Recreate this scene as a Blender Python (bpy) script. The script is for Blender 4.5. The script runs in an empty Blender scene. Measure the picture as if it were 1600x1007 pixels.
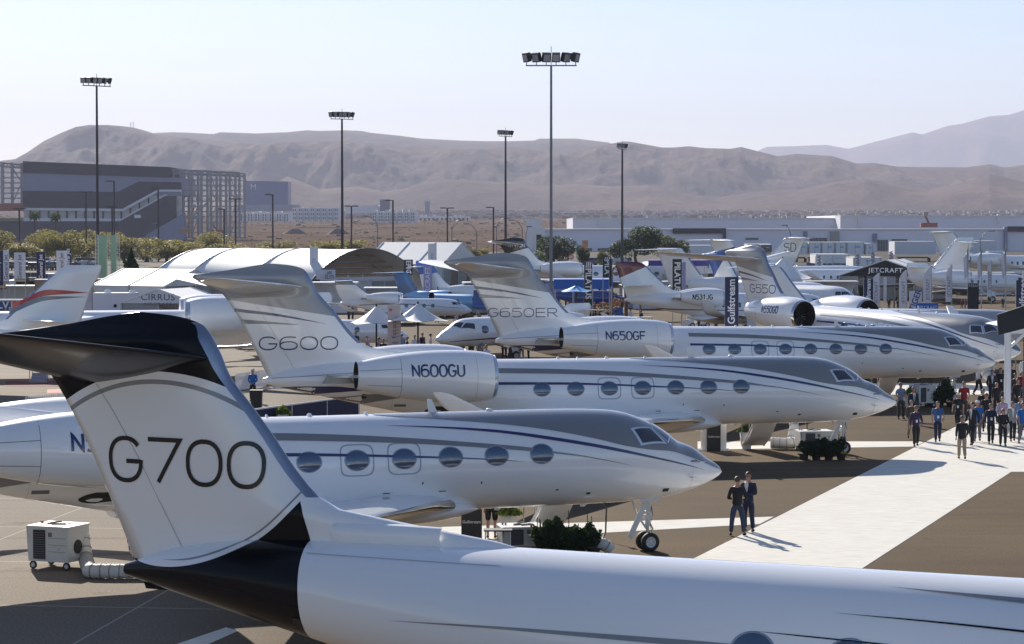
import bpy, math, random
from mathutils import Vector as V, Matrix, noise as mn
R=math.radians
sc=bpy.context.scene
LK=sc.collection.objects.link
# ---------------- camera ----------------
F=3800.0; CH=9.25; PITCH=math.atan(148.5/F)
cam=bpy.data.cameras.new('camera'); cam.sensor_width=36; cam.lens=F/1600*36; cam.clip_start=0.5; cam.clip_end=60000
co=bpy.data.objects.new('camera',cam); LK(co); co.location=(0,0,CH); co.rotation_euler=(math.pi/2-PITCH,0,0); sc.camera=co
# ---------------- sky, sun, exposure ----------------
SUN_EL=26.0; SUN_AZ=-18.0      # azimuth from +Y, negative = left
w=bpy.data.worlds.new('World'); sc.world=w; w.use_nodes=True
nt=w.node_tree; bg=nt.nodes['Background']; sky=nt.nodes.new('ShaderNodeTexSky'); sky.sky_type='NISHITA'; sky.sun_disc=False
sky.sun_elevation=R(SUN_EL); sky.sun_rotation=R(SUN_AZ); sky.altitude=700; sky.air_density=1.0; sky.dust_density=0.4; sky.ozone_density=3.5
hs=nt.nodes.new('ShaderNodeHueSaturation'); hs.inputs['Saturation'].default_value=1.0; nt.links.new(sky.outputs[0],hs.inputs['Color'])
tn=nt.nodes.new('ShaderNodeMix'); tn.data_type='RGBA'; tn.blend_type='MULTIPLY'; tn.inputs[0].default_value=1; tn.inputs[7].default_value=(.985,.925,.955,1); nt.links.new(hs.outputs[0],tn.inputs[6])
nt.links.new(tn.outputs[2],bg.inputs[0]); bg.inputs[1].default_value=0.069
sl=bpy.data.lights.new('sun','SUN'); sl.energy=4.3; sl.angle=R(0.5); sl.color=(1.0,0.93,0.82)
so=bpy.data.objects.new('sun',sl); LK(so); so.location=(-30,90,60)
_d=V((-math.sin(R(SUN_AZ))*math.cos(R(SUN_EL)),-math.cos(R(SUN_AZ))*math.cos(R(SUN_EL)),-math.sin(R(SUN_EL))))
so.rotation_euler=_d.to_track_quat('-Z','Y').to_euler()
sc.view_settings.view_transform='Standard'; sc.view_settings.look='None'; sc.view_settings.gamma=1; sc.view_settings.exposure=0.89
sc.render.engine='CYCLES'; sc.cycles.use_denoising=True
try: sc.cycles.denoiser='OPENIMAGEDENOISE'
except Exception: pass
sc.cycles.max_bounces=6; sc.cycles.volume_bounces=0; sc.cycles.transparent_max_bounces=8; sc.cycles.caustics_reflective=False; sc.cycles.caustics_refractive=False
# ---------------- projection helpers (used to find where things stand) ----------------
_f=V((0,math.cos(PITCH),-math.sin(PITCH))); _u=V((0,math.sin(PITCH),math.cos(PITCH)))
def ray(px,py): return _f+V((1,0,0))*((px-800)/F)-_u*((py-503.5)/F)
def G(px,py,z=0.0):
    d=ray(px,py); t=(z-CH)/d.z; return V((d.x*t,d.y*t,z))
def P(px,py,Y):
    d=ray(px,py); t=Y/d.y; return V((d.x*t,Y,CH+d.z*t))
def ppm(Y): return F/Y      # photo pixels per metre at depth Y
# ---------------- materials ----------------
MT={}
def mat(name,col,rough=.5,metal=0.,coat=0.,var=0.,vs=1.5,bump=0.,bs=20.,spec=.5,emit=None):
    if name in MT: return MT[name]
    m=bpy.data.materials.new(name); m.use_nodes=True; n=m.node_tree.nodes; l=m.node_tree.links; b=n['Principled BSDF']
    b.inputs['Base Color'].default_value=(*col,1); b.inputs['Roughness'].default_value=rough; b.inputs['Metallic'].default_value=metal
    b.inputs['Coat Weight'].default_value=coat; b.inputs['Coat Roughness'].default_value=.04; b.inputs['Specular IOR Level'].default_value=spec
    if emit: b.inputs['Emission Color'].default_value=(*emit[0],1); b.inputs['Emission Strength'].default_value=emit[1]
    if var or bump:
        tc=n.new('ShaderNodeTexCoord')
    if var:
        t=n.new('ShaderNodeTexNoise'); t.inputs['Scale'].default_value=vs; t.inputs['Detail'].default_value=6; l.new(tc.outputs['Object'],t.inputs['Vector'])
        r=n.new('ShaderNodeMapRange'); r.inputs[1].default_value=.3; r.inputs[2].default_value=.7; r.inputs[3].default_value=1-var; r.inputs[4].default_value=1+var; l.new(t.outputs['Fac'],r.inputs[0])
        x=n.new('ShaderNodeVectorMath'); x.operation='SCALE'; x.inputs[0].default_value=col; l.new(r.outputs[0],x.inputs['Scale']); l.new(x.outputs[0],b.inputs['Base Color'])
    if bump:
        t=n.new('ShaderNodeTexNoise'); t.inputs['Scale'].default_value=bs; t.inputs['Detail'].default_value=4; l.new(tc.outputs['Object'],t.inputs['Vector'])
        u=n.new('ShaderNodeBump'); u.inputs['Strength'].default_value=bump; u.inputs['Distance'].default_value=.05; l.new(t.outputs['Fac'],u.inputs['Height']); l.new(u.outputs[0],b.inputs['Normal'])
    MT[name]=m; return m
class NX:   # tiny node-expression builder
    def __init__(s,m): s.n=m.node_tree.nodes; s.l=m.node_tree.links
    def _in(s,nd,i,v):
        if isinstance(v,(int,float)): nd.inputs[i].default_value=v
        else: s.l.new(v,nd.inputs[i])
    def m(s,op,a,b=0.,c=0.):
        nd=s.n.new('ShaderNodeMath'); nd.operation=op; s._in(nd,0,a); s._in(nd,1,b)
        if op in('MULTIPLY_ADD','SMOOTH_MIN'): s._in(nd,2,c)
        return nd.outputs[0]
    def xyz(s,kind='Object'):
        t=s.n.new('ShaderNodeTexCoord'); q=s.n.new('ShaderNodeSeparateXYZ'); s.l.new(t.outputs[kind],q.inputs[0]); s.tc=t.outputs[kind]; return q.outputs
    def mix(s,f,a,b):
        nd=s.n.new('ShaderNodeMix'); nd.data_type='RGBA'; s._in(nd,0,f)
        for i,v in((6,a),(7,b)):
            if isinstance(v,tuple): nd.inputs[i].default_value=(*v,1)
            else: s.l.new(v,nd.inputs[i])
        return nd.outputs[2]
    def noise(s,vec,scale,detail=5,rough=.5,stretch=None):
        if stretch:
            mp=s.n.new('ShaderNodeMapping'); mp.inputs['Scale'].default_value=stretch; s.l.new(vec,mp.inputs[0]); vec=mp.outputs[0]
        t=s.n.new('ShaderNodeTexNoise'); t.inputs['Scale'].default_value=scale; t.inputs['Detail'].default_value=detail; t.inputs['Roughness'].default_value=rough; s.l.new(vec,t.inputs['Vector']); return t.outputs['Fac']
    def rng(s,v,a,b,c=0.,d=1.):
        r=s.n.new('ShaderNodeMapRange'); s._in(r,0,v); 
        for i,q in enumerate((a,b,c,d)): r.inputs[i+1].default_value=q
        return r.outputs[0]
# ---------------- mesh helpers ----------------
class MB:
    def __init__(s): s.v=[]; s.f=[]; s.mi=[]; s.sm=[]; s.T=None
    def add(s,vs,fs,m=0,sm=False):
        o=len(s.v)
        s.v+= [tuple(s.T@V(p)) if s.T else tuple(p) for p in vs]
        for k in fs: s.f.append([i+o for i in k]); s.mi.append(m); s.sm.append(sm)
        return s
    def box(s,c,d,m=0,rz=0.,rx=0.,ry=0.,tap=1.):
        M=Matrix.Translation(c)@Matrix.Rotation(rz,4,'Z')@Matrix.Rotation(ry,4,'Y')@Matrix.Rotation(rx,4,'X')
        x,y,z=d[0]/2,d[1]/2,d[2]/2
        vs=[M@V(p) for p in((-x,-y,-z),(x,-y,-z),(x,y,-z),(-x,y,-z),(-x*tap,-y*tap,z),(x*tap,-y*tap,z),(x*tap,y*tap,z),(-x*tap,y*tap,z))]
        return s.add(vs,[(0,3,2,1),(4,5,6,7),(0,1,5,4),(1,2,6,5),(2,3,7,6),(3,0,4,7)],m)
    def tube(s,pts,rs,n=10,m=0,cap=True,sm=True,flat=None):
        pts=[V(p) for p in pts]
        if isinstance(rs,(int,float)): rs=[rs]*len(pts)
        rings=[]; a=None
        for i,p in enumerate(pts):
            t=(pts[min(i+1,len(pts)-1)]-pts[max(i-1,0)]).normalized()
            if a is None:
                a=t.cross(V((0,0,1)) if abs(t.z)<.9 else V((1,0,0))).normalized()
            a=(a-t*a.dot(t)).normalized(); b=t.cross(a)
            rings.append([p+(a*math.cos(2*math.pi*k/n)+b*math.sin(2*math.pi*k/n))*rs[i] for k in range(n)])
        return s.loft(rings,m,sm,cap)
    def loft(s,rings,m=0,sm=True,cap=True,closed=True):
        n=len(rings[0]); vs=[p for r in rings for p in r]; fs=[]
        for i in range(len(rings)-1):
            for k in range(n if closed else n-1):
                a=i*n+k; b=i*n+(k+1)%n; fs.append((a,b,b+n,a+n))
        mm=m if isinstance(m,int) else m[0]
        s.add(vs,fs,mm,sm)
        if cap:
            s.add(rings[0],[tuple(range(n))[::-1]],mm,False); s.add(rings[-1],[tuple(range(n))],mm,False)
        return s
    def grid(s,fn,nu,nv,m=0,sm=True):
        vs=[fn(i/nu,j/nv) for i in range(nu+1) for j in range(nv+1)]; q=nv+1
        return s.add(vs,[(i*q+j,(i+1)*q+j,(i+1)*q+j+1,i*q+j+1) for i in range(nu) for j in range(nv)],m,sm)
    def prism(s,pts,axis,a,b,m=0):
        # extrude a 2-D outline (list of pairs) along axis from a to b
        def mk(p,t): return {'x':(t,p[0],p[1]),'y':(p[0],t,p[1]),'z':(p[0],p[1],t)}[axis]
        n=len(pts); vs=[mk(p,a) for p in pts]+[mk(p,b) for p in pts]
        return s.add(vs,[tuple(range(n)),tuple(range(2*n-1,n-1,-1))]+[(i,(i+1)%n,(i+1)%n+n,i+n) for i in range(n)],m)
    def sphere(s,c,r,m=0,n=10,sq=(1,1,1)):
        c=V(c); rings=[]
        for i in range(1,n//2+2-1):
            t=math.pi*i/(n//2+1-0); rings.append([c+V((r*sq[0]*math.sin(t)*math.cos(2*math.pi*k/n),r*sq[1]*math.sin(t)*math.sin(2*math.pi*k/n),-r*sq[2]*math.cos(t))) for k in range(n)])
        return s.loft(rings,m,True,True)
    def build(s,name,mats,parent=None,loc=(0,0,0),rz=0.,fixn=False):
        me=bpy.data.meshes.new(name); me.from_pydata(s.v,[],s.f)
        if not isinstance(mats,(list,tuple)): mats=[mats]
        for q in mats: me.materials.append(q)
        me.polygons.foreach_set('material_index',s.mi); me.polygons.foreach_set('use_smooth',s.sm); me.update()
        o=bpy.data.objects.new(name,me); LK(o); o.location=loc; o.rotation_euler=(0,0,rz)
        if parent is not None: o.parent=parent
        return o
def tag(o,label=None,cat=None,group=None,kind=None):
    if label: o['label']=label
    if cat: o['category']=cat
    if group: o['group']=group
    if kind: o['kind']=kind
    return o
def empty(name,loc,rz=0.,label=None,cat=None,group=None):
    o=bpy.data.objects.new(name,None); LK(o); o.location=loc; o.rotation_euler=(0,0,rz); o.empty_display_size=.2
    return tag(o,label,cat,group)
def copy_tree(o,parent=None,chs=None):
    c=o.copy(); LK(c)
    if parent is not None: c.parent=parent
    for k in list(o.children): copy_tree(k,c)
    return c
def relabel(o,label,loc=None,rz=None):
    o['label']=label
    if loc is not None: o.location=loc
    if rz is not None: o.rotation_euler=(0,0,rz)
    return o
# flat lettering from the built-in font; letters lie in local XY, centred, as mesh data added to mb
def fontmesh(text,size,sx=1.0,bold=0.0,space=1.0):
    c=bpy.data.curves.new('t','FONT'); c.body=text; c.size=size; c.align_x='CENTER'; c.align_y='CENTER'; c.resolution_u=3; c.offset=bold; c.space_character=space
    o=bpy.data.objects.new('t',c); LK(o); dg=bpy.context.evaluated_depsgraph_get(); me=bpy.data.meshes.new_from_object(o.evaluated_get(dg))
    vs=[(v.co.x*sx,v.co.y,v.co.z) for v in me.vertices]; fs=[tuple(p.vertices) for p in me.polygons]
    bpy.data.objects.remove(o); bpy.data.curves.remove(c); bpy.data.meshes.remove(me); return vs,fs
def put_text(mb,text,size,M,m=0,sx=1.0,bold=0.,space=1.0):
    vs,fs=fontmesh(text,size,sx,bold,space); mb.add([M@V(p) for p in vs],fs,m)
# stroke lettering for text wrapped on curved surfaces
def _arc(cx,cy,rx,ry,a0,a1,n=14,e=1.0):
    o=[]
    for i in range(n+1):
        a=R(a0+(a1-a0)*i/n); c,s_=math.cos(a),math.sin(a)
        o.append((cx+rx*math.copysign(abs(c)**e,c),cy+ry*math.copysign(abs(s_)**e,s_)))
    return o
GL={'0':[_arc(.5,.5,.5,.5,0,360,30,.86)],'O':[_arc(.5,.5,.5,.5,0,360,30,.86)],
'G':[_arc(.5,.5,.5,.5,38,343,26,.86)+[(.995,.46),(.52,.46)]],
'7':[[(0,1),(1,1),(.3,0)]],
'6':[[(.93,.97),(.6,1)]+_arc(.5,.5,.5,.5,95,180,9,.86)+_arc(.5,.31,.5,.31,180,540,24,.86)],
'5':[[(.95,1),(.1,1),(.06,.58)]+_arc(.45,.31,.53,.33,120,-130,18,.9)+[(.03,.06)]],
'E':[[(1,1),(.05,1),(.05,0),(1,0)],[(.05,.52),(.93,.52)]],
'R':[[(.05,0),(.05,1),(.6,1)]+_arc(.62,.74,.36,.26,90,-90,10)+[(.1,.48)],[(.55,.48),(1,0)]],
'N':[[(.05,0),(.05,1),(.95,0),(.95,1)]],'U':[[(.05,1),(.05,.3)]+_arc(.5,.3,.45,.3,180,360,10)+[(.95,1)]],
'F':[[(1,1),(.05,1),(.05,0)],[(.05,.52),(.85,.52)]],'D':[[(.05,0),(.05,1),(.5,1)]+_arc(.5,.5,.48,.5,90,-90,12)+[(.05,0)]],
'1':[[(.2,.8),(.55,1),(.55,0)]],'2':[_arc(.5,.68,.45,.32,170,-30,10)+[(.05,0),(1,0)]],'3':[_arc(.45,.74,.45,.26,150,-90,10)+_arc(.45,.26,.5,.26,90,-150,10)],
'J':[[(.85,1),(.85,.3)]+_arc(.45,.3,.4,.3,0,-170,9)],'T':[[(0,1),(1,1)],[(.5,1),(.5,0)]],'-':[[(.15,.5),(.85,.5)]],'S':[_arc(.5,.74,.45,.26,30,270,12)+_arc(.5,.26,.47,.26,90,-150,12)],
'V':[[(0,1),(.5,0),(1,1)]],'9':[_arc(.5,.68,.46,.32,0,360,18)+[(.96,.5),(.6,0)]],'4':[[(.75,0),(.75,1),(0,.3),(1,.3)]]}
def strokes(mb,text,fn,W,Hh,t,m,gap=.22,seg=.06):
    n=len(text); cw=W/(n+gap*(n-1)); x0=0.
    for ch in text:
        for pl in GL.get(ch,[]):
            p=[(x0+a*cw,b*Hh) for a,b in pl]; q=[p[0]]
            for a,b in zip(p,p[1:]):
                L=math.dist(a,b); k=max(1,int(L/max(seg,1e-3)))
                q+=[(a[0]+(b[0]-a[0])*i/k,a[1]+(b[1]-a[1])*i/k) for i in range(1,k+1)]
            L_,R_=[],[]
            for i in range(len(q)):
                a=q[max(i-1,0)]; c=q[min(i+1,len(q)-1)]; dx,dy=c[0]-a[0],c[1]-a[1]; l=math.hypot(dx,dy) or 1
                k=t/2
                if 0<i<len(q)-1:
                    d1=(q[i][0]-q[i-1][0],q[i][1]-q[i-1][1]); l1=math.hypot(*d1) or 1; cs=abs((d1[0]*dx+d1[1]*dy)/(l1*l)); k/=max(cs,.5)
                L_.append((q[i][0]-dy/l*k,q[i][1]+dx/l*k)); R_.append((q[i][0]+dy/l*k,q[i][1]-dx/l*k))
            N=len(q); mb.add([fn(*a) for a in L_]+[fn(*a) for a in R_],[(i,i+1,i+1+N,i+N) for i in range(N-1)],m)
        x0+=cw*(1+gap)
# ================= SETTING =================
WHITE=mat('white_paint',(.78,.78,.78),.35,var=.03)
def ip(tab,x):
    if x<=tab[0][0]: return tab[0][1]
    for (a,b),(c,d) in zip(tab,tab[1:]):
        if x<=c:
            t=(x-a)/(c-a); t=t*t*(3-2*t) if (len(tab)<9) else t; return b+(d-b)*t
    return tab[-1][1]
# asphalt apron
m=bpy.data.materials.new('asphalt_apron'); m.use_nodes=True; q=NX(m); o=q.xyz(); b=q.n['Principled BSDF']
big=q.noise(q.tc,.06,6,.6); str_=q.noise(q.tc,.35,5,.6,(.25,1.6,1)); fine=q.noise(q.tc,14,3,.7)
c1=q.mix(q.rng(big,.38,.66),(.106,.072,.040),(.160,.114,.066)); c2=q.mix(q.rng(str_,.35,.75,0,.5),c1,(.074,.052,.036))
spk=q.rng(fine,.42,.62,.8,1.16); farp=q.rng(o[1],300,330)
# lighter old concrete on the left side of the apron
left=q.rng(q.m('ADD',o[0],q.m('MULTIPLY',o[1],.055)),-1.5,-5.5); c3=q.mix(q.m('MULTIPLY',left,.8),c2,(.25,.21,.165)); st_=q.noise(q.tc,.55,5,.65); c3=q.mix(q.rng(st_,.60,.74,0,.55),c3,(.045,.036,.028)); tm_=q.noise(q.tc,.5,3,.5,(.06,2.2,1)); c3=q.mix(q.rng(tm_,.62,.72,0,.35),c3,(.05,.04,.032)); c3=q.mix(farp,c3,q.mix(q.rng(big,.4,.6),(.06,.055,.05),(.10,.085,.07)))
vm=q.n.new('ShaderNodeVectorMath'); vm.operation='SCALE'; q.l.new(c3,vm.inputs[0]); q.l.new(spk,vm.inputs['Scale'])
# sealed joints
def joint(ax,per,wd,off):
    f=q.m('FRACT',q.m('DIVIDE',q.m('ADD',ax,off),per)); return q.m('LESS_THAN',f,wd/per)
j=q.m('MAXIMUM',joint(q.m('ADD',o[1],q.m('MULTIPLY',o[0],.12)),7.6,.07,3.1),joint(q.m('SUBTRACT',o[0],q.m('MULTIPLY',o[1],.12)),7.6,.05,1.))
dark=q.mix(q.m('MULTIPLY',q.m('MULTIPLY',j,left),.75),vm.outputs[0],(.5,.46,.4)); q.l.new(dark,b.inputs['Base Color']); b.inputs['Roughness'].default_value=.85; b.inputs['Specular IOR Level'].default_value=.06
bp=q.n.new('ShaderNodeBump'); bp.inputs['Strength'].default_value=.35; bp.inputs['Distance'].default_value=.02; q.l.new(fine,bp.inputs['Height']); q.l.new(bp.outputs[0],b.inputs['Normal'])
AS=m
mb=MB(); 
def gz(x,y):
    if y<=900: return 0.
    py=ip([(900,394),(1500,376),(2500,352),(3500,341),(5200,330),(7000,322),(20000,322),(20001,322),(20002,322)],y)
    return CH-(py-355)/F*y
mb.grid(lambda a,c:((a-.5)*(500+700*c),-30+930*c,0),2,2,0,False); g=mb.build('ground',AS); tag(g,kind='structure')
m=bpy.data.materials.new('desert_soil'); m.use_nodes=True; q=NX(m); o=q.xyz(); b=q.n['Principled BSDF']
n1=q.noise(q.tc,.012,7,.65,(1,.35,1)); n2=q.noise(q.tc,.2,6,.75,(1,.25,1)); n3=q.noise(q.tc,.03,4,.6,(.4,1,1))
c1=q.mix(q.rng(n1,.35,.65),(.13,.085,.06),(.19,.135,.10)); c2=q.mix(q.rng(n2,.52,.62),c1,(.10,.09,.055)); c3=q.mix(q.rng(n3,.60,.66,0,.7),c2,(.26,.21,.17)); q.l.new(c3,b.inputs['Base Color']); b.inputs['Roughness'].default_value=.95; b.inputs['Specular IOR Level'].default_value=0
mb=MB(); ys=[900,1000,1150,1350,1600,1900,2300,2800,3400,4000,4600,5200,6000,7500,20000]
def dg(a,c):
    y=ys[round(c*14)]; x=(a-.5)*(1100+.8*y); return (x,y,gz(x,y)+ (mn.noise(V((x*.004,y*.004,1)))*1.2 if 950<y<6000 else 0))
mb.grid(dg,60,14,0,True); g=mb.build('desert_plain',m); tag(g,kind='structure')
# mountains
def rockmat(name,a,b_,dk,s):
    m=bpy.data.materials.new(name); m.use_nodes=True; q=NX(m); o=q.xyz(); b=q.n['Principled BSDF']
    n1=q.noise(q.tc,.0016*s,8,.62); n2=q.noise(q.tc,.02*s,7,.7,(1,1,2.2)); c=q.mix(q.rng(n1,.36,.64),a,b_); c=q.mix(q.rng(n2,.45,.7,0,.6),c,dk); q.l.new(c,b.inputs['Base Color']); b.inputs['Roughness'].default_value=1; b.inputs['Specular IOR Level'].default_value=.05
    bp=q.n.new('ShaderNodeBump'); bp.inputs['Strength'].default_value=.7; bp.inputs['Distance'].default_value=12; q.l.new(n2,bp.inputs['Height']); q.l.new(bp.outputs[0],b.inputs['Normal'])
    return m
def range_(name,tab,Y0,Y1,yfoot,rock,seed,amp,xs=(-120,1720),step=5,rows=34,fq=.0016,back=True,blend=.75):
    # crest line `tab` seen from the photographer's spot, placed at its own distance; slopes carved by noise
    cols=int((xs[1]-xs[0])/step); mb=MB()
    def fn(a,c):
        px=xs[0]+(xs[1]-xs[0])*a; X1=(px-800)/F
        crest=ip(tab,px); hc=CH-(crest-355)/F*Y1; hf=CH-(yfoot-355)/F*Y0-12
        if c>.86 :
            k=(c-.86)/.14; Y=Y1+(Y1-Y0)*k*.9; z=hc*(1-k)**1.2+hf*(1-(1-k)**1.2)-k*30; return (X1*Y,Y,z)
        t=c/.86; Y=Y0+(Y1-Y0)*t; x=X1*Y
        rn=mn.ridged_multi_fractal(V((x*fq+seed+.25*math.sin(Y*.002),Y*fq*.24,seed)),1.0,2.1,6,1.0,2.0)
        fr=mn.fractal(V((x*fq*3+seed,Y*fq*1.2,3.1)),.9,2.2,5)
        k=(t**blend); sh=math.sin(math.pi*min(t*1.02,1))
        z=hf+(hc-hf)*(.28*t+.72*k*k*(3-2*k)) + amp*(hc-hf)*sh*((rn-1.1)*.62+fr*.28)
        return (x,Y,min(z,hc*.25+.75*z+0) if 0 else z)
    def fn2(a,c):
        p=fn(a,c); px=xs[0]+(xs[1]-xs[0])*a
        if c<.86: # keep the carved slope under its crest line as a real ridge would
            lim=CH-(ip(tab,px)-355)/F*p[1]*.999; 
            if p[2]>lim: p=(p[0],p[1],lim-(p[2]-lim)*.15)
        return p
    mb.grid(fn2,cols,rows,0,True); g=mb.build(name,rock); tag(g,kind='structure'); return g
T_main=[(-120,275),(-60,262),(0,252),(25,249),(45,238),(70,221),(100,207),(120,199),(140,196),(170,196),(195,198),(210,200),(225,204),(245,210),(300,217),(400,225),(460,222),(540,221),(600,226),(680,229),(750,234),(800,230),(880,240),(930,228),(955,225),(973,221.5),(984,222),(1034,231),(1052,231),(1076,229),(1102,232),(1141,233),(1157,230),(1180,236),(1214,244.5),(1243,241),(1298,244),(1337,256),(1364,255),(1403,261),(1508,262),(1545,257),(1568,262),(1600,258),(1720,250)]
T_plat=[(-120,330),(150,330),(200,215),(245,208),(270,207),(300,208),(335,210),(345,207),(375,208),(400,209),(450,207),(480,204),(500,205),(540,204),(565,205),(580,208),(620,212),(660,217),(720,220),(760,221),(800,221),(835,220),(842,217),(900,217),(950,223),(1000,240),(1060,300),(1720,330)]
T_far=[(1080,330),(1150,260),(1180,237),(1197,229),(1240,228),(1290,226),(1305,229),(1325,232.5),(1365,222),(1390,216),(1425,207),(1440,210),(1480,196),(1500,193),(1545,181),(1575,179),(1600,171),(1720,158)]
T_low=[(-120,318),(300,322),(380,300),(420,294),(450,276),(500,296),(560,292),(600,300),(625,297),(680,283),(720,281),(780,286),(840,292),(900,288),(960,292),(1010,290),(1060,302),(1120,309),(1180,300),(1250,296),(1300,285),(1350,280),(1400,287),(1450,296),(1510,285),(1545,272),(1600,285),(1720,290)]
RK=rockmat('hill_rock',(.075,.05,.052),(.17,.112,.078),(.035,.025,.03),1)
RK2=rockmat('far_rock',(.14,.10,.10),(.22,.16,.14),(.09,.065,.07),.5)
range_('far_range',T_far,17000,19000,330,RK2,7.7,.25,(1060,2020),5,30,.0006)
range_('plateau_hill',T_plat,8700,9600,326,RK,3.3,.20,(140,1080),5,40,.0012)
range_('desert_hill',T_main,6450,7400,326,RK,1.9,.55,(-420,2020),2.5,90,.0017)
range_('foothill',T_low,5000,5800,329,RK,5.2,.36,(-420,2020),3,50,.0022)
# white walkway carpets
m=bpy.data.materials.new('white_carpet'); m.use_nodes=True; q=NX(m); o=q.xyz(); b=q.n['Principled BSDF']
n1=q.noise(q.tc,1.3,5,.7,(1,3.5,1)); n2=q.noise(q.tc,.25,4,.6); c=q.mix(q.rng(n1,.35,.65),(.66,.63,.56),(.80,.77,.69)); c=q.mix(q.rng(n2,.55,.8,0,.5),c,(.64,.60,.54)); q.l.new(c,b.inputs['Base Color']); b.inputs['Roughness'].default_value=.9; b.inputs['Specular IOR Level'].default_value=.1
jn=q.m('LESS_THAN',q.m('FRACT',q.m('DIVIDE',o[1],4.1)),.006); c=q.mix(q.m('MULTIPLY',jn,.7),c,(.45,.43,.4)); q.l.new(c,b.inputs['Base Color'])
bp=q.n.new('ShaderNodeBump'); bp.inputs['Strength'].default_value=.55; bp.inputs['Distance'].default_value=.05; q.l.new(n1,bp.inputs['Height']); q.l.new(bp.outputs[0],b.inputs['Normal']); CARP=m
def carpet(pts,label,z=.006,pix=True):
    ps=[(G(*p,0) if pix else V((p[0],p[1],0))) for p in pts]; mb=MB()
    mb.prism([(p.x,p.y) for p in ps],'z',-.002,z,0); return tag(mb.build('walkway_carpet',CARP),label,'carpet','white walkway carpets laid on the apron')
carpet([(905,963),(1215,808),(1490,669),(1640,594),(1800,594),(1800,737),(1580,738),(1230,965)],'broad white walkway carpet the crowd is walking on',.012)
carpet([(690,824),(1209,807.8),(1187,819.3),(690,847)],'narrow white carpet beside the nose wheel of the jet behind the two talking men')
carpet([(1090,690.4),(1446,690.2),(1430,698.2),(1090,703)],'thin white carpet under the nose of the G600 jet')
carpet([(1330,599.5),(1628,599.5),(1597,617),(1330,617)],'far white carpet behind the shrubs and the walking crowd')
carpet([(353,981),(372,986),(140,1090),(60,1080)],'short white carpet strip in the bottom left corner')
# ================= AIRCRAFT =================
def hermite(tab):
    X=[t[0] for t in tab]; n=len(tab); S=[]
    for k in range(1,len(tab[0])):
        Y=[t[k] for t in tab]; m=[]
        for i in range(n):
            if i==0: m.append((Y[1]-Y[0])/(X[1]-X[0])); continue
            if i==n-1: m.append((Y[-1]-Y[-2])/(X[-1]-X[-2])); continue
            a=(Y[i]-Y[i-1])/(X[i]-X[i-1]); b=(Y[i+1]-Y[i])/(X[i+1]-X[i]); m.append(0 if a*b<=0 else 2*a*b/(a+b))
        S.append((Y,m))
    def f(s):
        s=min(max(s,X[0]),X[-1]); i=0
        while i<n-2 and s>X[i+1]: i+=1
        h=X[i+1]-X[i]; t=(s-X[i])/h; o=[]
        for Y,m in S: o.append((1+2*t)*(1-t)**2*Y[i]+t*(1-t)**2*h*m[i]+t*t*(3-2*t)*Y[i+1]+t*t*(t-1)*h*m[i+1])
        return o[0] if len(o)==1 else tuple(o)
    return f
ST=[(0,2.11,2.09,.01),(.12,2.27,1.98,.14),(.49,2.50,1.81,.37),(1.02,2.86,1.63,.62),(1.5,3.06,1.52,.80),(1.8,3.27,1.47,.90),(2.18,3.51,1.42,1.0),(2.67,3.74,1.39,1.10),(3.2,3.91,1.36,1.19),(3.75,3.99,1.35,1.26),(4.86,4.04,1.34,1.32),(6,4.05,1.33,1.34),(11,4.05,1.33,1.34),(16,4.06,1.34,1.34),(17.5,4.07,1.46,1.31),(19,4.08,1.7,1.2),(21,4.08,2.08,1.0),(23,4.03,2.52,.75),(25,3.78,2.97,.42),(26.1,3.42,3.22,.1)]
LE_=[(3.9,18.0),(4.09,18.4),(4.17,19.04),(4.30,19.96),(4.37,20.58),(4.52,21.7),(4.6,22.05),(4.82,22.35),(5.18,22.7),(5.76,23.15),(6.29,23.6),(6.75,24.0),(7.07,24.15),(7.29,24.27),(7.59,24.5),(7.70,24.8),(7.77,25.2),(7.81,25.7)]
TE_=[(3.0,25.7),(3.45,25.9),(6.6,27.58),(6.75,27.75),(6.95,28.2),(7.15,28.6),(7.28,28.78),(7.38,28.78),(7.45,28.3),(7.6,27.2),(7.72,26.5),(7.78,26.1),(7.81,25.8)]
def paint(name,col,rough=.28,coat=.9): 
    m=mat(name,col,rough,coat=coat,spec=.45,var=.015,vs=.6); return m
PW=paint('white_aircraft_paint',(.87,.87,.87)); PGY=paint('grey_aircraft_paint',(.21,.22,.235),.25,.8); PBL=paint('navy_aircraft_paint',(.018,.022,.12)); PBK=paint('black_aircraft_paint',(.005,.005,.008),.22,.12)
PLG=paint('silver_grey_paint',(.42,.43,.45))
CHR=mat('polished_metal',(.75,.75,.76),.12,1.); MTL=mat('dull_metal',(.45,.44,.42),.35,1.); LEB=mat('leading_edge_metal',(.30,.34,.42),.3,.7); LIP=mat('intake_lip',(.55,.60,.68),.2,.6)
DK=mat('dark_recess',(.012,.012,.012),.5); TAN=mat('heat_stained_metal',(.30,.26,.21),.35,.6); RUB=mat('tyre_rubber',(.02,.02,.02),.7); GLS=mat('window_glass',(.05,.09,.16),.06,0,1.,spec=.8)
RIM=mat('window_rim',(.28,.32,.40),.3,.5); CKP=mat('cockpit_glass',(.012,.015,.02),.04,0,1.,spec=.8); LNE=mat('panel_gap',(.16,.16,.18),.6); GST=mat('gear_paint',(.62,.62,.60),.4)
def naca(u,t): return 5*t*(.2969*math.sqrt(u)-.126*u-.3516*u*u+.2843*u**3-.1036*u**4)
US=[0,.006,.02,.05,.1,.18,.28,.4,.55,.7,.85,1.0]
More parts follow.
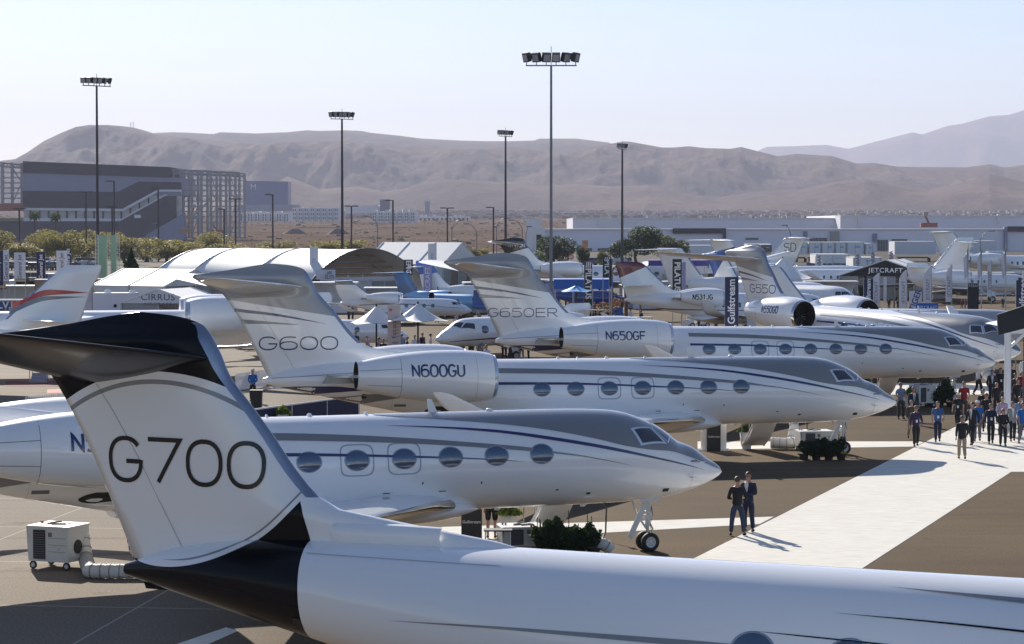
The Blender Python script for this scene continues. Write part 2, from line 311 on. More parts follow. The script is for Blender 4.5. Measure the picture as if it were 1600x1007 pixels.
def lifting(mb,secs,m=0,mle=None,nle=3):
    """secs: (point_LE(x,y,z), chord, thickness ratio, normal, drop of the trailing edge)"""
    rings=[]
    for le,c,t,nr,dz in secs:
        le=V(le); nr=V(nr).normalized(); up=[]; dn=[]
        for u in US:
            p=le+V((-c*u,0,-dz*u)); h=naca(u,t)*c; up.append(p+nr*h); dn.append(p-nr*h*.8)
        rings.append(up[::-1]+dn[1:])
    n=len(rings[0]); vs=[p for r in rings for p in r]; f0=[];f1=[]
    for i in range(len(rings)-1):
        for k in range(n):
            a=i*n+k;b=i*n+(k+1)%n; q=(a,b,b+n,a+n)
            (f1 if mle is not None and len(US)-1-nle<=k<len(US)-1+nle else f0).append(q)
    o=len(mb.v); mb.add(vs,f0,m,True)
    if f1:
        for q in f1: mb.f.append([i+o for i in q]); mb.mi.append(mle); mb.sm.append(True)
    mb.add(rings[-1],[tuple(range(n))],m); return mb
def wheel(mb_t,mb_r,c,r,wd,ax=(0,1,0)):
    # tyre and rim of one wheel, axis along ax
    c=V(c); ax=V(ax).normalized(); a=ax.cross(V((0,0,1))).normalized() if abs(ax.z)<.9 else V((1,0,0)); b=ax.cross(a)
    def ring(rr,t,n=28): return [c+ax*t+(a*math.cos(2*math.pi*k/n)+b*math.sin(2*math.pi*k/n))*rr for k in range(n)]
    h=wd/2; prof=[(.58*r,-h*.75),(.72*r,-h),(.9*r,-h*.9),(r,-h*.5),(r,h*.5),(.9*r,h*.9),(.72*r,h),(.58*r,h*.75)]
    mb_t.loft([ring(*p) for p in prof],0,True,False)
    mb_r.loft([ring(.10*r,-h*.5),ring(.14*r,-h*.42),ring(.2*r,-h*.35),ring(.5*r,-h*.45),ring(.59*r,-h*.75),ring(.59*r,h*.75),ring(.5*r,h*.45),ring(.2*r,h*.35),ring(.14*r,h*.42),ring(.10*r,h*.5)],0,False,True)
    for k in range(6):
        d=a*math.cos(k*1.047)+b*math.sin(k*1.047)
        for sg in(-1,1): mb_r.tube([c+d*.36*r+ax*h*.36*sg,c+d*.36*r+ax*h*.47*sg],.055*r,8,1)
def jet(pose,label,o,group='business jets parked on the apron',name='business_jet'):
    X,Y,th,kk,z0=pose; dA=o.get('dA',0.); scl=o.get('scale',1.); SEG=o.get('seg',64); low=o.get('low',False)
    root=empty(name,(X,Y,0),R(th),label,'jet',group); root.scale=(scl,)*3
    zz=lambda z,s: z+kk*s+z0
    st=[(a if a<=6 else (6+(a-6)*(10+dA)/10 if a<16 else a+dA),b,c,d) for a,b,c,d in o.get('st',ST)]
    fu=hermite(st); send=st[-1][0]
    A=lambda s: s+dA
    def fz(s,z,side,off=0.):
        zt,zb,w_=fu(s); zm=(zt+zb)/2; h=max((zt-zb)/2,.005); q_=max(-1,min(1,(z-zm)/h)); y=w_*math.sqrt(max(0,1-q_*q_))
        ny=math.sqrt(max(0,1-q_*q_))/max(w_,.02); nz=q_/h; l=math.hypot(ny,nz) or 1
        return (-s,side*(y+off*ny/l),zz(z+off*nz/l,s))
    def fphi(s,ph,side,off=0.):
        zt,zb,w_=fu(s); zm=(zt+zb)/2; h=(zt-zb)/2; return fz(s,zm+h*math.cos(ph),side,off)
    def phi_of(s,z):
        zt,zb,w_=fu(s); return math.acos(max(-1,min(1,(z-(zt+zb)/2)/max((zt-zb)/2,.005))))
    def rib(mb,c,s0,s1,m,side,off=.005,k=2,step=.12):
        # c(s)->(lo,hi)
        off=max(off,.011)
        n=max(2,int((s1-s0)/step)); vs=[]; 
        for i in range(n+1):
            s=s0+(s1-s0)*i/n; lo,hi=c(s); a,b=phi_of(s,lo),phi_of(s,hi)
            for j in range(k+1): vs.append(fphi(s,a+(b-a)*j/k,side,off))
        mb.add(vs,[(i*(k+1)+j,(i+1)*(k+1)+j,(i+1)*(k+1)+j+1,i*(k+1)+j+1) for i in range(n) for j in range(k)],m,True)
    # ---- fuselage ----
    base=o.get('base',PW); mats=[base,o.get('grey',PGY),o.get('blue',PBL),LNE,DK,o.get('acc',PGY),mat('fine_seam',(.42,.43,.46),.5)]
    mb=MB(); ss=[0,.02,.05,.09,.14,.2,.28,.36]; s=.46
    while s<5.2: ss.append(s); s+=.14 if not low else .3
    while s<send-.6: ss.append(s); s+=.35 if not low else .8
    ss+= [send-.45,send-.25,send-.1,send]
    mb.loft([[(-s_,fu(s_)[2]*math.sin(2*math.pi*k/SEG),zz((fu(s_)[0]+fu(s_)[1])/2+(fu(s_)[0]-fu(s_)[1])/2*math.cos(2*math.pi*k/SEG),s_)) for k in range(SEG)] for s_ in ss],0,True,True)
    fs=o.get('fs',1.); SC=lambda t:[(a*fs,)+tuple(q[1:]) if False else (a*fs,)+tuple(b) for a,*b in t]
    if o.get('livery')=='swoosh':
        gl=hermite(SC([(0.02,2.13),(.69,2.39),(1.37,2.64),(2.04,2.83),(2.79,2.92),(3.54,3.05),(4.34,3.25),(5.11,3.42),(5.86,3.56),(6.6,3.67),(7.35,3.76),(9.66,3.97),(10.7,4.045)]))
        b1=hermite(SC([(.8,2.23,.0),(1.76,2.48,.02),(2.69,2.70,.03),(3.56,2.90,.04),(4.37,3.07,.045),(5.16,3.22,.045),(5.92,3.35,.045),(6.67,3.47,.04),(7.42,3.57,.035),(8.9,3.70,.02),(10.59,3.80,0)]))
        g2=hermite(SC([(3.28,2.48,0),(4.13,2.67,.01),(4.94,2.83,.018),(5.73,2.95,.025),(6.55,3.07,.05),(7.18,3.14,.055),(9.92,3.39,.07),(11.74,3.51,.085),(13.7,3.60,.09),(18,3.70,.09)]))
        b2=hermite(SC([(6.6,2.73,0),(7.21,2.79,.012),(8.59,2.90,.02),(9.99,2.98,.03),(11.82,3.08,.035),(13.43,3.14,.045),(18,3.2,.06)]))
        th_=hermite([(A(21.5),3.70,.012),(A(22.6),3.63,.012),(A(25.9),3.42,.01)])
        for sd in(-1,1):
            rib(mb,lambda s:(gl(s),fu(s)[0]),.03,10.6*fs,1,sd,.011,12,.08)
            for c,a,b,m_ in((b1,.82,10.55,2),(g2,3.3,17.2/fs,1),(b2,6.65,17.2/fs,2)): rib(mb,lambda s,c=c:(c(s)[0]-c(s)[1],c(s)[0]+c(s)[1]),a*fs,b*fs,m_,sd,.014)
            rib(mb,lambda s:(th_(s)[0]-th_(s)[1],th_(s)[0]+th_(s)[1]),A(21.6),A(25.8),1,sd,.005)
            bt=hermite([(A(22.3),2.96,3.0),(A(23.6),2.86,3.12),(A(24.5),2.79,3.12),(A(25.1),2.8,3.10),(A(25.95),3.0,3.08)]); rib(mb,lambda s:bt(s),A(22.35),A(25.9),2,sd)
            gb=hermite([(A(20.9),2.66,2.70),(A(21.8),2.52,2.81),(A(22.9),2.33,2.72),(A(24.2),2.5,2.6)]); rib(mb,lambda s:gb(s),A(20.95),A(24.15),1,sd)
    for (tab,m_) in o.get('stripes',[]):
        c=hermite(tab); 
        for sd in(-1,1): rib(mb,lambda s,c=c:(c(s)[0]-c(s)[1],c(s)[0]+c(s)[1]),tab[0][0]+.02,tab[-1][0]-.02,m_,sd,.014)
    if not low:
        for sd in(-1,1):
            for s_ in(1.25,) if dA>3 else (1.25,A(21.2)): rib(mb,lambda s:(fu(s)[1]+.02,fu(s)[0]-.001),s_,s_+.008,6,sd,.012,14)
            rib(mb,lambda s:(3.86,3.87),A(18.6),A(22.2),6,sd,.012)
        for sd in(-1,1):   # small hatches, drains and panel lines on the skin
            for (s_,z_,a_,b_) in((4.6,1.75,.06,.03),(5.6,1.9,.04,.02),(2.1,1.72,.10,.05),(1.2,2.5,.12,.02),(7.9,2.2,.02,.03),(9.6,2.25,.02,.03),(9.0,2.0,.10,.012),(10.6,2.0,.10,.012),(A(20.9),2.35,.22,.05),(A(22.3),2.72,.09,.09)):
                rib(mb,lambda s,z_=z_,b_=b_:(z_-b_,z_+b_),s_-a_,s_+a_,3 if a_>.1 else 4,sd,.006,1,.05)
            n=26; vs=[]; c_=(A(19.0)+.25,2.18); 
            for i in range(n+1): 
                t=2*math.pi*i/n; vs.append(fz(c_[0]+.68*math.cos(t),c_[1]+(.14 if math.cos(t)<.3 else .17)*math.sin(t)+.06*(-math.cos(t)),sd,.008))
            mb.add([fz(c_[0],c_[1],sd,.008)]+vs,[(0,i+1,i+2) for i in range(n)],4); 
    fmat=o.get('fusmat'); 
    if fmat: mats[0]=fmat
    mb.build('fuselage',mats,root)
    # belly fairing
    if not o.get('nofairing'):
        mb=MB(); f2=hermite([(7.6,1.40,1.35,.3),(8.4,1.75,1.18,1.15),(9.6,1.95,1.05,1.5),(12+dA*.25,2.0,1.0,1.62),(15+dA*.5,1.95,1.02,1.6),(17+dA*.7,1.85,1.2,1.3),(18.6+dA*.7,1.75,1.55,.6)]); a0,a1=7.6,18.6+dA*.7
        rg=[]
        for i in range(25):
            s_=a0+(a1-a0)*i/24; t,b_,w_=f2(s_); rg.append([(-s_,w_*math.copysign(abs(math.sin(2*math.pi*k/36))**.8,math.sin(2*math.pi*k/36)),zz((t+b_)/2+(t-b_)/2*math.copysign(abs(math.cos(2*math.pi*k/36))**.8,math.cos(2*math.pi*k/36)),s_)) for k in range(36)])
        mb.loft(rg,0,True,True).build('belly_fairing',fmat or base,root)
    # ---- cabin windows ----
    wa,wb=o.get('wsize',(.35,.275)); wz=o.get('wz',2.93); sides=o.get('sides',(-1,1))
    for sd in sides:
        for i,s_ in enumerate(o.get('windows',[])):
            mb=MB(); n=28; e=o.get('wexp',1.0)
            cs=[(math.copysign(abs(math.cos(2*math.pi*k/n))**e,math.cos(2*math.pi*k/n)),math.copysign(abs(math.sin(2*math.pi*k/n))**e,math.sin(2*math.pi*k/n))) for k in range(n)]
            rings=[[fz(s_+wa*r_*a,wz+wb*r_*b,sd,of) for a,b in cs] for r_,of in((.02,.034),(.35,.031),(.7,.022),(.93,.010))]
            mb.loft(rings,0,True,False); mb.add([fz(s_+wa*.02*a,wz+wb*.02*b,sd,.034) for a,b in cs],[tuple(range(n))],0,True)
            mb.loft([[fz(s_+wa*r_*a,wz+wb*r_*b,sd,of) for a,b in cs] for r_,of in((.91,.006),(.95,.014),(1.0,.014),(1.03,.002))],1,True,False)
            if i in o.get('exits',()):
                cs2=[(math.copysign(abs(math.cos(2*math.pi*k/60))**.42,math.cos(2*math.pi*k/60)),math.copysign(abs(math.sin(2*math.pi*k/60))**.42,math.sin(2*math.pi*k/60))) for k in range(60)]
                mb.loft([[fz(s_+a*q_,wz+b*(q_-.05)+.0,sd,.009) for a,b in cs2] for q_ in(.44,.475)],2,True,False)
            mb.build('cabin_window',[o.get('glass',GLS),RIM,mat('exit_outline_grey',(.36,.40,.47),.4)],root)
    # ---- cockpit glazing ----
    def patch(mb,cor,side,off,m,k=6):
        (a,b,c,d)=cor; vs=[]
        for i in range(k+1):
            for j in range(k+1):
                u,v=i/k,j/k; p=[(1-u)*(1-v)*a[t]+u*(1-v)*b[t]+u*v*c[t]+(1-u)*v*d[t] for t in(0,1)]; vs.append(fphi(p[0],p[1],side,off))
        mb.add(vs,[(i*(k+1)+j,(i+1)*(k+1)+j,(i+1)*(k+1)+j+1,i*(k+1)+j+1) for i in range(k) for j in range(k)],m,True)
    def grow(c,f):
        cx=sum(p[0] for p in c)/4; cy=sum(p[1] for p in c)/4; return [(cx+(p[0]-cx)*f,cy+(p[1]-cy)*f) for p in c]
    for sd in(-1,1):
        for cor,fr in o.get('cockpit',[([(3.19,3.47),(2.59,3.46),(2.26,3.09),(3.0,3.10)],1),([(2.46,3.46),(2.30,'8'),(1.72,'12'),(2.08,3.09)],1)]):
            cp=[(s_,phi_of(s_,z_) if not isinstance(z_,str) else R(float(z_))) for s_,z_ in cor]
            mb=MB(); 
            if not o.get('noframe'): patch(mb,grow(cp,1.27 if len(cor)==4 and not isinstance(cor[1][1],str) else 1.16),sd,.022,1)
            patch(mb,cp,sd,.030,0); mb.build('cockpit_window',[CKP,mat('window_surround_paint',(.62,.70,.82),.3,coat=.6)],root)
    # ---- fin ----
    fl=o.get('fin',None); LE=fl[0] if fl else LE_; TE=fl[1] if fl else TE_
    le=hermite([(z,s) for z,s in LE]); te=hermite([(z,s) for z,s in TE]); ztop=LE[-1][0]; zbot=o.get('zfin0',3.0)
    def fhalf(s,z):
        a,b=A(le(z)),A(te(z)); c=max(b-a,.05); u=min(1,max(0,(s-a)/c)); t=min(.1,.44/c)
        h=naca(u,t)*c
        if z>ztop-.45: h*=math.sqrt(max(0,(ztop+.004-z)/.454))*1.0
        if not fl and z>6.7: h=max(h*1.25,(.16*math.sin(math.pi*min(1,u*1.03))**.6*math.sqrt(max(0,(ztop+.004-z)/1.0))) if 0<u<.98 else 0)
        return h
    def fin(s,z,side,off=0.): return (-s,side*(fhalf(s,z)+off),zz(z,s))
    mb=MB(); zs=[zbot+(ztop-.55-zbot)*i/22 for i in range(23)]+[ztop-.55+.55*math.sin(math.pi/2*i/12) for i in range(1,13)]; zs[-1]=ztop
    UF=[0,.002,.008,.02,.045,.08,.13,.2,.28,.37,.46,.55,.64,.73,.82,.9,.96,1]
    rg=[]
    for z in zs:
        a,b=A(le(z)),A(te(z)); rg.append([fin(a+(b-a)*u,z,-1) for u in UF]+[fin(a+(b-a)*u,z,1) for u in UF[-2:0:-1]])
    n=len(rg[0]); o0=len(mb.v); vs=[p for r_ in rg for p in r_]; F0=[];F1=[]
    for i in range(len(rg)-1):
        for k in range(n):
            q_=(i*n+k,i*n+(k+1)%n,i*n+n+(k+1)%n,i*n+n+k)
            (F1 if (k in(0,1,2,3) or k>=n-4) and o.get('boot',(4.62,7.45))[0]<zs[i]<o.get('boot',(4.62,7.45))[1] else F0).append(q_)
    mb.add(vs,F0,0,True); mb.sm[-1]=True
    for q_ in F1: mb.f.append(list(q_)); mb.mi.append(1); mb.sm.append(True)
    fin_m=[o.get('finmat',base),o.get('bootmat',LEB),o.get('grey',PGY),o.get('blue',PBL),mat('rudder_gap',(.30,.30,.33),.6)]
    def finrib(pts_lo,pts_hi,m_,sides=(-1,1)):
        # region between two polylines given in (s,z)
        a=hermite(pts_lo); b=hermite(pts_hi); s0=pts_lo[0][0]; s1=pts_lo[-1][0]; k=14
        for sd in sides:
            vs=[]
            for i in range(k+1):
                s_=s0+(s1-s0)*i/k; vs+= [fin(s_,a(s_),sd,.006),fin(s_,(a(s_)+b(s_))/2,sd,.006),fin(s_,b(s_),sd,.006)]
            mb.add(vs,[(i*3+j,i*3+3+j,i*3+4+j,i*3+1+j) for i in range(k) for j in(0,1)],m_,True)
    for lo_,hi_,m_ in o.get('finribs',[]): finrib([(A(a),b) for a,b in lo_],[(A(a),b) for a,b in hi_],m_)
    if not low:   # rudder hinge line
        for sd in(-1,1):
            pts=[(te(z)-1.15+.25*(z-3.6)/3,z) for z in(3.75,4.5,5.3,6.1,6.55)]
            vs=[fin(A(a)+d_,z,sd,.005) for a,z in pts for d_ in(-.006,.006)]; mb.add(vs,[(2*i,2*i+1,2*i+3,2*i+2) for i in range(4)],4)
    ft=mb.build('tail_fin',fin_m,root)
    if o.get('fintext'):
        for tx in o['fintext']:
            txt,s0,s1,z_0,z_1,tk,tm=tx[:7]; mb=MB()
            strokes(mb,txt,lambda u,v:fin(A(s0)-u,z_0+v,-1,.012),s0-s1,z_1-z_0,tk,0,gap=tx[7] if len(tx)>7 else .2)
            strokes(mb,txt,lambda u,v:fin(A(s1)+u,z_0+v,1,.012),s0-s1,z_1-z_0,tk,0,gap=.2)
            mb.build('lettering',tm,ft)
    # ---- tailplane ----
    h=o.get('ht',((24.45,6.93,2.4,.28),(28.45,7.36,.92,.10),5.3)); hm=o.get('htmat',base)
    for sd in(-1,1):
        mb=MB(); (a,z1,c1,d1),(b,z2,c2,d2),sp=(h if sd<0 else o.get('ht_far',h)); secs=[]
        for t in(0,.04,.3,.6,.9,.97,.995,1.0):
            c=c1+(c2-c1)*t; q_=1 if t<.97 else (.8 if t<.99 else (.5 if t<1 else .3)); 
            s_=A(a+(b-a)*t+c*(1-q_)*.6); secs.append(((-s_,sd*sp*t,zz(z1+(z2-z1)*t,s_)),c*q_,.09*(q_),(0,0,1),d1+(d2-d1)*t))
        lifting(mb,secs,0,1 if o.get('htle',True) else None,2); mb.build('tailplane',[hm,o.get('htlemat',CHR)],root)
    # ---- wings ----
    W=o.get('wing',[(.6,8.4,8.2,1.5,0),(1.3,8.7,7.6,1.60,0),(2.0,9.7,6.2,1.66,0),(5,12.1,3.9,1.87,2),(9,15.4,2.7,2.12,3),(12.6,18.6,1.8,2.36,6),(13.2,19.3,1.6,2.47,35),(13.55,20.1,1.35,2.8,65),(13.8,21.1,1.05,3.3,76),(13.93,21.9,.6,3.68,78),(13.95,22.2,.35,3.74,78)]); dW=o.get('dW',dA*.5)
    wk=o.get('wk',1.)
    for sd in(-1,1):
        mb=MB(); secs=[]
        for y,s_,c,z,be in W:
            if wk!=1 and y>1.5: y*=wk; s_=8.6+(s_-8.6)*wk; c*=wk
            if y>o.get('wcut',99): break
            s2=s_+dW*min(1,max(0,(y-1)/4)); secs.append(((-s2,sd*y,zz(z,s2)),c,.115 if y<6 else .09,(0,-sd*math.sin(R(be)),math.cos(R(be))),.04*c))
        lifting(mb,secs,0,1,2)
        mb.build('wing',[o.get('wingmat',base),CHR],root)
    # ---- engines ----
    e=o.get('eng',dict(y=2.45,z=3.55,s=16.75,r=1.0,L=5.65,text=None))
    if e:
        ys,zc,s0,rr,L=e['y'],e['z'],A(e['s']),e['r'],e['L']; prof=[(0,.80),(.012,.845),(.03,.88),(.07,.93),(.16,.985),(.26,1.0),(.4,.985),(.55,.93),(.7,.83),(.85,.69),(.95,.57),(1.0,.52)]
        pf=hermite([(a*L,b*rr) for a,b in prof])
        for sd in(-1,1):
            mb=MB(); n=48 if not low else 24; sl=[0,.012*L,.03*L]+[L*(.06+.94*i/22) for i in range(23)]
            dz=lambda t:.10*(t/L)-.02
            rg=[[(-(s0+t),sd*ys+pf(t)*math.sin(2*math.pi*k/n),zz(zc+dz(t)+pf(t)*math.cos(2*math.pi*k/n),s0+t)) for k in range(n)] for t in sl]
            mb.loft(rg[:3],1,True,False); mb.loft(rg[2:],0,True,False)
            inn=[(0,.80),(.02,.755),(.06,.74),(.16,.76)]
            mb.loft([[(-(s0+a*L),sd*ys+b*rr*math.sin(2*math.pi*k/n),zz(zc+b*rr*math.cos(2*math.pi*k/n),s0)) for k in range(n)] for a,b in inn][:2],1,True,False)
            mb.loft([[(-(s0+a*L),sd*ys+b*rr*math.sin(2*math.pi*k/n),zz(zc+b*rr*math.cos(2*math.pi*k/n),s0)) for k in range(n)] for a,b in inn[1:]],2,True,False)
            # tail pipe
            mb.loft([[(-(s0+a*L),sd*ys+b*rr*math.sin(2*math.pi*k/n),zz(zc+.09+b*rr*math.cos(2*math.pi*k/n),s0+L)) for k in range(n)] for a,b in((1.0,.52),(.99,.49),(.9,.44),(.9,.01))],3,True,False)
            def npt(s_,z_,off=.006,sd=sd):
                t=s_-s0; r_=pf(t)+off; q_=max(-.98,min(.98,(z_-zc-dz(t))/r_)); return (-s_,sd*(ys+r_*math.sqrt(1-q_*q_)),zz(z_,s_))
            if not low:
                def ln(a,b,w_=.008,k=14):
                    vs=[]
                    for i in range(k+1):
                        s_=a[0]+(b[0]-a[0])*i/k; z_=a[1]+(b[1]-a[1])*i/k
                        d_=(w_,0) if abs(b[0]-a[0])<abs(b[1]-a[1]) else (0,w_)
                        vs+=[npt(s_-d_[0],z_-d_[1],.004),npt(s_+d_[0],z_+d_[1],.004)]
                    mb.add(vs,[(2*i,2*i+1,2*i+3,2*i+2) for i in range(k)],4)
                ln((s0+.70*L,zc-.8),(s0+.70*L,zc+.8)); ln((s0+.70*L,zc+.35),(s0+.99*L,zc+.28)); ln((s0+.70*L,zc-.3),(s0+.93*L,zc-.26)); ln((s0+.16*L,zc-.93),(s0+.16*L,zc+.93),.004)
            eo=mb.build('engine',[o.get('engmat',base),o.get('lipmat',LIP if not e.get('chrome') else CHR),DK,mat('exhaust_dark',(.03,.027,.025),.4,.6),LNE],root)
            mb=MB(); c_=(-(s0+.155*L),sd*ys,zz(zc,s0)); r_=.745*rr
            for k in range(24):
                a=2*math.pi*k/24; b=a+.2; mb.add([V(c_)+V((0,math.sin(a)*.2*rr,math.cos(a)*.2*rr)),V(c_)+V((.12,math.sin(b)*.2*rr,math.cos(b)*.2*rr)),V(c_)+V((.10,math.sin(b)*r_,math.cos(b)*r_)),V(c_)+V((0,math.sin(a)*r_,math.cos(a)*r_))],[(0,1,2,3)],0,True)
            mb.tube([V(c_)+V((-.02,0,0)),V(c_)+V((.12,0,0)),V(c_)+V((.36,0,0))],[.22*rr,.2*rr,.02],16,0); mb.build('fan',mat('fan_metal',(.10,.10,.11),.3,.9),eo)
            if e.get('text'):
                txt,a,b,zl,zh,tk=e['text']; mb=MB(); bm=e.get('tm',PBL)
                if sd<0: strokes(mb,txt,lambda u,v:npt(A(a)-u,zl+v,.012),a-b,zh-zl,tk,0,gap=.28)
                else: strokes(mb,txt,lambda u,v:npt(A(b)+u,zl+v,.012),a-b,zh-zl,tk,0,gap=.28)
                mb.build('registration_lettering',bm,eo)
            # pylon
            mb=MB(); yf=fu(s0+L*.6)[2]*.7
            for tz,tn,s_a,s_b in((0,.15,s0+.28*L,s0+L*1.16),):
                rg=[]
                for y in(yf*.8,ys-rr*.45):
                    pts=[]
                    for u in US: pts.append((-(s_a+(s_b-s_a)*u),sd*y,zz(zc+.02+naca(u,.055)*(s_b-s_a),s_a)))
                    for u in US[-2:0:-1]: pts.append((-(s_a+(s_b-s_a)*u),sd*y,zz(zc+.02-naca(u,.055)*(s_b-s_a),s_a)))
                    rg.append(pts)
                mb.loft(rg,0,True,True)
            mb.box((-(s0+L*1.10),sd*(ys-rr*.72),zz(zc-.10,s0+L)),(L*.22,.30*rr,.30),1,tap=.7)
            mb.build('engine_pylon',[base,TAN],root)
    # ---- landing gear ----
    if o.get('gear',True):
        ng=o.get('ngs',2.35); zb=fu(ng)[1]
        g=MB(); zt_=zz(zb+.15,ng); x=-ng; g.tube([(x,0,.27),(x,0,.75)],.045,12,0); g.tube([(x,0,.7),(x+.02,0,zt_)],.075,14,1); g.tube([(x,-.22,.27),(x,.22,.27)],.04,10,0)
        g.tube([(x-.02,0,.62),(x-.30,0,1.0),(x-.55,0,zt_)],.032,8,1); g.tube([(x+.07,0,.45),(x+.17,0,.62),(x+.07,0,.8)],.025,8,0)
        g.box((x,0,.98),(.2,.22,.12),1); g.tube([(x,-.12,1.1),(x,.12,1.1)],.05,10,0); g.sphere((x+.1,0,1.2),.07,1)
        for a in(-.07,.07): g.tube([(x+.08,a,1.3),(x+.13,a,1.05),(x+.06,a,.8),(x+.09,a,.5)],.011,6,2)
        g.box((x-.38,-.14,.93),(.05,.03,1.15),1,ry=R(27)); g.box((x-.36,-.16,.95),(.16,.025,1.2),1,ry=R(27))
        for a in(-1,1): g.box((x-.05,a*.28,zt_-.12),(.6,.02,.16),1)
        go=g.build('nose_gear',[MTL,GST,DK],root)
        for a in(-1,1):
            t_,r_=MB(),MB(); wheel(t_,r_,(x,a*.19,.27),.27,.17); wo=t_.build('wheel',RUB,go); r_.build('rim',[GST,DK],wo)
        mgs=o.get('mgs',A(13.8) if dA<=0 else 13.8+dA*.6)
        for sd in(-1,1):
            g=MB(); x=-mgs; g.tube([(x,sd*2.15,.45),(x,sd*2.15,1.7)],.085,12,0); g.tube([(x,sd*2.15,1.0),(x,sd*1.2,1.5)],.05,8,1); g.tube([(x,sd*2.15-.35,.45),(x,sd*2.15+.35,.45)],.06,8,0); g.box((x-.05,sd*2.45,1.15),(.9,.03,.8),2)
            g.tube([(x,sd*2.15,.6),(x-.5,sd*2.15,1.5)],.04,8,1)
            go=g.build('main_gear',[MTL,GST,base],root)
            for a in(-1,1):
                t_,r_=MB(),MB(); wheel(t_,r_,(x,sd*2.15+a*.27,.45),.45,.3); wo=t_.build('wheel',RUB,go); r_.build('rim',[GST,DK],wo)
    # ---- open airstair door on the far (port) side ----
    if o.get('stairs'):
        sx=o['stairs']; g=MB(); 
        def cv(u,v): # u along width, v down; slightly barrelled skin
            s_=sx+(u-.5)*.95; y=1.15+1.65*v; z=1.50-1.32*v; bow=.20*math.sin(math.pi*v); return (-s_,y-bow*.25,zz(z,s_)-bow)
        g.grid(cv,4,12,0,True)
        for sd in(-1,1): g.tube([(-(sx+sd*.47),1.15+1.65*v,zz(1.5-1.32*v,sx)-.2*math.sin(math.pi*v)*.5+.02) for v in(0,.25,.5,.75,1)],.06,8,0)
        for k in range(6): v=(k+.5)/6; g.box((-sx,1.2+1.65*v,zz(1.52-1.3*v,sx)+.02),(.8,.26,.03),1)
        so_=g.build('airstair',[base,LNE],root)
        g=MB()
        for sd in(-1,1):
            g.tube([(-(sx+sd*.5),1.1,zz(2.3,sx)),(-(sx+sd*.5),1.9,1.75),(-(sx+sd*.5),2.75,1.05),(-(sx+sd*.5),2.85,.2)],.022,8,0)
            g.tube([(-(sx+sd*.5),1.9,1.75),(-(sx+sd*.5),1.9,.85)],.018,6,0)
        g.build('handrail',MTL,so_)
    # ---- aerials and bumps ----
    if not low:
        for s_,l_ in o.get('bumps',[(7.2,.45),(10.8,.22),(12.4,.3),(13.6,.12),(14.4,.25)]): g=MB(); g.sphere((-s_,0,zz(fu(s_)[0]+.01,s_)),.1,0,10,(l_*2.5,1.0,.7)); g.build('roof_aerial',[base],root)
        s_=8.7; g=MB(); g.prism([(-s_,zz(4.0,s_)),(-s_-.28,zz(4.0,s_)),(-s_-.33,zz(4.42,s_)),(-s_-.2,zz(4.42,s_))],'y',-.012,.012,0); g.build('blade_aerial',[base],root)
        for s_ in(4.2,6.8,9.3): g=MB(); g.prism([(-s_,zz(1.36,s_)),(-s_-.25,zz(1.36,s_)),(-s_-.24,zz(1.27,s_)),(-s_-.12,zz(1.26,s_))],'y',-.012,.012,0); g.build('blade_aerial',[base],root)
        for sd in(-1,1):
            for s_,z_ in((1.05,2.48),(1.35,2.06)):
                p=V(fz(s_,z_,sd,0)); g=MB(); g.tube([p,p+V((-.02,sd*.09,0)),p+V((.03,sd*.13,0)),p+V((.18,sd*.135,0))],[.02,.02,.014,.008],6,0); g.build('pitot_tube',CHR,root)
    return root,fz,fin
# five large jets of the front rows
POSE={'a':(20.782,29.799,-24.36,-.0021,.031),'b':(6.06,70.113,21.49,.0008,.085),'c':(15.755,99.44,14.32,.0026,-.029),'d':(25.702,129.132,11.8,.0081,-.077),'e':(28.967,138.317,-59.29,.0077,.038)}
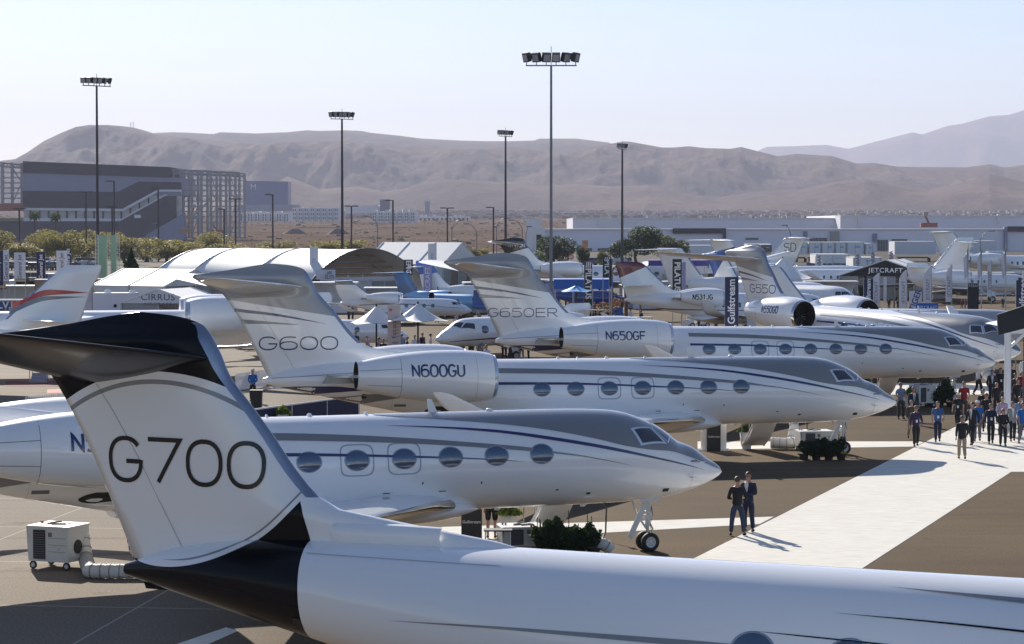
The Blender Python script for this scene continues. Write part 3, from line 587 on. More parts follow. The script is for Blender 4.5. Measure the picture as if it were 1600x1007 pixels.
# black and white paint of the nearest jet, worked out on the aircraft's own axes
def bw(name,fin=True):
    m=bpy.data.materials.new(name); m.use_nodes=True; q=NX(m); o=q.xyz(); b=q.n['Principled BSDF']; b.inputs['Roughness'].default_value=.2; b.inputs['Coat Weight'].default_value=1; b.inputs['Coat Roughness'].default_value=.03
    s=q.m('MULTIPLY',o[0],-1.); z=q.m('ADD',q.m('SUBTRACT',o[2],.031),q.m('MULTIPLY',s,.0021))
    def dist(cs,cz): return q.m('SQRT',q.m('ADD',q.m('POWER',q.m('ABSOLUTE',q.m('SUBTRACT',s,cs)),2.),q.m('POWER',q.m('ABSOLUTE',q.m('SUBTRACT',z,cz)),2.)))
    d1=dist(29.45,3.0); d2=dist(29.35,7.08)
    up=q.m('GREATER_THAN',z,5.2); bt=q.m('MULTIPLY',up,q.m('GREATER_THAN',d1,3.80))
    # forward edge of the black: a shallow curve, running on down the fuselage
    ed=q.m('ADD',26.30,q.m('MULTIPLY',q.m('POWER',q.m('ABSOLUTE',q.m('SUBTRACT',z,3.0)),2.),.12)); ed=q.m('MINIMUM',ed,26.64)
    lowr=q.m('MULTIPLY',q.m('SUBTRACT',1.,up),q.m('MULTIPLY',q.m('GREATER_THAN',d2,3.62),q.m('GREATER_THAN',s,ed)))
    bl=q.m('MAXIMUM',bt,lowr)
    ring=q.m('MULTIPLY',up,q.m('MULTIPLY',q.m('GREATER_THAN',d1,3.58),q.m('LESS_THAN',d1,3.66)))
    r2=q.m('MULTIPLY',q.m('SUBTRACT',1.,up),q.m('MULTIPLY',q.m('GREATER_THAN',d2,3.50),q.m('LESS_THAN',d2,q.m('SUBTRACT',3.535,q.m('MULTIPLY',q.m('MAXIMUM',q.m('SUBTRACT',s,28.6),0.),.05)))))
    r2=q.m('MULTIPLY',r2,q.m('GREATER_THAN',s,26.4))
    g=q.m('MAXIMUM',ring,r2); c=q.mix(g,(.87,.87,.87),(.25,.25,.27)); c=q.mix(bl,c,(.006,.006,.009)); q.l.new(c,b.inputs['Base Color']); q.l.new(q.rng(bl,0,1,1,.12),b.inputs['Coat Weight']); q.l.new(q.rng(bl,0,1,.5,.12),b.inputs['Specular IOR Level'])
    nz=q.noise(q.tc,1.1,2,.4); bp=q.n.new('ShaderNodeBump'); bp.inputs['Strength'].default_value=.05; bp.inputs['Distance'].default_value=.03; q.l.new(nz,bp.inputs['Height']); q.l.new(bp.outputs[0],b.inputs['Normal'])
    return m
BWM=bw('black_white_livery')
w5=lambda a,n,d:[a+d*i for i in range(n)]
cockG=None
jet(POSE['a'],'nearest jet with black and white tail, its black fin cap in front of everything',dict(dA=4.1,seg=112,fusmat=BWM,finmat=BWM,htmat=PBK,htlemat=PBK,wcut=9.5,ht=((24.2,7.02,2.6,.50),(28.5,7.93,.50,.04),5.3),ht_far=((24.2,7.02,2.6,.30),(28.3,7.25,.9,.10),5.3),engmat=PW,boot=(4.62,7.6),
    windows=w5(6.27,9,1.5),exits=(3,4),stairs=4.6,wz=2.93,livery=None,
    stripes=[([(13.6,3.42,.0),(14.25,3.45,.014),(15.7,3.5,.010),(17.15,3.53,0)],5),([(13.2,3.78,.05),(14.3,3.83,.03),(15.8,3.88,.008),(16.4,3.9,0)],1),([(14.8,3.10,.01),(16.3,3.15,.012),(17.6,3.19,.008),(18.3,3.21,0)],5),([(17.2,2.93,.05),(19.4,2.97,.045),(22,2.985,.025),(24.6,2.94,0)],1)],acc=PBK,
    fintext=[('G700',26.38,23.23,4.88,5.62,.078,PBK,.24)],eng=dict(y=2.5,z=3.62,s=14.75,r=1.08,L=6.0) if 0 else None,bumps=[(10,.3)]))
# air scoop at the dorsal root of the nearest jet
_n=[o for o in sc.objects if o.get('label','').startswith('nearest jet')][0]
mb=MB(); 
def sc_(u,v):
    s=26.1-2.1*u; a=math.pi*v; w_=.16+.13*math.sin(math.pi*min(1,u*1.0+.0))*1.0; zt=4.40; zb=3.98
    y=-.10-(.22*math.sin(a))*(1-.35*u)*(1 if u>.02 else .2); z=(zt+zb)/2+(zt-zb)/2*math.cos(a)*(1-.15*u); return (-s,y,z-.03)
mb.grid(sc_,14,12,0,True); mb.build('air_scoop',PW,_n)
PGB=paint('grey_blue_paint',(.33,.35,.38))
def gulf(pose,label,dA,fs,w0,sp,nw,ex,ftxt,reg,stairs,finribs,**kw):
    def gm(nm,a,b):
        m=bpy.data.materials.new(nm); m.use_nodes=True; q=NX(m); o=q.xyz(); bb=q.n['Principled BSDF']; bb.inputs['Roughness'].default_value=.24; bb.inputs['Coat Weight'].default_value=.9; bb.inputs['Coat Roughness'].default_value=.04
        s=q.m('MULTIPLY',o[0],-1.); z=q.m('SUBTRACT',q.m('SUBTRACT',o[2],pose[4]),q.m('MULTIPLY',s,pose[3]))
        k=q.m('GREATER_THAN',z,q.m('ADD',a,q.m('MULTIPLY',q.m('SUBTRACT',s,b+dA),.16))); c=q.mix(k,(.87,.87,.87),(.32,.32,.33)); q.l.new(c,bb.inputs['Base Color'])
        nz=q.noise(q.tc,1.6,3,.5); bp=q.n.new('ShaderNodeBump'); bp.inputs['Strength'].default_value=.07; bp.inputs['Distance'].default_value=.03; q.l.new(nz,bp.inputs['Height']); q.l.new(bp.outputs[0],bb.inputs['Normal'])
        return m
    d=dict(dA=dA,fs=fs,livery='swoosh',windows=w5(w0,nw,sp),exits=ex,stairs=stairs,finmat=gm('tail_paint',6.42,27.33),htmat=mat('tailplane_grey',(.62,.62,.62),.35,.15,coat=.4),
        eng=dict(y=2.45,z=3.55,s=17.6,r=1.0,L=5.35,text=reg),fintext=ftxt,finribs=finribs)
    d.update(kw); return jet(pose,label,d)
FR=[([(23.7,5.50),(25.67,5.81),(27.2,5.98)],[(23.7,5.505),(25.67,5.91),(27.2,6.11)],3),([(24.74,5.465),(25.9,5.5),(26.95,5.52)],[(24.74,5.475),(25.9,5.6),(26.95,5.69)],2)]
gulf(POSE['b'],'white jet behind the two talking men, its tail hidden by the black and white fin',-1.1,1.0,6.15,1.33,7,(3,4),None,('N501GS',20.6,18.5,3.62,4.04,.07),4.55,[],wk=.905)
gulf(POSE['c'],'white jet marked G600 on its grey-topped tail',0,1.08,7.2,1.365,7,(3,4),[('G600',26.24,23.24,4.52,5.0,.05,PBL)],('N600GU',20.96,18.97,3.62,4.04,.07),5.2,FR)
gulf(POSE['d'],'white jet marked G650ER on its tail, third of the front row',1.0,1.08,6.65,1.365,8,(4,5),[('G650ER',26.5,22.95,4.55,4.98,.04,PBL)],('N650GF',21.15,19.15,3.52,3.92,.07),5.4,FR,eng=dict(y=2.45,z=3.50,s=17.6,r=1.0,L=5.65,text=('N650GF',21.15,19.15,3.52,3.92,.07)))
gulf(POSE['e'],'white jet marked G550, standing nose-on with its round engine intake open to view',0,1.05,6.2,1.36,7,(3,4),[('G550',25.8,22.93,4.72,5.24,.06,PBL)],('N550GD',19.9,18.1,3.68,4.08,.08),None,FR,eng=dict(y=2.55,z=3.6,s=16.75,r=1.08,L=5.6,chrome=True,text=('N550GD',19.9,18.1,3.68,4.08,.08)))
# ---- smaller and farther jets behind the front rows ----
FINT=([(3.9,19.5),(4.1,20.5),(4.4,21.7),(5,22.3),(6.5,23.5),(7.55,24.35),(7.7,24.7)],[(3.0,25.5),(3.45,25.9),(6.6,27.2),(7.5,27.6),(7.7,27.5)])
FINX=([(3.9,19.0),(4.1,20.2),(4.35,21.4),(5,22.1),(6.5,23.3),(8.3,24.7),(8.5,25.1)],[(3.0,25.5),(3.45,25.8),(6.6,26.6),(8.3,27.1),(8.5,27.0)])
HTT=((24.7,7.55,2.7,.0),(27.2,7.5,1.1,.0),5.0); HTX=((23.4,5.9,2.9,.1),(26.0,6.1,1.1,.05),4.6)
SMW=(.16,.24)
def at(px,Y): return (px-800)/F*Y
def sj(label,px,Y,th,**o):
    d=dict(seg=36,low=True,wsize=SMW,wexp=.8,windows=[6.5+.95*i for i in range(7)],bumps=[]); d.update(o)
    return jet((at(px,Y),Y,th,0,0),label,d)
NAV=paint('deep_blue_paint',(.02,.05,.25)); SKB=paint('bright_blue_paint',(.025,.12,.42)); RED=paint('dark_red_paint',(.16,.015,.02)); REDB=paint('bright_red_paint',(.5,.05,.03)); LBL=paint('light_blue_paint',(.18,.42,.68))
def split(nm,lo,hi,z0,sl,s0,two=None):
    m=bpy.data.materials.new(nm); m.use_nodes=True; q=NX(m); o=q.xyz(); bb=q.n['Principled BSDF']; bb.inputs['Roughness'].default_value=.25; bb.inputs['Coat Weight'].default_value=.9
    s=q.m('MULTIPLY',o[0],-1.); k=q.m('GREATER_THAN',o[2],q.m('ADD',z0,q.m('MULTIPLY',q.m('SUBTRACT',s,s0),sl))); c=q.mix(k,lo,hi)
    if two: k2=q.m('LESS_THAN',o[2],q.m('ADD',z0+two,q.m('MULTIPLY',q.m('SUBTRACT',s,s0),sl))); c=q.mix(k2,c,lo) if 0 else q.mix(q.m('MULTIPLY',k,q.m('SUBTRACT',1.,k2)),c,lo)
    q.l.new(c,bb.inputs['Base Color']); return m
WH=(.87,.87,.87)
sj('white jet whose black tail top rises behind the G650ER tail',1100,330,3,finmat=split('black_tail_top',WH,(.01,.01,.014),6.0,-.28,25.5),htmat=PW,windows=[6.6+1.37*i for i in range(8)],wsize=(.35,.275),wexp=1,fintext=[('N1972N',26.6,24.4,6.55,6.95,.08,PW)],seg=48)
sj('white jet with dark red fin tip and maroon stripes, behind the tall navy banner',1318,210,0,scale=.88,dA=-4.6,fin=([(3.9,19.0),(4.1,20.2),(4.35,21.4),(5,22.2),(6.2,23.5),(6.95,24.3),(7.1,24.8)],[(3.0,25.5),(3.45,25.8),(6.2,26.8),(6.95,27.0),(7.1,26.9)]),finmat=split('red_tip_tail',WH,(.14,.012,.02),6.1,-.42,20.6),ht=((23.2,4.75,2.7,.1),(25.6,4.85,1.0,.05),4.4),windows=[7.2+.78*i for i in range(8)],wz=2.9,
   stripes=[([(5,2.2,.02),(9,2.35,.03),(16,2.45,.05),(20.5,2.7,.08),(21.4,3.3,.14)],5)],acc=RED,eng=dict(y=2.2,z=3.62,s=16.5,r=.88,L=4.2,text=('N531JG',19.6,17.7,3.5,3.95,.08),tm=DK),wing=None or [(.6,9.4,5.2,1.5,0),(1.5,9.9,4.6,1.6,0),(5,12.0,3.0,1.9,3),(9.6,15,1.5,2.3,4),(10.1,15.7,1.2,2.8,65),(10.3,16.4,.7,3.7,78)])
sj('white jet with blue fin leading edge marked T7-SDV',1347,234,-52,scale=.87,dA=-2.5,finmat=split('blue_edge_tail',WH,(.03,.09,.33),6.0,-1.1,22.9),windows=[6.8+1.0*i for i in range(9)],stripes=[([(12,2.3,.02),(18,2.6,.06),(23,3.2,.12)],2)],grey=NAV,blue=NAV,fintext=[('T7-SDV',26.0,23.9,4.2,4.7,.1,DK)],eng=dict(y=2.3,z=3.6,s=17.0,r=1.0,L=4.6),noframe=True,
   cockpit=[([(3.1,3.42),(2.55,3.42),(2.35,3.05),(3.05,3.05)],1),([(2.48,3.42),(1.95,'10'),(1.55,'14'),(2.25,3.05)],1)])
sj('white jet with a wraparound black windscreen peeping over the G550 engine',1322,243,-28,scale=.92,dA=-5,fin=FINT,ht=HTT,noframe=True,wsize=SMW,gear=False,
   cockpit=[([(3.8,3.45),(2.35,3.5),(2.0,3.12),(3.3,3.06)],1),([(2.3,3.5),(1.7,'8'),(1.4,'12'),(1.95,3.12)],1)])
sj('white jet showing a white tail with one slanting dark blue band',1371,330,30,finmat=split('blue_band_tail',WH,(.03,.06,.26),5.55,-.22,25.5,.75),ht=HTT,fin=FINT,windows=[6.6+1.2*i for i in range(8)])
sj('white jet facing left with its cabin door open, beside the dark peaked tent',1256,355,172,scale=.86,fin=FINT,ht=HTT,blue=NAV,stripes=[([(1.5,1.75,.05),(8,1.75,.09),(20,1.8,.09)],2)],windows=[6.4+1.2*i for i in range(8)])
sj('white jet marked SD on its tail, facing left before the trailers',985,385,178,fin=FINT,ht=HTT,fintext=[('SD',26.1,24.2,5.4,6.7,.12,DK)],eng=dict(y=2.4,z=3.6,s=17,r=.95,L=4.8,text=('N898SD',21.2,17.8,3.5,3.95,.08),tm=LNE))
sj('white jet facing left whose plain white fin rises above the dark peaked tent roof',1215,318,172,scale=.93,fin=FINX,ht=((24.6,7.9,2.4,.0),(26.6,7.8,1.0,.0),3.6),eng=dict(y=2.2,z=3.5,s=17,r=.85,L=4.2))
sj('long white jet airliner with a row of many dark windows at the right edge',1815,400,-4,scale=1.12,dA=6,fin=FINT,ht=HTT,windows=[5.5+.82*i for i in range(24)],wsize=(.17,.27),eng=dict(y=2.5,z=3.4,s=17.5,r=1.0,L=4.6))
sj('white jet with five small oval windows beyond the bare flagpoles',1625,300,-8,scale=.86,dA=-7,fin=([(3.9,20),(4.2,21),(5.2,22.4),(5.6,23)],[(3.0,25.5),(5.2,25.9),(5.6,25.7)]),ht=((22.9,4.9,2.4,.1),(25,5.0,1.0,.05),4),stripes=[([(3,2.0,.01),(8,2.2,.04),(17,2.4,.05)],1)],windows=[6.2+.85*i for i in range(6)],wsize=(.15,.22))
sj('pale grey-topped jet nose under the black canopy at the right edge',1640,170,-16,scale=.85,dA=-2,fusmat=None,livery='swoosh',grey=PLG,noframe=True,fin=FINT,ht=HTT,gear=False,windows=[6.8+1.1*i for i in range(7)])
# light jets in the middle of the field
sj('small white and grey jet with over-wing engines, in front of the arched tent',738,232,-3,scale=.60,dA=-5,fin=([(3.9,17.5),(4.1,19.5),(4.5,21),(5.3,22.3),(6.6,24),(7.1,24.7)],[(3.0,25.2),(3.45,25.8),(6.6,27),(7.1,26.9)]),ht=((24.0,6.85,2.6,0),(26.6,6.85,1.1,0),4.6),finmat=split('grey_top_tail',WH,(.22,.25,.30),6.2,0,25),
   windows=[6.2,7.6,9.0,10.4],wsize=(.3,.3),stripes=[([(1.0,2.5,.02),(4,2.72,.06),(9,3.1,.06),(13,3.2,.12),(18,3.0,.05)],1)],eng=dict(y=2.3,z=4.15,s=16.4,r=.85,L=5.2),noframe=True,name='light_jet')
sj('small jet with a pale blue nose and a blue fin, beyond the white canopies',766,245,-38,scale=.60,dA=-6,base=LBL,finmat=split('blue_light_tail',(.1,.2,.36),(.05,.22,.52),5.5,0,25),fin=FINT,ht=HTT,noframe=True,wsize=(.3,.3),windows=[6,7.6,9.2],name='light_jet')
sj('small jet with a bright blue fin top and navy band, behind the G650ER tail edge',860,262,-4,scale=.66,dA=-5,finmat=split('bright_blue_tail',WH,(.02,.15,.62),5.9,-.1,25),ht=HTT,fin=FINX,name='light_jet')
sj('small white jet pointing left with its dark cabin door open beside the G650ER tail',680,166,222,scale=.74,dA=-6,fin=([(3.9,20),(4.1,21),(4.9,22.4),(5.1,23)],[(3.0,25.5),(4.8,25.9),(5.1,25.7)]),ht=((23.4,4.4,2.2,.1),(25.2,4.5,1.0,.05),2.6),windows=[5.0,6.9,8.4],wsize=(.42,.36),wz=2.95,noframe=True,stripes=[([(1.2,1.9,.02),(5,2.05,.06),(14,2.2,.06)],5)],acc=RED,cockpit=[([(3.9,3.5),(3.0,3.55),(2.4,3.1),(3.8,3.0)],1),([(2.9,3.6),(2.3,'9'),(1.8,'13'),(2.3,3.12)],1)],name='light_jet')
# left side
sj('white jet facing left with red and grey flashes across its swept fin',-560,137,177,scale=.88,dA=1,fin=([(3.9,18.5),(4.1,20.5),(4.35,22.0),(5,22.9),(6.5,24.5),(7.7,25.9),(8.1,26.5)],[(3.0,26.4),(3.45,26.9),(6.6,28.1),(8.0,28.75),(8.1,28.7)]),ht=((23.6,4.6,2.9,.1),(26.4,4.7,1.1,.05),4.6),
   finribs=[([(23.0,5.35),(25.2,6.15),(27.9,6.35)],[(23.3,5.75),(25.4,6.55),(27.9,6.36)],2),([(22.8,4.95),(25.2,5.85),(27.7,6.08)],[(23.0,5.33),(25.3,6.13),(27.7,6.09)],3)],blue=PGY,grey=REDB,fs=1,stripes=[([(12,1.75,.03),(20,2.1,.07),(24,2.7,.03)],5)],acc=REDB)
sj('white jet facing left whose bulky engine shows between the two foremost tails',-135,149.1,192,scale=1.0,fin=([(3.9,20),(4.1,21),(4.9,22.4),(5.1,23)],[(3.0,25.5),(4.8,25.9),(5.1,25.7)]),ht=((23.4,4.4,2.2,.1),(25.2,4.5,1.0,.05),2.6),eng=dict(y=2.6,z=3.75,s=16.4,r=1.2,L=6.0))
# blue turboprops under the blue awnings
def prop(label,px,Y,th,body,k=1.,wingy=1):
    x,y=at(px,Y),Y; t=empty('turboprop_aircraft',(x,y,0),R(th),label,'aircraft','turboprop aircraft on the apron'); t.scale=(k,)*3
    f=hermite([(0,1.75,1.65,.03),(.25,1.95,1.45,.28),(1.5,2.1,1.2,.5),(2.6,2.2,1.0,.68),(3.3,2.65,.95,.75),(4.0,2.95,.93,.8),(6,3.0,.9,.82),(8.5,2.95,1.1,.75),(11,2.75,1.75,.4),(13,2.55,2.1,.15)])
    mb=MB(); mb.loft([[(-s,f(s)[2]*math.sin(6.2832*k_/32),(f(s)[0]+f(s)[1])/2+(f(s)[0]-f(s)[1])/2*math.cos(6.2832*k_/32)) for k_ in range(32)] for s in [i*.26 for i in range(51)]],0); mb.build('fuselage',body,t)
    for sd in(-1,1):
        mb=MB(); lifting(mb,[((-5.2,sd*.5,1.15),2.0,.13,(0,0,1),.05),((-5.5,sd*7.2,1.75),1.25,.12,(0,0,1),.03),((-5.9,sd*7.6,2.2),.8,.1,(0,-sd,.4),.02)],0); mb.build('wing',body,t)
        mb=MB(); lifting(mb,[((-11.6,0,4.3),1.4,.1,(0,0,1),.0),((-11.9,sd*2.5,4.3),.9,.1,(0,0,1),.0)],0); mb.build('tailplane',PW,t)
        for i in range(5): mb=MB(); mb.sphere((-(4.6+.9*i),sd*.80,2.35),.19,0,10,(1,.15,1)); mb.build('cabin_window',CKP,t)
        mb=MB(); mb.box((-3.25,sd*.52,2.45),(.6,.35,.32),0,ry=R(-28),tap=.8); mb.build('cockpit_window',CKP,t)
        mb=MB(); mb.tube([(-6.3,sd*2.1,.3),(-6.3,sd*2.1,1.2)],.06,8); g=mb.build('main_gear',GST,t); a,b=MB(),MB(); wheel(a,b,(-6.3,sd*2.1,.3),.3,.2); wo=a.build('wheel',RUB,g); b.build('rim',[GST,DK],wo)
    mb=MB(); mb.prism([(-9.8,2.7),(-11.6,4.35),(-12.9,4.35),(-13.1,2.2)],'y',-.06,.06); mb.build('tail_fin',body,t)
    mb=MB(); mb.tube([(.05,0,1.7),(.3,0,1.7)],[.2,.03],12,0)
    for a in range(4): c,s_=math.cos(a*1.571+.5),math.sin(a*1.571+.5); mb.box((.1,.65*c,1.7+.65*s_),(.05,1.05,.16),0,rx=math.atan2(s_,c))
    mb.build('propeller',DK,t)
    mb=MB(); mb.tube([(-1.9,0,.25),(-1.9,0,1.2)],.05,8); g=mb.build('nose_gear',GST,t); a,b=MB(),MB(); wheel(a,b,(-1.9,0,.25),.25,.16); wo=a.build('wheel',RUB,g); b.build('rim',[GST,DK],wo)
    return t
prop('bright blue turboprop with white chin, nose towards the black feather banner',909,225,-14,SKB,.80)
prop('blue turboprop partly hidden behind the first blue turboprop',1000,262,-10,NAV,.8)
# ================= TENTS, BANNERS, MASTS, BUILDINGS =================
TW=mat('tent_fabric',(.80,.79,.77),.6,var=.04,vs=.4); TS=mat('tent_wall',(.60,.61,.63),.6,var=.05); TG=mat('tent_glass',(.25,.28,.30),.15); FR_=mat('aluminium_frame',(.4,.41,.43),.4,.8); BLK=mat('black_fabric',(.012,.013,.018),.6); NVF=mat('navy_fabric',(.014,.02,.07),.6); WF=mat('white_fabric',(.68,.68,.74),.7,var=.03); BLF=mat('blue_fabric',(.02,.13,.50),.6); LBF=mat('light_blue_fabric',(.03,.30,.70),.6); PNK=mat('pale_pink_fabric',(.60,.50,.49),.7)
POLE=mat('dark_bronze_pole',(.045,.035,.04),.5); POLG=mat('grey_pole',(.20,.21,.24),.45,.4)
def gable(name,label,px,Y,w,dep,th,eave,ridge,gm,rm,wm,text=None,ts=1,tm=None,cat='tent',posts=True,text2=None):
    t=empty(name,(at(px,Y),Y,0),R(th),label,cat,'event tents')
    mb=MB(); mb.prism([(-w/2-.1,eave-.02),(0,ridge),(w/2+.1,eave-.02),(w/2+.1,eave+.03),(0,ridge+.07),(-w/2-.1,eave+.03)],'y',-.15,dep,0)
    n=int(dep/4)
    for i in range(n+1): mb.prism([(-w/2-.12,eave+.0),(0,ridge+.05),(w/2+.12,eave),(w/2+.12,eave+.08),(0,ridge+.13),(-w/2-.12,eave+.08)],'y',i*dep/max(n,1)-.05,i*dep/max(n,1)+.05,1)
    mb.build('roof',[rm,TS],t)
    mb=MB(); mb.prism([(-w/2,eave),(0,ridge-.03),(w/2,eave)],'y',-.08,.02,0); go=mb.build('gable_panel',gm,t)
    if text:
        mb=MB(); put_text(mb,text,ts,Matrix.Translation((0,-.10,eave+(ridge-eave)*.36+(.12*ts if text2 else 0)))@Matrix.Rotation(math.pi/2,4,'X'),0,1.15,.01,1.1)
        if text2: put_text(mb,text2,ts*.5,Matrix.Translation((0,-.10,eave+(ridge-eave)*.36-.62*ts))@Matrix.Rotation(math.pi/2,4,'X'),0,1.3,0,1.2)
        mb.build('lettering',tm,go)
    mb=MB(); 
    for i in range(n+1):
        for s in(-1,1): mb.box((s*w/2,i*dep/max(n,1),eave/2),(.14,.14,eave),1)
    for s in(-1,1): mb.box((s*(w/2-.05),dep/2,eave/2-.01),(.04,dep-.2,eave-.02),0)
    mb.box((0,dep-.1,eave/2-.01),(w-.2,.04,eave-.02),0)
    k=max(2,int(w/2.2))
    for i in range(k+1): mb.box((-w/2+i*w/k,.03,eave/2),(.09,.09,eave),1)
    for i in range(k):
        if i%2==0: mb.box((-w/2+(i+.5)*w/k,.05,eave/2),(w/k-.1,.03,eave-.04),2)
    mb.build('walls',[wm,FR_,TG],t); return t
gable('event_tent','long white tent with a plain gable, right of the arched tent',722,345,11,13,62,4.0,7.0,TS,TW,TS)
gable('event_tent','white peaked tent lettered CIRRUS AIRCRAFT',247,196,6.4,7,-14,3.1,4.15,WF,TW,WF,'CIRRUS',.72,LNE,text2='AIRCRAFT')
gable('event_tent','black gabled tent lettered JETCRAFT with white roof',1384,311,12.2,9,-24,2.95,5.0,BLK,TW,TG,'JETCRAFT',.82,PW)
gable('event_tent','low white tent behind the CIRRUS tent',305,235,9,9,58,3.6,5.1,TS,TW,TS)
gable('event_tent','white exhibition roof with a purple-blue band, right of the wooden arches',1085,330,9,10,40,2.9,4.4,WF,TW,TS)
# arched hangar tent
def arch_tent():
    A=Vector2=None; a=V((at(478,286),286,0)); b=V((at(668,300),300,0)); t=empty('arched_tent',a,0,'large white arched tent with an open arched front and wavy roof ridge','tent','event tents')
    ax=(b-a); dpt=V((-21,13.0,0)); nb=3
    def pt(u,v,dz=0):
        p=ax*v+dpt*u; prof=math.sin(math.pi*v)**.75; wave=1-.022*math.sin(math.pi*((u*2.6)%1.0))
        return V((p.x,p.y,1.9+4.75*prof*wave+dz))
    mb=MB(); mb.grid(lambda u,v:pt(u,v),40,36,0,True); mb.grid(lambda u,v:pt(u,v,-.08),40,36,0,True)
    for k in(0,.385,.77,1.): mb.tube([pt(k,v,.05) for v in [i/24 for i in range(25)]],.05,6,1)
    mb.build('roof',[TW,FR_],t)
    mb=MB()
    for v in(0,.12,.25,.38,.5,.62,.75,.88,1): p=pt(.12,v); mb.box((p.x,p.y,p.z/2*.55),(.16,.16,p.z*.55),1)
    p0,p1=pt(.10,0),pt(.10,1); L=(p1-p0).length; an=math.atan2(p1.y-p0.y,p1.x-p0.x); c=(p0+p1)/2
    mb.box((c.x,c.y,2.95),(L*.97,.12,.5),2,rz=an); mb.box((c.x,c.y+.2,1.35),(L*.96,.06,2.7),0,rz=an)
    for i in range(9):
        q=p0+(p1-p0)*((i+.5)/9); 
        if i%3!=2: mb.box((q.x,q.y-.02,1.35),(L/9*.8,.08,2.5),3,rz=an)
    for z in(3.6,4.3,5.0,5.7):
        hw=.5-(math.asin(min(1,((z-1.9)/4.75)**(1/.75)))/math.pi); q0,q1=p0+(p1-p0)*(.5-hw),p0+(p1-p0)*(.5+hw); mb.tube([(q0.x,q0.y+.5,z),(q1.x,q1.y+.5,z)],.13,6,1)
    for s in(-1,1):
        q=c+(p1-p0)*s*.0; mb.tube([(c.x,c.y,6.3),(c.x+(p1-p0).x*.33*s,c.y+(p1-p0).y*.33*s,3.2)],.07,6,1)
    mb.build('front_frame',[TS,FR_,WF,TG],t)
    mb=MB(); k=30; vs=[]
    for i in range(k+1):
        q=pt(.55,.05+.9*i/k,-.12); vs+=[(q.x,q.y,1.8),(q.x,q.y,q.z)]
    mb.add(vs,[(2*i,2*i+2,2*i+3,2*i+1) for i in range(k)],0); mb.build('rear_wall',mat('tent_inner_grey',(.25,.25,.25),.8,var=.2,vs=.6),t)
    mb=MB(); q=pt(.0,.14); mb.box((q.x+.3,q.y-.3,3.6),(2.9,.08,1.2),0,rz=an); so=mb.build('sign_board',WF,t)
    mb=MB(); put_text(mb,'jet',.75,Matrix.Translation((q.x+.75,q.y-.42,3.9))@Matrix.Rotation(an,4,'Z')@Matrix.Rotation(math.pi/2,4,'X')); put_text(mb,'ELITE',.62,Matrix.Translation((q.x+.75,q.y-.42,3.3))@Matrix.Rotation(an,4,'Z')@Matrix.Rotation(math.pi/2,4,'X')); mb.build('lettering',DK,so)
arch_tent()
def canopy(label,px,Y,py_top,py_eave,wpx,lob=5,rz=0,m=TW,poles=True,cat='canopy'):
    c=P(px,py_top,Y); zt=c.z; ze=P(px,py_eave,Y).z; r=wpx/2/ppm(Y); t=empty('fabric_canopy',(c.x,Y,0),rz,label,cat,'peaked fabric canopies')
    mb=MB(); n=lob*12
    def fn(u,v):
        a=2*math.pi*v; k=abs(math.cos(lob*a/2)); rr=r*(.80+.20*k**2); q=u
        return (rr*q*math.cos(a),rr*q*math.sin(a),ze+(zt-ze)*(1-q)**1.55-.12*q*q*(k**3)*r*.3)
    mb.grid(fn,12,n,0,True); mb.grid(lambda u,v:tuple(V(fn(u,v))-V((0,0,.03))),12,n,0,True); mb.build('fabric',m,t)
    mb=MB(); mb.tube([(0,0,0),(0,0,zt+.12)],.06,10); mb.tube([(0,0,0),(0,0,.12)],.45,12); mb.build('pole',BLK,t); return t
canopy('left one of the two white peaked canopies before the Falcon banner',588,162,478,504,92,5,.3)
canopy('right one of the two white peaked canopies, touching the Falcon banner',653,158,474,500,98,5,1.0)
canopy('tall white stretch canopy with a steep peak right of the G550 tail',1223,255,403,434,110,4,.5)
canopy('small bright blue parasol near the arched tent',684,255,450,459,19,6,0,LBF,cat='parasol')
canopy('light blue canopy over the blue turboprops',900,205,446,455,58,5,.2,LBF)
canopy('grey-brown little canopy beside the cockpit nose left of the JETCRAFT tent',1334,255,452,466,34,4,.2,mat('taupe_fabric',(.2,.17,.15),.8))
canopy('low white canopy at the left edge under the banners',8,190,487,497,90,5,.1)
def awning(label,x0,x1,y0,y1,Y,m,dep=5):
    a=P(x0,y0,Y); b=P(x1,y1,Y); t=empty('awning',((a.x+b.x)/2,Y,0),0,label,'awning'); w=abs(b.x-a.x); mb=MB(); mb.box((0,0,(a.z+b.z)/2),(w,.1,a.z-b.z),0); mb.box((0,dep/2,a.z+.03),(w,dep,.1),0); mb.build('valance',m,t)
    mb=MB(); 
    for sx in(-.47,-.16,.16,.47):
        for yy in(.1,dep-.1): mb.tube([(w*sx,yy,0),(w*sx,yy,b.z+.1)],.05,6)
    mb.build('frame',FR_,t); return t
awning('long blue awning stretched behind the black mast banners',865,958,438,452,240,BLF)
awning('purple-blue band awning under the white exhibition roof',1013,1108,408,416,322,mat('violet_fabric',(.07,.06,.28),.7))
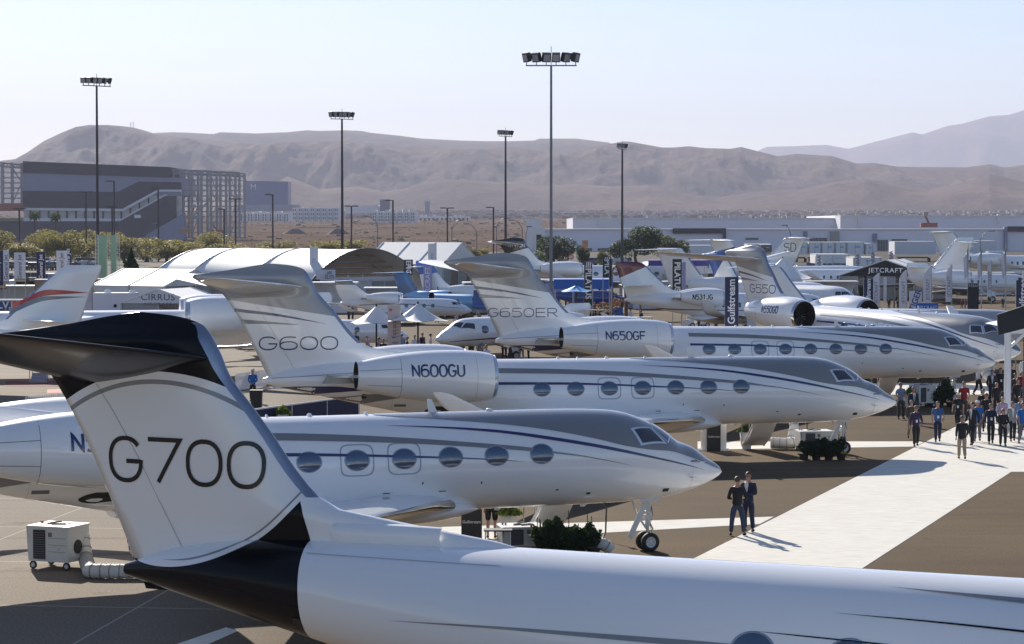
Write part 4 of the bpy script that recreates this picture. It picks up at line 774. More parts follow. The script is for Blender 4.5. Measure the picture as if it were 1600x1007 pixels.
# black canopy gate at the right edge
t=empty('entrance_canopy',(at(1600,120),120,0),0,'black fascia and white-framed canopy with a white post at the right edge','canopy')
a=P(1558,492,108);b=P(1700,446,108);c=P(1560,524,108)
mb=MB(); mb.prism([(a.x-t.location.x,a.z),(b.x-t.location.x,b.z),(b.x-t.location.x,c.z+1.0),(c.x-t.location.x,c.z)],'y',-12,-11.85); mb.build('fascia',BLK,t)
p=P(1575,515,112); mb=MB(); mb.tube([(p.x-t.location.x,-8,0),(p.x-t.location.x,-8,p.z)],.16,12); mb.box((p.x-t.location.x+2.2,-8,p.z-.05),(4.6,.28,.28)); mb.tube([(p.x-t.location.x,-8,p.z-.9),(p.x-t.location.x+.9,-8,p.z-.1)],.07,8); mb.build('post',PW,t)
mb=MB(); mb.prism([(p.x-t.location.x-.1,p.z+.09),(p.x-t.location.x+4.6,p.z+.09),(p.x-t.location.x+4.6,p.z+.75),(p.x-t.location.x+.9,p.z+.3)],'y',-8.2,-3); mb.build('roof_fabric',TW,t)
mb=MB(); q=P(1597,540,112); mb.box((q.x-t.location.x+.6,-7.6,q.z-1.0),(.9,.1,4.2)); mb.build('dark_panel',BLK,t)
# ---- banners ----
def banner(label,x0,x1,y0,y1,Y,m,text=None,tm=None,ts=None,rot=90,rz=0.,feather=False,post=True,extra=None,cat='banner',group='upright banners and flags',sx=1.,font=0.,up=0.,foot=None):
    a=P(x0,y0,Y); b=P(x1,y1,Y); w=b.x-a.x; h=a.z-max(b.z,.0); zb=a.z-h; cx=(a.x+b.x)/2
    t=empty('banner',(cx,Y,0),rz,label,cat,group); mb=MB()
    if feather:
        n=16; L=[];Rr=[]
        for i in range(n+1):
            v=i/n; L.append((-w/2+ (w*.78*(1-min(1,v/.30))**2),zb+h*(1-v))); Rr.append((w/2-.05*w,zb+h*(1-v)))
        mb.prism(L+Rr[::-1],'y',-.012,.012)
    else: mb.prism([(-w/2,zb),(w/2,zb),(w/2,a.z),(-w/2,a.z)],'y',-.03,.03)
    fo=mb.build('fabric' ,m,t)
    if text:
        mb=MB(); ts_=ts or w*.7; put_text(mb,text,ts_,Matrix.Translation((0+(.08*w if feather else 0),-.036,zb+h*(.5+up)))@Matrix.Rotation(math.pi/2,4,'X')@Matrix.Rotation(R(rot),4,'Z'),0,sx,font); mb.build('lettering',tm,fo)
    if extra: extra(t,fo,w,h,zb)
    if post:
        mb=MB(); 
        if feather: mb.tube([(w/2,0,0),(w/2,0,a.z+.1),(0,0,a.z+.12)],.035,6)
        else:
            for s in(-1,1): mb.tube([(s*w*.48,.05,0),(s*w*.48,.05,a.z-.02)],.04,6)
        mb.build('pole',FR_,t)
    return t
def stripes_(k,m):
    def f(t,fo,w,h,zb):
        mb=MB()
        for i in range(3): mb.prism([(-w*.34+i*w*.25,zb+h*k),(-w*.2+i*w*.25,zb+h*k),(-w*.10+i*w*.25,zb+h*(k+.13)),(-w*.24+i*w*.25,zb+h*(k+.13))],'y',-.045,-.035)
        mb.build('emblem',m,fo)
    return f
GN='white_print'; WP=mat('white_print',(.75,.75,.78),.6)
banner('tall navy banner lettered Gulfstream in the middle of the field',1133,1153.5,433,510,150,NVF,'Gulfstream',WP,.62,font=.012)
banner('navy banner ending in eam, hidden low behind the jets left of the JETCRAFT flags',1350,1364,436,480,172,NVF,'Gulfstream',WP,.44,font=.012,up=.0)
banner('navy banner ending in eam at the right edge above the black fascia',1588,1609,438,480,150,NVF,'Gulfstream',WP,.62,font=.012)
def fx(t,fo,w,h,zb):
    mb=MB(); mb.tube([(-w*.28,-.04,zb+h*.88),(-w*.28,-.06,zb+h*.88)],w*.12,16); mb.build('red_dot',REDB,fo)
    mb=MB(); 
    for i in range(7): mb.box((w*.22,-.04,zb+h*(.22+.08*i)),(w*.26,.02,.03))
    for i in range(3): mb.box((w*.05,-.04,zb+h*(.05+.018*i)),(w*.5,.02,.02))
    mb.build('small_print',LNE,fo)
banner('pale pink banner lettered Falcon with a red dot',606,626,477,540,158,PNK,'Falcon',DK,.42,extra=fx,up=-.12)
banner('tall pale column banner left over the arched tent',484,497,386,437,290,WF,'ELITE',POLG,.5)
banner('tall pale column banner over the plain gable tent',669,682,381,427,300,WF,'EXPO',POLG,.5)
banner('small black board under the left column banner',486,500,437,454,280,BLK,'A',WP,.6,rot=-25)
banner('small black board under the right column banner',669,685,427,443,290,BLK,'A',WP,.6,rot=-25)
banner('black banner lettered EPIC at the arched tent corner',631,645,406,430,275,BLK,'EPIC',WP,.8,rot=-90,font=.02)
banner('black banner lettered UCI low in the arched tent front',630,642,445,467,270,BLK,'UCI',WP,.8,rot=-90,font=.02)
banner('lilac banner with white vertical lettering beside the arched tent',662,675,416,468,262,mat('lilac_fabric',(.32,.32,.55),.7),'AIRCRAFT',WP,.75)
banner('black feather banner lettered PILATUS over the blue turboprops',913,925,409,478,215,BLK,'PILATUS',WP,.74,rot=-90,font=.02,extra=stripes_(.86,WP))
banner('black banner lettered PILATUS before the wooden arches',942,955,401,434,236,BLK,'PILA',WP,.74,rot=-90,font=.02,extra=stripes_(.84,WP))
banner('black banner lettered PILATUS left of the T7-SDV tail',1051,1065,405,461,222,BLK,'PILATUS',WP,.74,rot=-90,font=.02,extra=stripes_(.04,WP))
banner('thin lilac strip banner beside the PILATUS banner',1066,1071,410,455,225,mat('lilac_fabric',(.32,.32,.55),.7))
banner('black mast panel behind the wooden arches',952,956,405,448,232,BLK)
def gb(t,fo,w,h,zb):
    mb=MB(); mb.box((0,-.04,zb+h*.06),(w*.99,.02,h*.07)); mb.build('gold_band',mat('tan_print',(.45,.30,.18),.7),fo)
for x0,x1,y0,y1,mm,tt,l in((-14,9,392,452,NVF,WP,'navy banner cut by the left edge'),(5,14,391,445,WF,LNE,'white banner sliver right of the cut navy banner'),(22,40,395,440,WF,LNE,'white banner above the dark bush at left'),(57,71,394,440,NVF,WP,'navy banner between two white ones at left'),(88,105,392,438,WF,LNE,'white banner left of the red-flashed fin'),(101,112,391,425,NVF,WP,'navy banner behind the white one at the red-flashed fin')):
    banner(l,x0,x1,y0,y1,245 if mm is WF else 250,mm,'General Jet',tt,.55,extra=gb,font=.01)
for i,(x0,x1,y0,y1,l) in enumerate(((1362,1374.5,427,478,'white feather flag lettered JETCRAFT, leftmost in front of the black gable'),(1405,1417,422,482,'white feather flag lettered JETCRAFT in front of the black gable corner'),(1443,1455,417,478,'white feather flag lettered JETCRAFT at the right corner of the black gable'),(1478,1487,415,472,'white feather flag lettered JETCRAFT beside the glazed tent side'),(1543,1549,409,460,'slim white feather flag beyond the flagpoles'))):
    banner(l,x0,x1,y0,y1,(245,236,252,262,285)[i],WF,'JETCRAFT',LNE,.50,feather=True,up=-.08)
banner('slim white flag inside the glazed front of the JETCRAFT tent',1381,1385,433,475,300,WF)
banner('tilted white flag with blue lettering by the blue table',1421,1440,455,484,232,WF,'TIGER',NAV,.8,rot=70,font=.02)
banner('black information board right of the JETCRAFT tent',1512,1529,443,491,243,BLK,'JETCRAFT',WP,.32,rot=0,up=.42)
banner('low blue printed board in front of the JETCRAFT tent',1431,1466,474,488,218,BLF,'AIRCRAFT',WP,.4,rot=0)
for i,(x0,x1,y0,y1) in enumerate(((1274,1286,401,418),(1336,1345,398,416),(1361,1367,396,412),(1390,1395,395,409))): banner('small white street banner number %s from the left, above the jets'%('one','two','three','four')[i],x0,x1,y0,y1,390,WF,'NBAA',LNE,.75,font=.02)
for i,x in enumerate((1513,1534,1572)):
    Y=250; a=P(x,(385,385,384)[i],Y); t=empty('flagpole',(a.x,Y,0),0,('left','middle','right')[i]+' one of three silver flagpoles with a limp white flag right of the tent','flagpole','flagpoles'); mb=MB(); mb.tube([(0,0,0),(0,0,a.z+.3)],[.07,.04],8); mb.build('pole',FR_,t)
    mb=MB(); mb.grid(lambda u,v:(-.02-.5*v*(1-.35*u)*(1 if u>.1 else .4),.12*math.sin(7*v+3*u),a.z-.1-2.9*u-.5*v),10,8,0,True); mb.build('flag',WF,t)
# green screen tower with truss masts
Y=262; t=empty('screen_tower',(at(170,Y),Y,0),0,'pale green screen panels held between white truss masts','screen'); s=1/ppm(Y)
for k,(x0,x1,y0,y1) in enumerate(((153,167,368,436),(173,182,368,436))):
    a=P(x0,y0,Y);b=P(x1,y1,Y); mb=MB(); mb.prism([(a.x-t.location.x,b.z),(b.x-t.location.x,b.z),(b.x-t.location.x,a.z),(a.x-t.location.x,a.z)],'y',0,.1); mb.build('panel',mat('pale_green_panel',(.28,.45,.30),.5,var=.15,vs=.3),t)
for x in(151,170,185):
    mb=MB(); a=P(x,367,Y); X=a.x-t.location.x
    for q_ in(-.14,.14): mb.tube([(X+q_,-.1,0),(X+q_,-.1,a.z)],.03,5)
    k=int(a.z/.4)
    for i in range(k): mb.tube([(X-.14,-.1,i*.4),(X+.14,-.1,i*.4+.4)],.02,4); mb.tube([(X-.14,-.1,i*.4+.4),(X+.14,-.1,i*.4+.4)],.02,4)
    mb.build('truss_mast',mat('white_truss',(.6,.6,.6),.4),t)
for x0,x1,y0,y1,Y,l in((54,88,438,468,240,'tan box wall left of the red-flashed fin'),(143,171,437,458,255,'tan box plinth under the pale green screens')):
    a=P(x0,y0,Y);b=P(x1,y1,Y); t=empty('display_wall',((a.x+b.x)/2,Y,0),0,l,'wall','tan display walls'); mb=MB(); mb.box((0,.6,a.z/2),(b.x-a.x,1.2,a.z)); mb.build('panel',mat('tan_panel',(.28,.19,.13),.7,var=.06),t); mb=MB(); mb.box((0,.6,a.z+.04),(b.x-a.x+.1,1.3,.08)); mb.build('coping',TS,t)
# LV hoarding
t=empty('billboard',(at(0,215),215,0),0,'blue hoarding with slanted white lettering at the left edge','hoarding'); a=P(-30,471,215);b=P(40,488,215); mb=MB(); mb.box(((a.x+b.x)/2-t.location.x,0,(a.z+b.z)/2),(b.x-a.x,.1,a.z-b.z)); fo=mb.build('panel',mat('faded_blue_panel',(.04,.08,.22),.6),t); mb=MB(); put_text(mb,'L.V.Net',.85,Matrix.Translation(((a.x+b.x)/2+.7-t.location.x,-.07,(a.z+b.z)/2+.1))@Matrix.Rotation(math.pi/2,4,'X'),0,1,.03); mb.build('lettering',WP,fo)
mb=MB(); mb.box(((a.x+b.x)/2-t.location.x,0,a.z+.1),(b.x-a.x+1.4,.5,.16)); mb.box((b.x-t.location.x+.5,.02,(a.z+b.z)/2),(1.0,.1,a.z-b.z),1); mb.box((0,.06,b.z/2),(3.4,.05,b.z),1); mb.build('frame',[TW,BLK],t)
# wooden arches
Y=245; t=empty('arched_stand',(at(980,Y),Y,0),0,'pair of brown wooden arches standing left of the white exhibition roof','display stand'); WD=mat('stained_wood',(.25,.13,.07),.6,var=.2,vs=3)
for k,x in enumerate((968,989)):
    c=P(x,426,Y); X=c.x-t.location.x; r=.82; mb=MB()
    ri=[]
    for i in range(21):
        a_=math.pi*i/20; ri.append([(X+r*q_*math.cos(a_),dy,c.z+r*q_*math.sin(a_)) for q_,dy in((1,-.15),(1,.15),(.78,.15),(.78,-.15))])
    mb.loft(ri,0,False); mb.box((X,0,c.z-.1),(1.66,.3,.2))
    for i in range(1,5): a_=math.pi*i/5; mb.box((X+r*.45*math.cos(a_),0,c.z+r*.42*math.sin(a_)),(r*.75,.06,.06),0,ry=-a_)
    for s in(-1,1): mb.box((X+s*.75,0,c.z/2-.1),(.2,.25,c.z-.2))
    mb.build('arch',[WD],t)
# service trailer with domed roof vents, yellow cart
t=empty('service_trailer',(at(178,225),225,0),0,'white windowless service trailer with round roof vents near the CIRRUS tent','trailer'); a=P(147,458,225);b=P(213,482,225); w=b.x-a.x; mb=MB(); mb.box((0,1,(a.z+.4)/2),(w,2.2,a.z-.4)); mb.build('body',WF,t)
mb=MB(); 
for x in(-w*.18,w*.40): mb.sphere((x,.8,a.z),.35,0,12,(1,1,.8))
mb.build('roof_vent',PW,t); 
for x in(w*.03,w*.42): mb=MB(); mb.tube([(x,-.13,a.z*.62),(x,-.10,a.z*.62)],.17,12); mb.build('porthole',DK,t)
t=empty('baggage_cart',(at(165,200),200,0),0,'yellow ground cart left of the CIRRUS tent','cart'); mb=MB(); mb.box((0,0,1.75),(2.6,1.3,.55)); mb.box((.1,0,1.2),(2.4,1.2,.5)); mb.build('body',mat('yellow_paint',(.55,.33,.08),.5),t); mb=MB(); mb.sphere((.15,-.1,2.1),.3,0,10,(1.3,1,.9)); mb.build('screen_bubble',LBL,t)
mb=MB(); 
for x in(-.9,.9): mb.tube([(x,-.6,.35),(x,.6,.35)],.35,12)
mb.box((0,0,.8),(2.3,.9,.5)); mb.build('wheel',RUB,t)
# ---- floodlight masts ----
def mast(label,px,pyt,pyb,wpx,yaw,big=1.,pm=POLE,wbar=1.):
    g=G(px,pyb); Y=g.y; top=P(px,pyt,Y).z; g.x=at(px,Y); s=ppm(Y); t=empty('floodlight_mast',(g.x,Y,0),R(yaw),label,'light mast','tall floodlight masts'); hw=wbar
    mb=MB(); mb.tube([(0,0,0),(0,0,top)],[wpx*.62/s,wpx*.38/s],14); mb.build('pole',pm,t)
    mb=MB(); mb.box((0,0,top-.05),(2*hw,.12,.12)); 
    for i in range(6): mb.tube([(-hw+.1+(2*hw-.2)*i/5,0,top),(-hw+.1+(2*hw-.2)*i/5,0,top+.35)],.05,6)
    mb.tube([(0,0,top),(0,0,top+1.6*big)],.035,6); mb.build('crossbar',pm,t)
    random.seed(int(px)); LH=None
    for i in range(6):
        x=-hw+.1+(2*hw-.2)*i/5; mb=MB(); yaw_=[-60,-35,15,-5,30,62][i]; h=.80*big; MM=Matrix.Translation((x,0,top+.25+h*.55))@Matrix.Rotation(R(yaw_+random.uniform(-8,8)),4,'Z')@Matrix.Rotation(R(16),4,'X'); mb.T=MM
        mb.box((0,0,0),(h*.92,h*.5,h),0,tap=.92); mb.box((0,.3*h,0),(h*.6,h*.35,h*.7),0); mb.box((0,-.26*h,-.02),(h*.74,.02,h*.74),1)
        for k in range(4): mb.box((0,.5*h,-.3*h+.2*h*k),(h*.55,h*.12,.04),0)
        mb.build('floodlight',[DK,mat('lamp_lens',(.35,.36,.40),.15)],t)
    return t
mast('tallest grey floodlight mast in the centre, six square lamps on its crossbar',861,102,505,4.6,0,1.12,POLG,2.45)
mast('floodlight mast at far left in front of the grey hangar block',153,134,465,4.2,40,.95,POLE,2.1)
mast('floodlight mast between the hangar block and the centre mast',535,186,440,4.0,28,1.1,POLE,2.1)
mast('slender floodlight mast just left of the centre mast',790,213,425,3.6,50,1.1,POLE,2.1)
mast('shortest floodlight mast, right of the centre mast above the green trees',972,233,420,3.6,60,1.1,POLE,1.9)
def lamp(label,px,pyt,pyb,arm,two=False,curve=False,th=2.6):
    Y=640 if pyb<410 else G(px,pyb).y; a=P(px,pyt,Y); s=ppm(Y); t=empty('street_lamp',(a.x,Y,0),0,label,'street lamp','parking area lamps'); mb=MB()
    if curve: mb.tube([(0,0,0),(0,0,a.z-2.2),(arm*.25,0,a.z-1.0),(arm*.6,0,a.z-.2),(arm,0,a.z)],[.14,.11,.09,.08,.07],8)
    else: mb.tube([(0,0,0),(0,0,a.z)],th/2/s,8); mb.box((arm/2 if not two else 0,0,a.z-.1),(abs(arm)*(1 if not two else 2),.25,.2))
    mb.build('pole',POLG if curve else POLE,t)
    for x in([arm] if not two else [-arm,arm]): mb=MB(); mb.box((x,0,a.z-.05),(1.5,.6,.28)); mb.build('lamp_head',POLG if curve else POLE,t)
for x,y,b,ar,tw in((30,326,400,.9,1),(134,300,411,1.1,1),(178,283,400,-1.4,0),(175,323,400,.9,1),(247,295,405,-1.0,0),(350,327,398,-.7,0),(368,311,398,1.1,1),(426,304,398,-1.3,0),(549,322,398,1.1,1),(614,313,396,-1.3,0),(699,325,396,1.1,1),(771,324,398,-1.2,0)):
    lamp('%s dark parking lamp %s'%('twin-headed' if tw else 'single-armed',{30:'at the left edge before the steel lattice',134:'before the hangar block, left of the far left mast',178:'just right of the far left mast, the taller one',175:'just right of the far left mast, the shorter one',247:'before the sloping end of the hangar block',350:'at the left foot of the steel frame',368:'before the steel frame',426:'before the blue tower hotel',549:'right of the second mast',614:'above the plain gable tent left end',699:'above the plain gable tent right end',771:'left of the slender mast'}[x]),x,y,b,ar,tw)
for x,y,ar in((590,338,-3.4),(745,350,-2.8),(816,344,-3.0),(776,341,2.8),(706,344,2.5),(1532,361,3),(1235,352,-1.5),(822,354,.8),(232,349,1.6)): lamp('thin grey curved street lamp %s'%{590:'above the arched tent ridge',745:'left of the black-topped tail',816:'against the dirt lot, right of the slender mast',776:'left of the slender mast foot',706:'beside the twin-headed lamp over the gable tent',1532:'before the right end of the warehouse',1235:'before the long warehouse middle',822:'at the warehouse left corner',232:'at the ramp of the hangar block'}[x],x,y,395,ar,False,True)
# ---- far buildings ----
def flat(mb,pts,Y,m,d0=0.,d1=8.,ox=0.):
    q=[P(a,b,Y) for a,b in pts]; mb.prism([(p.x-ox,p.z) for p in q],'y',d0,d1,m)
SL=mat('dark_slate_cladding',(.022,.024,.045),.7,var=.04,vs=.2); LG=mat('light_grey_cladding',(.24,.26,.36),.7,var=.04,vs=.2); PG=mat('pale_concrete',(.70,.70,.74),.7,var=.05,vs=.1); BW=mat('white_cladding',(.80,.80,.80),.7,var=.04,vs=.08); RW=mat('roof_white',(.75,.75,.75),.7); WN=mat('dark_window',(.06,.07,.10),.2); TE=mat('rust_red_cladding',(.3,.08,.05),.7)
Y=1500; ox=at(160,Y); t=empty('hangar_building',(ox,Y,gz(0,Y)*0),0,'dark slate and pale grey headquarters block with a stepped sloping end','building'); 
B0=375
mb=MB(); flat(mb,[(35.8,252.2),(266,261.4),(266,278),(35.8,270.7)],Y,0,-.0,70,ox); mb.build('upper_band',SL,t)
mb=MB(); flat(mb,[(35.8,270.7),(282.3,278),(283,306),(35.8,306)],Y,0,.6,70,ox); mb.build('pale_wall',LG,t)
mb=MB(); flat(mb,[(35.8,298.5),(183.9,300.5),(216.7,284),(283.3,285.2),(283.3,296.5),(246.5,296.5),(191.8,326.4),(35.8,325)],Y,0,-.6,.6,ox); mb.build('middle_band',SL,t)
mb=MB(); flat(mb,[(35.8,325),(191.8,326.4),(246.5,296.5),(283.3,296.5),(283.3,300),(248,300),(193,330.5),(35.8,329)],Y,0,-.4,1,ox); flat(mb,[(35.8,341),(190,342),(258,304),(262,306.5),(188,346),(35.8,346)],Y,0,-.8,1,ox); mb.build('white_ledge',PG,t)
mb=MB(); flat(mb,[(35.8,326),(192,327),(250,298),(283,298),(283,340),(35.8,346)],Y,0,2,3,ox); mb.build('glazing',mat('hazy_glazing',(.5,.5,.48),.3,var=.25,vs=.2),t)
for i in range(14):
    x=46+i*14.2; yb=342 if x<190 else 342-(x-190)*.55; mb=MB(); flat(mb,[(x,yb-14),(x+2.2,yb-14),(x+2.2,yb),(x,yb)],Y,0,.5,1.9,ox); mb.build('mullion',SL,t)
mb=MB(); flat(mb,[(-20,346),(187.9,346),(258.4,306.5),(275,306.5),(275,B0),(-20,B0)],Y,0,-1.2,40,ox); mb.build('lower_wall',SL,t)
mb=MB(); flat(mb,[(228,368),(287,334),(289,B0),(228,B0)],Y,0,-2,10,ox); mb.build('ramp_wall',LG,t)
mb=MB(); flat(mb,[(210.5,336),(220.5,336),(221,341),(210.5,341)],Y,0,-1.5,-1.2,ox); mb.build('sign',BW,t)
mb=MB(); flat(mb,[(-20,319),(37,319),(37,330),(-20,330)],Y,0,-1.4,8,ox); mb.build('red_panel',TE,t)
mb=MB(); flat(mb,[(-20,341),(37,341),(37,346),(-20,346)],Y,0,-1.5,8,ox); mb.build('olive_band',mat('olive_band',(.18,.19,.08),.7),t)
FRM=mat('galvanised_frame',(.30,.30,.31),.6,var=.1)
def frame(label,x0,x1,yt,yb,nc,nr,Y,dep=30):
    ox=at((x0+x1)/2,Y); t=empty('steel_frame',(ox,Y,0),0,label,'steel frame'); c=[]
    for layer,dy in((0,0),(1,dep)):
        mb=MB()
        for i in range(nc+1):
            x=x0+(x1-x0)*i/nc; a=P(x,yt+(i*.7),Y); b=P(x,yb,Y); mb.box((a.x-ox,dy,(a.z+b.z)/2),(1.5,1.5,a.z-b.z))
            for k in range(9): z=b.z+(a.z-b.z)*k/9; mb.box((a.x-ox+.9,dy,z),(.5,1.0,.5))
        for j in range(nr+1):
            y=yt+8+(yb-yt-8)*j/nr; a=P(x0,y,Y);b=P(x1,y,Y); mb.box(((a.x+b.x)/2-ox,dy,a.z),(b.x-a.x,.35,.42))
        a=P(x0,yt,Y); b=P(x1,yt+5,Y)
        for z in(0,2.0): mb.tube([(a.x-ox,dy,a.z-z),(b.x-ox,dy,b.z-z)],.45,5)
        for i in range(nc*3):
            u=i/(nc*3); v=(i+1)/(nc*3); p=a+(b-a)*u; q=a+(b-a)*v; mb.tube([(p.x-ox,dy,p.z-(0 if i%2 else 2)),(q.x-ox,dy,q.z-(2 if i%2 else 0))],.2,4)
        for i in range(nc):
            if (i+layer)%2==0:
                xa=x0+(x1-x0)*i/nc; xb=x0+(x1-x0)*(i+1)/nc; p=P(xa,yt+8,Y);q=P(xb,(yt+yb)/2,Y);r=P(xa,yb,Y); mb.tube([(p.x-ox,dy,p.z),(q.x-ox,dy,q.z),(r.x-ox,dy,r.z)],.25,4)
        mb.build('front_bays' if layer==0 else 'rear_bays',FRM,t)
frame('grey steel skeleton of an unfinished hall right of the slate block',270,374,265,372,7,12,1510)
frame('grey steel lattice at the left edge beside the slate block',-12,34,253,318,3,7,1505)
def crane(label,x,y,x2,y2,Y,m):
    p=P(x,y,Y);q=P(x2,y2,Y); t=empty('boom_lift',(p.x,Y,0),0,label,'boom lift','boom lifts on the building site'); mb=MB(); mb.box((0,0,p.z),(8,4,2.2)); mb.build('chassis',m,t); mb=MB(); mb.tube([(0,0,p.z+1),(q.x-p.x,0,q.z)],.55,6); mb.build('boom',m,t); mb=MB(); mb.box((q.x-p.x,0,q.z+1),(2.2,2,1.8)); mb.build('basket',FRM,t)
OR=mat('faded_orange_paint',(.40,.20,.08),.6); 
crane('orange boom lift reaching up before the steel skeleton',290,361,303,325,1450,OR); crane('red boom lift low at the foot of the steel skeleton',341,363,333,353,1450,TE); crane('dark red lift basket on the warehouse roof',1451,352,1446,338,1180,TE); crane('thin boom lift reaching the middle of the steel skeleton',302,340,327,314,1460,FRM)
# blue tower hotel, flats, sheds
Y=3000; ox=at(415,Y); t=empty('tower_hotel',(ox,Y,0),0,'blue glass tower slab right of the steel skeleton','building'); mb=MB(); flat(mb,[(382,283),(450,284),(450,322),(382,322)],Y,0,0,40,ox); mb.build('glass_slab',mat('blue_curtain_glass',(.04,.10,.26),.35,var=.08,vs=.02),t); mb=MB(); flat(mb,[(380,282.5),(384,282.5),(384,322),(380,322)],Y,0,-1,40,ox); flat(mb,[(372,321),(462,320),(462,329),(372,330)],Y,0,-5,60,ox); mb.build('stone_edge',LG,t)
mb=MB(); put_text(mb,'M',10,Matrix.Translation((P(396,293,Y).x-ox,-1.3,P(396,293,Y).z))@Matrix.Rotation(math.pi/2,4,'X')); mb.build('sign',PG,t)
random.seed(5)
def flats(label,x0,x1,yt,yb,Y,n):
    ox=at((x0+x1)/2,Y); t=empty('apartment_building',(ox,Y,0),0,label,'building','flats below the hills'); mb=MB(); flat(mb,[(x0,yt+3),(x1,yt+3),(x1,yb),(x0,yb)],Y,0,3,25,ox); mb.build('rear_wall',BW,t)
    for i in range(n):
        a=x0+(x1-x0)*i/n; b=x0+(x1-x0)*(i+.62)/n; mb=MB(); yy=yt+random.choice((0,2,4)); flat(mb,[(a,yy),(b,yy),(b,yb),(a,yb)],Y,0,0,20,ox); 
        for k in range(3):
            ya=yt+5+k*(yb-yt-6)/3; flat(mb,[(a+.8,ya),(a+2.2,ya),(a+2.2,ya+3),(a+.8,ya+3)],Y,1,-.6,.0,ox); flat(mb,[(b-2.2,ya),(b-.8,ya),(b-.8,ya+3),(b-2.2,ya+3)],Y,1,-.6,.0,ox)
        mb.build('bay',[BW,WN],t)
flats('white and grey flats left of the second mast',457,532,322,347,2300,8); flats('pale flats right of the second mast',582,652,328,348,2300,7); flats('low pale flats behind the steel skeleton foot',376,455,330,347,2500,7)
flats('distant low houses right of the pale flats',655,735,336,343,2900,12)
Y=2700; ox=at(575,Y); t=empty('storage_building',(ox,Y,0),0,'long pale barrel-roofed hall right of the second mast','building'); mb=MB(); flat(mb,[(540,322),(590,321),(604,328),(604,334),(540,334)],Y,0,0,40,ox); mb.build('hall',PG,t); mb=MB(); flat(mb,[(594,312),(608,312),(608,330),(594,330)],Y,0,-3,20,ox); mb.build('tower_block',mat('blue_grey_block',(.16,.16,.22),.7),t)  # tower block in one flat blue-grey, darker than the pale hall
Y=3300; ox=at(667,Y); t=empty('control_tower',(ox,Y,0),0,'small square tower with a flat cap before the dark hill','tower'); mb=MB(); flat(mb,[(664,314),(671,314),(671,335),(664,335)],Y,0,0,7,ox); mb.build('shaft',LG,t); mb=MB(); flat(mb,[(662,312),(673,312),(673,315),(662,315)],Y,0,-1.5,9,ox); mb.build('cap',PG,t)
# warehouses
def ware(label,x0,x1,yt,yb,Y,dep,parts,doors=(),step=None):
    ox=at((x0+x1)/2,Y); t=empty('warehouse',(ox,Y,0),0,label,'warehouse','long warehouses beyond the trailers')
    mb=MB(); flat(mb,[(x0,yt),(x1,yt),(x1,yb),(x0,yb)],Y,0,0,dep,ox); mb.build('wall',LG if 0 else mat('lilac_grey_wall',(.84,.83,.90),.7,var=.03,vs=.03),t)
    mb=MB(); flat(mb,[(x0,yt-2.2),(x1,yt-2.2),(x1,yt+.3),(x0,yt+.3)],Y,0,-.6,dep+1,ox); mb.build('parapet',RW,t)
    for (a,b,c,d,m_,nm) in parts: mb=MB(); flat(mb,[(a,c),(b,c),(b,d),(a,d)],Y,0,-1.2-.3*(hash(nm)%3 if 0 else len(nm)%3),1,ox); mb.build(nm,m_,t)
    for (a,b,c,d) in doors:
        mb=MB(); flat(mb,[(a,c),(b,c),(b,d),(a,d)],Y,0,-.4,.1,ox)
        k=max(1,int((b-a)/4))
        for i in range(1,k): flat(mb,[(a+i*(b-a)/k-.25,c),(a+i*(b-a)/k+.25,c),(a+i*(b-a)/k+.25,d),(a+i*(b-a)/k-.25,d)],Y,1,-.6,-.4,ox)
        flat(mb,[(a,(c+d)/2-.2),(b,(c+d)/2-.2),(b,(c+d)/2+.2),(a,(c+d)/2+.2)],Y,1,-.6,-.4,ox); mb.build('window_band',[WN,FRM],t)
ware('pale warehouse behind, with long white roof line',895,1340,343,362,1250,140,[(935,994,344,362,BW,'bright_panel')])
ware('farther lilac warehouse on the right with a stepped roof line',1313,1640,339,360,1230,140,[(1340,1344,338,356,BW,'joint_panel'),(1558,1561,335,350,BW,'roof_vent')])
ware('near lilac-grey warehouse with white corner block on the left',846,1640,360,394,960,70,[(822,846,342,394,BW,'corner_block'),(836,852,357,394,WHITE,'entrance_frame'),(838,846,367,391,SL,'door_recess'),(847,888,360,361,WHITE,'coping'),(1051,1133,357,365,SL,'dark_fascia'),(1129,1134,357,394,SL,'dark_pier'),(1255,1261,362,372,LG,'grille'),(1363,1370,365,378,LG,'grille'),(1568,1573,355,394,LG,'pier'),(1297,1311,362,385,mat('buff_panel',(.38,.36,.32),.7),'buff_panel'),(1573,1640,354,362,SL,'end_fascia')],[(892,925,388,394),(934,957,388,394),(1265,1292,372,381),(1371,1387,375,392),(1393,1417,374,392),(1165,1185,372,375),(895,900,388,394)])
t=empty('sign_board',(at(914,900),900,0),0,'tall orange sign before the pale warehouse','sign'); a=P(909.5,376,900);b=P(918.5,396,900); mb=MB(); mb.box((0,0,(a.z+b.z)/2),(b.x-a.x,.6,a.z-b.z)); fo=mb.build('panel',mat('orange_sign',(.65,.22,.03),.6),t); mb=MB(); put_text(mb,'For\nLease',.8,Matrix.Translation((0,-.34,(a.z+b.z)/2+.3))@Matrix.Rotation(math.pi/2,4,'X')); mb.build('lettering',WP,fo); mb=MB(); mb.box((0,0,b.z/2),(.3,.3,b.z)); mb.build('post',FRM,t)
t=empty('road_sign',(at(892.5,420),420,0),0,'round red and white no-entry road sign','road sign'); c=P(892.5,402,420); mb=MB(); mb.tube([(0,0,c.z),(0,.05,c.z)],.47,20); fo=mb.build('disc',REDB,t); mb=MB(); mb.box((0,-.02,c.z),(.66,.03,.16)); mb.build('bar',WP,fo); mb=MB(); mb.tube([(0,.06,0),(0,.06,c.z)],.04,6); mb.build('post',FRM,t)
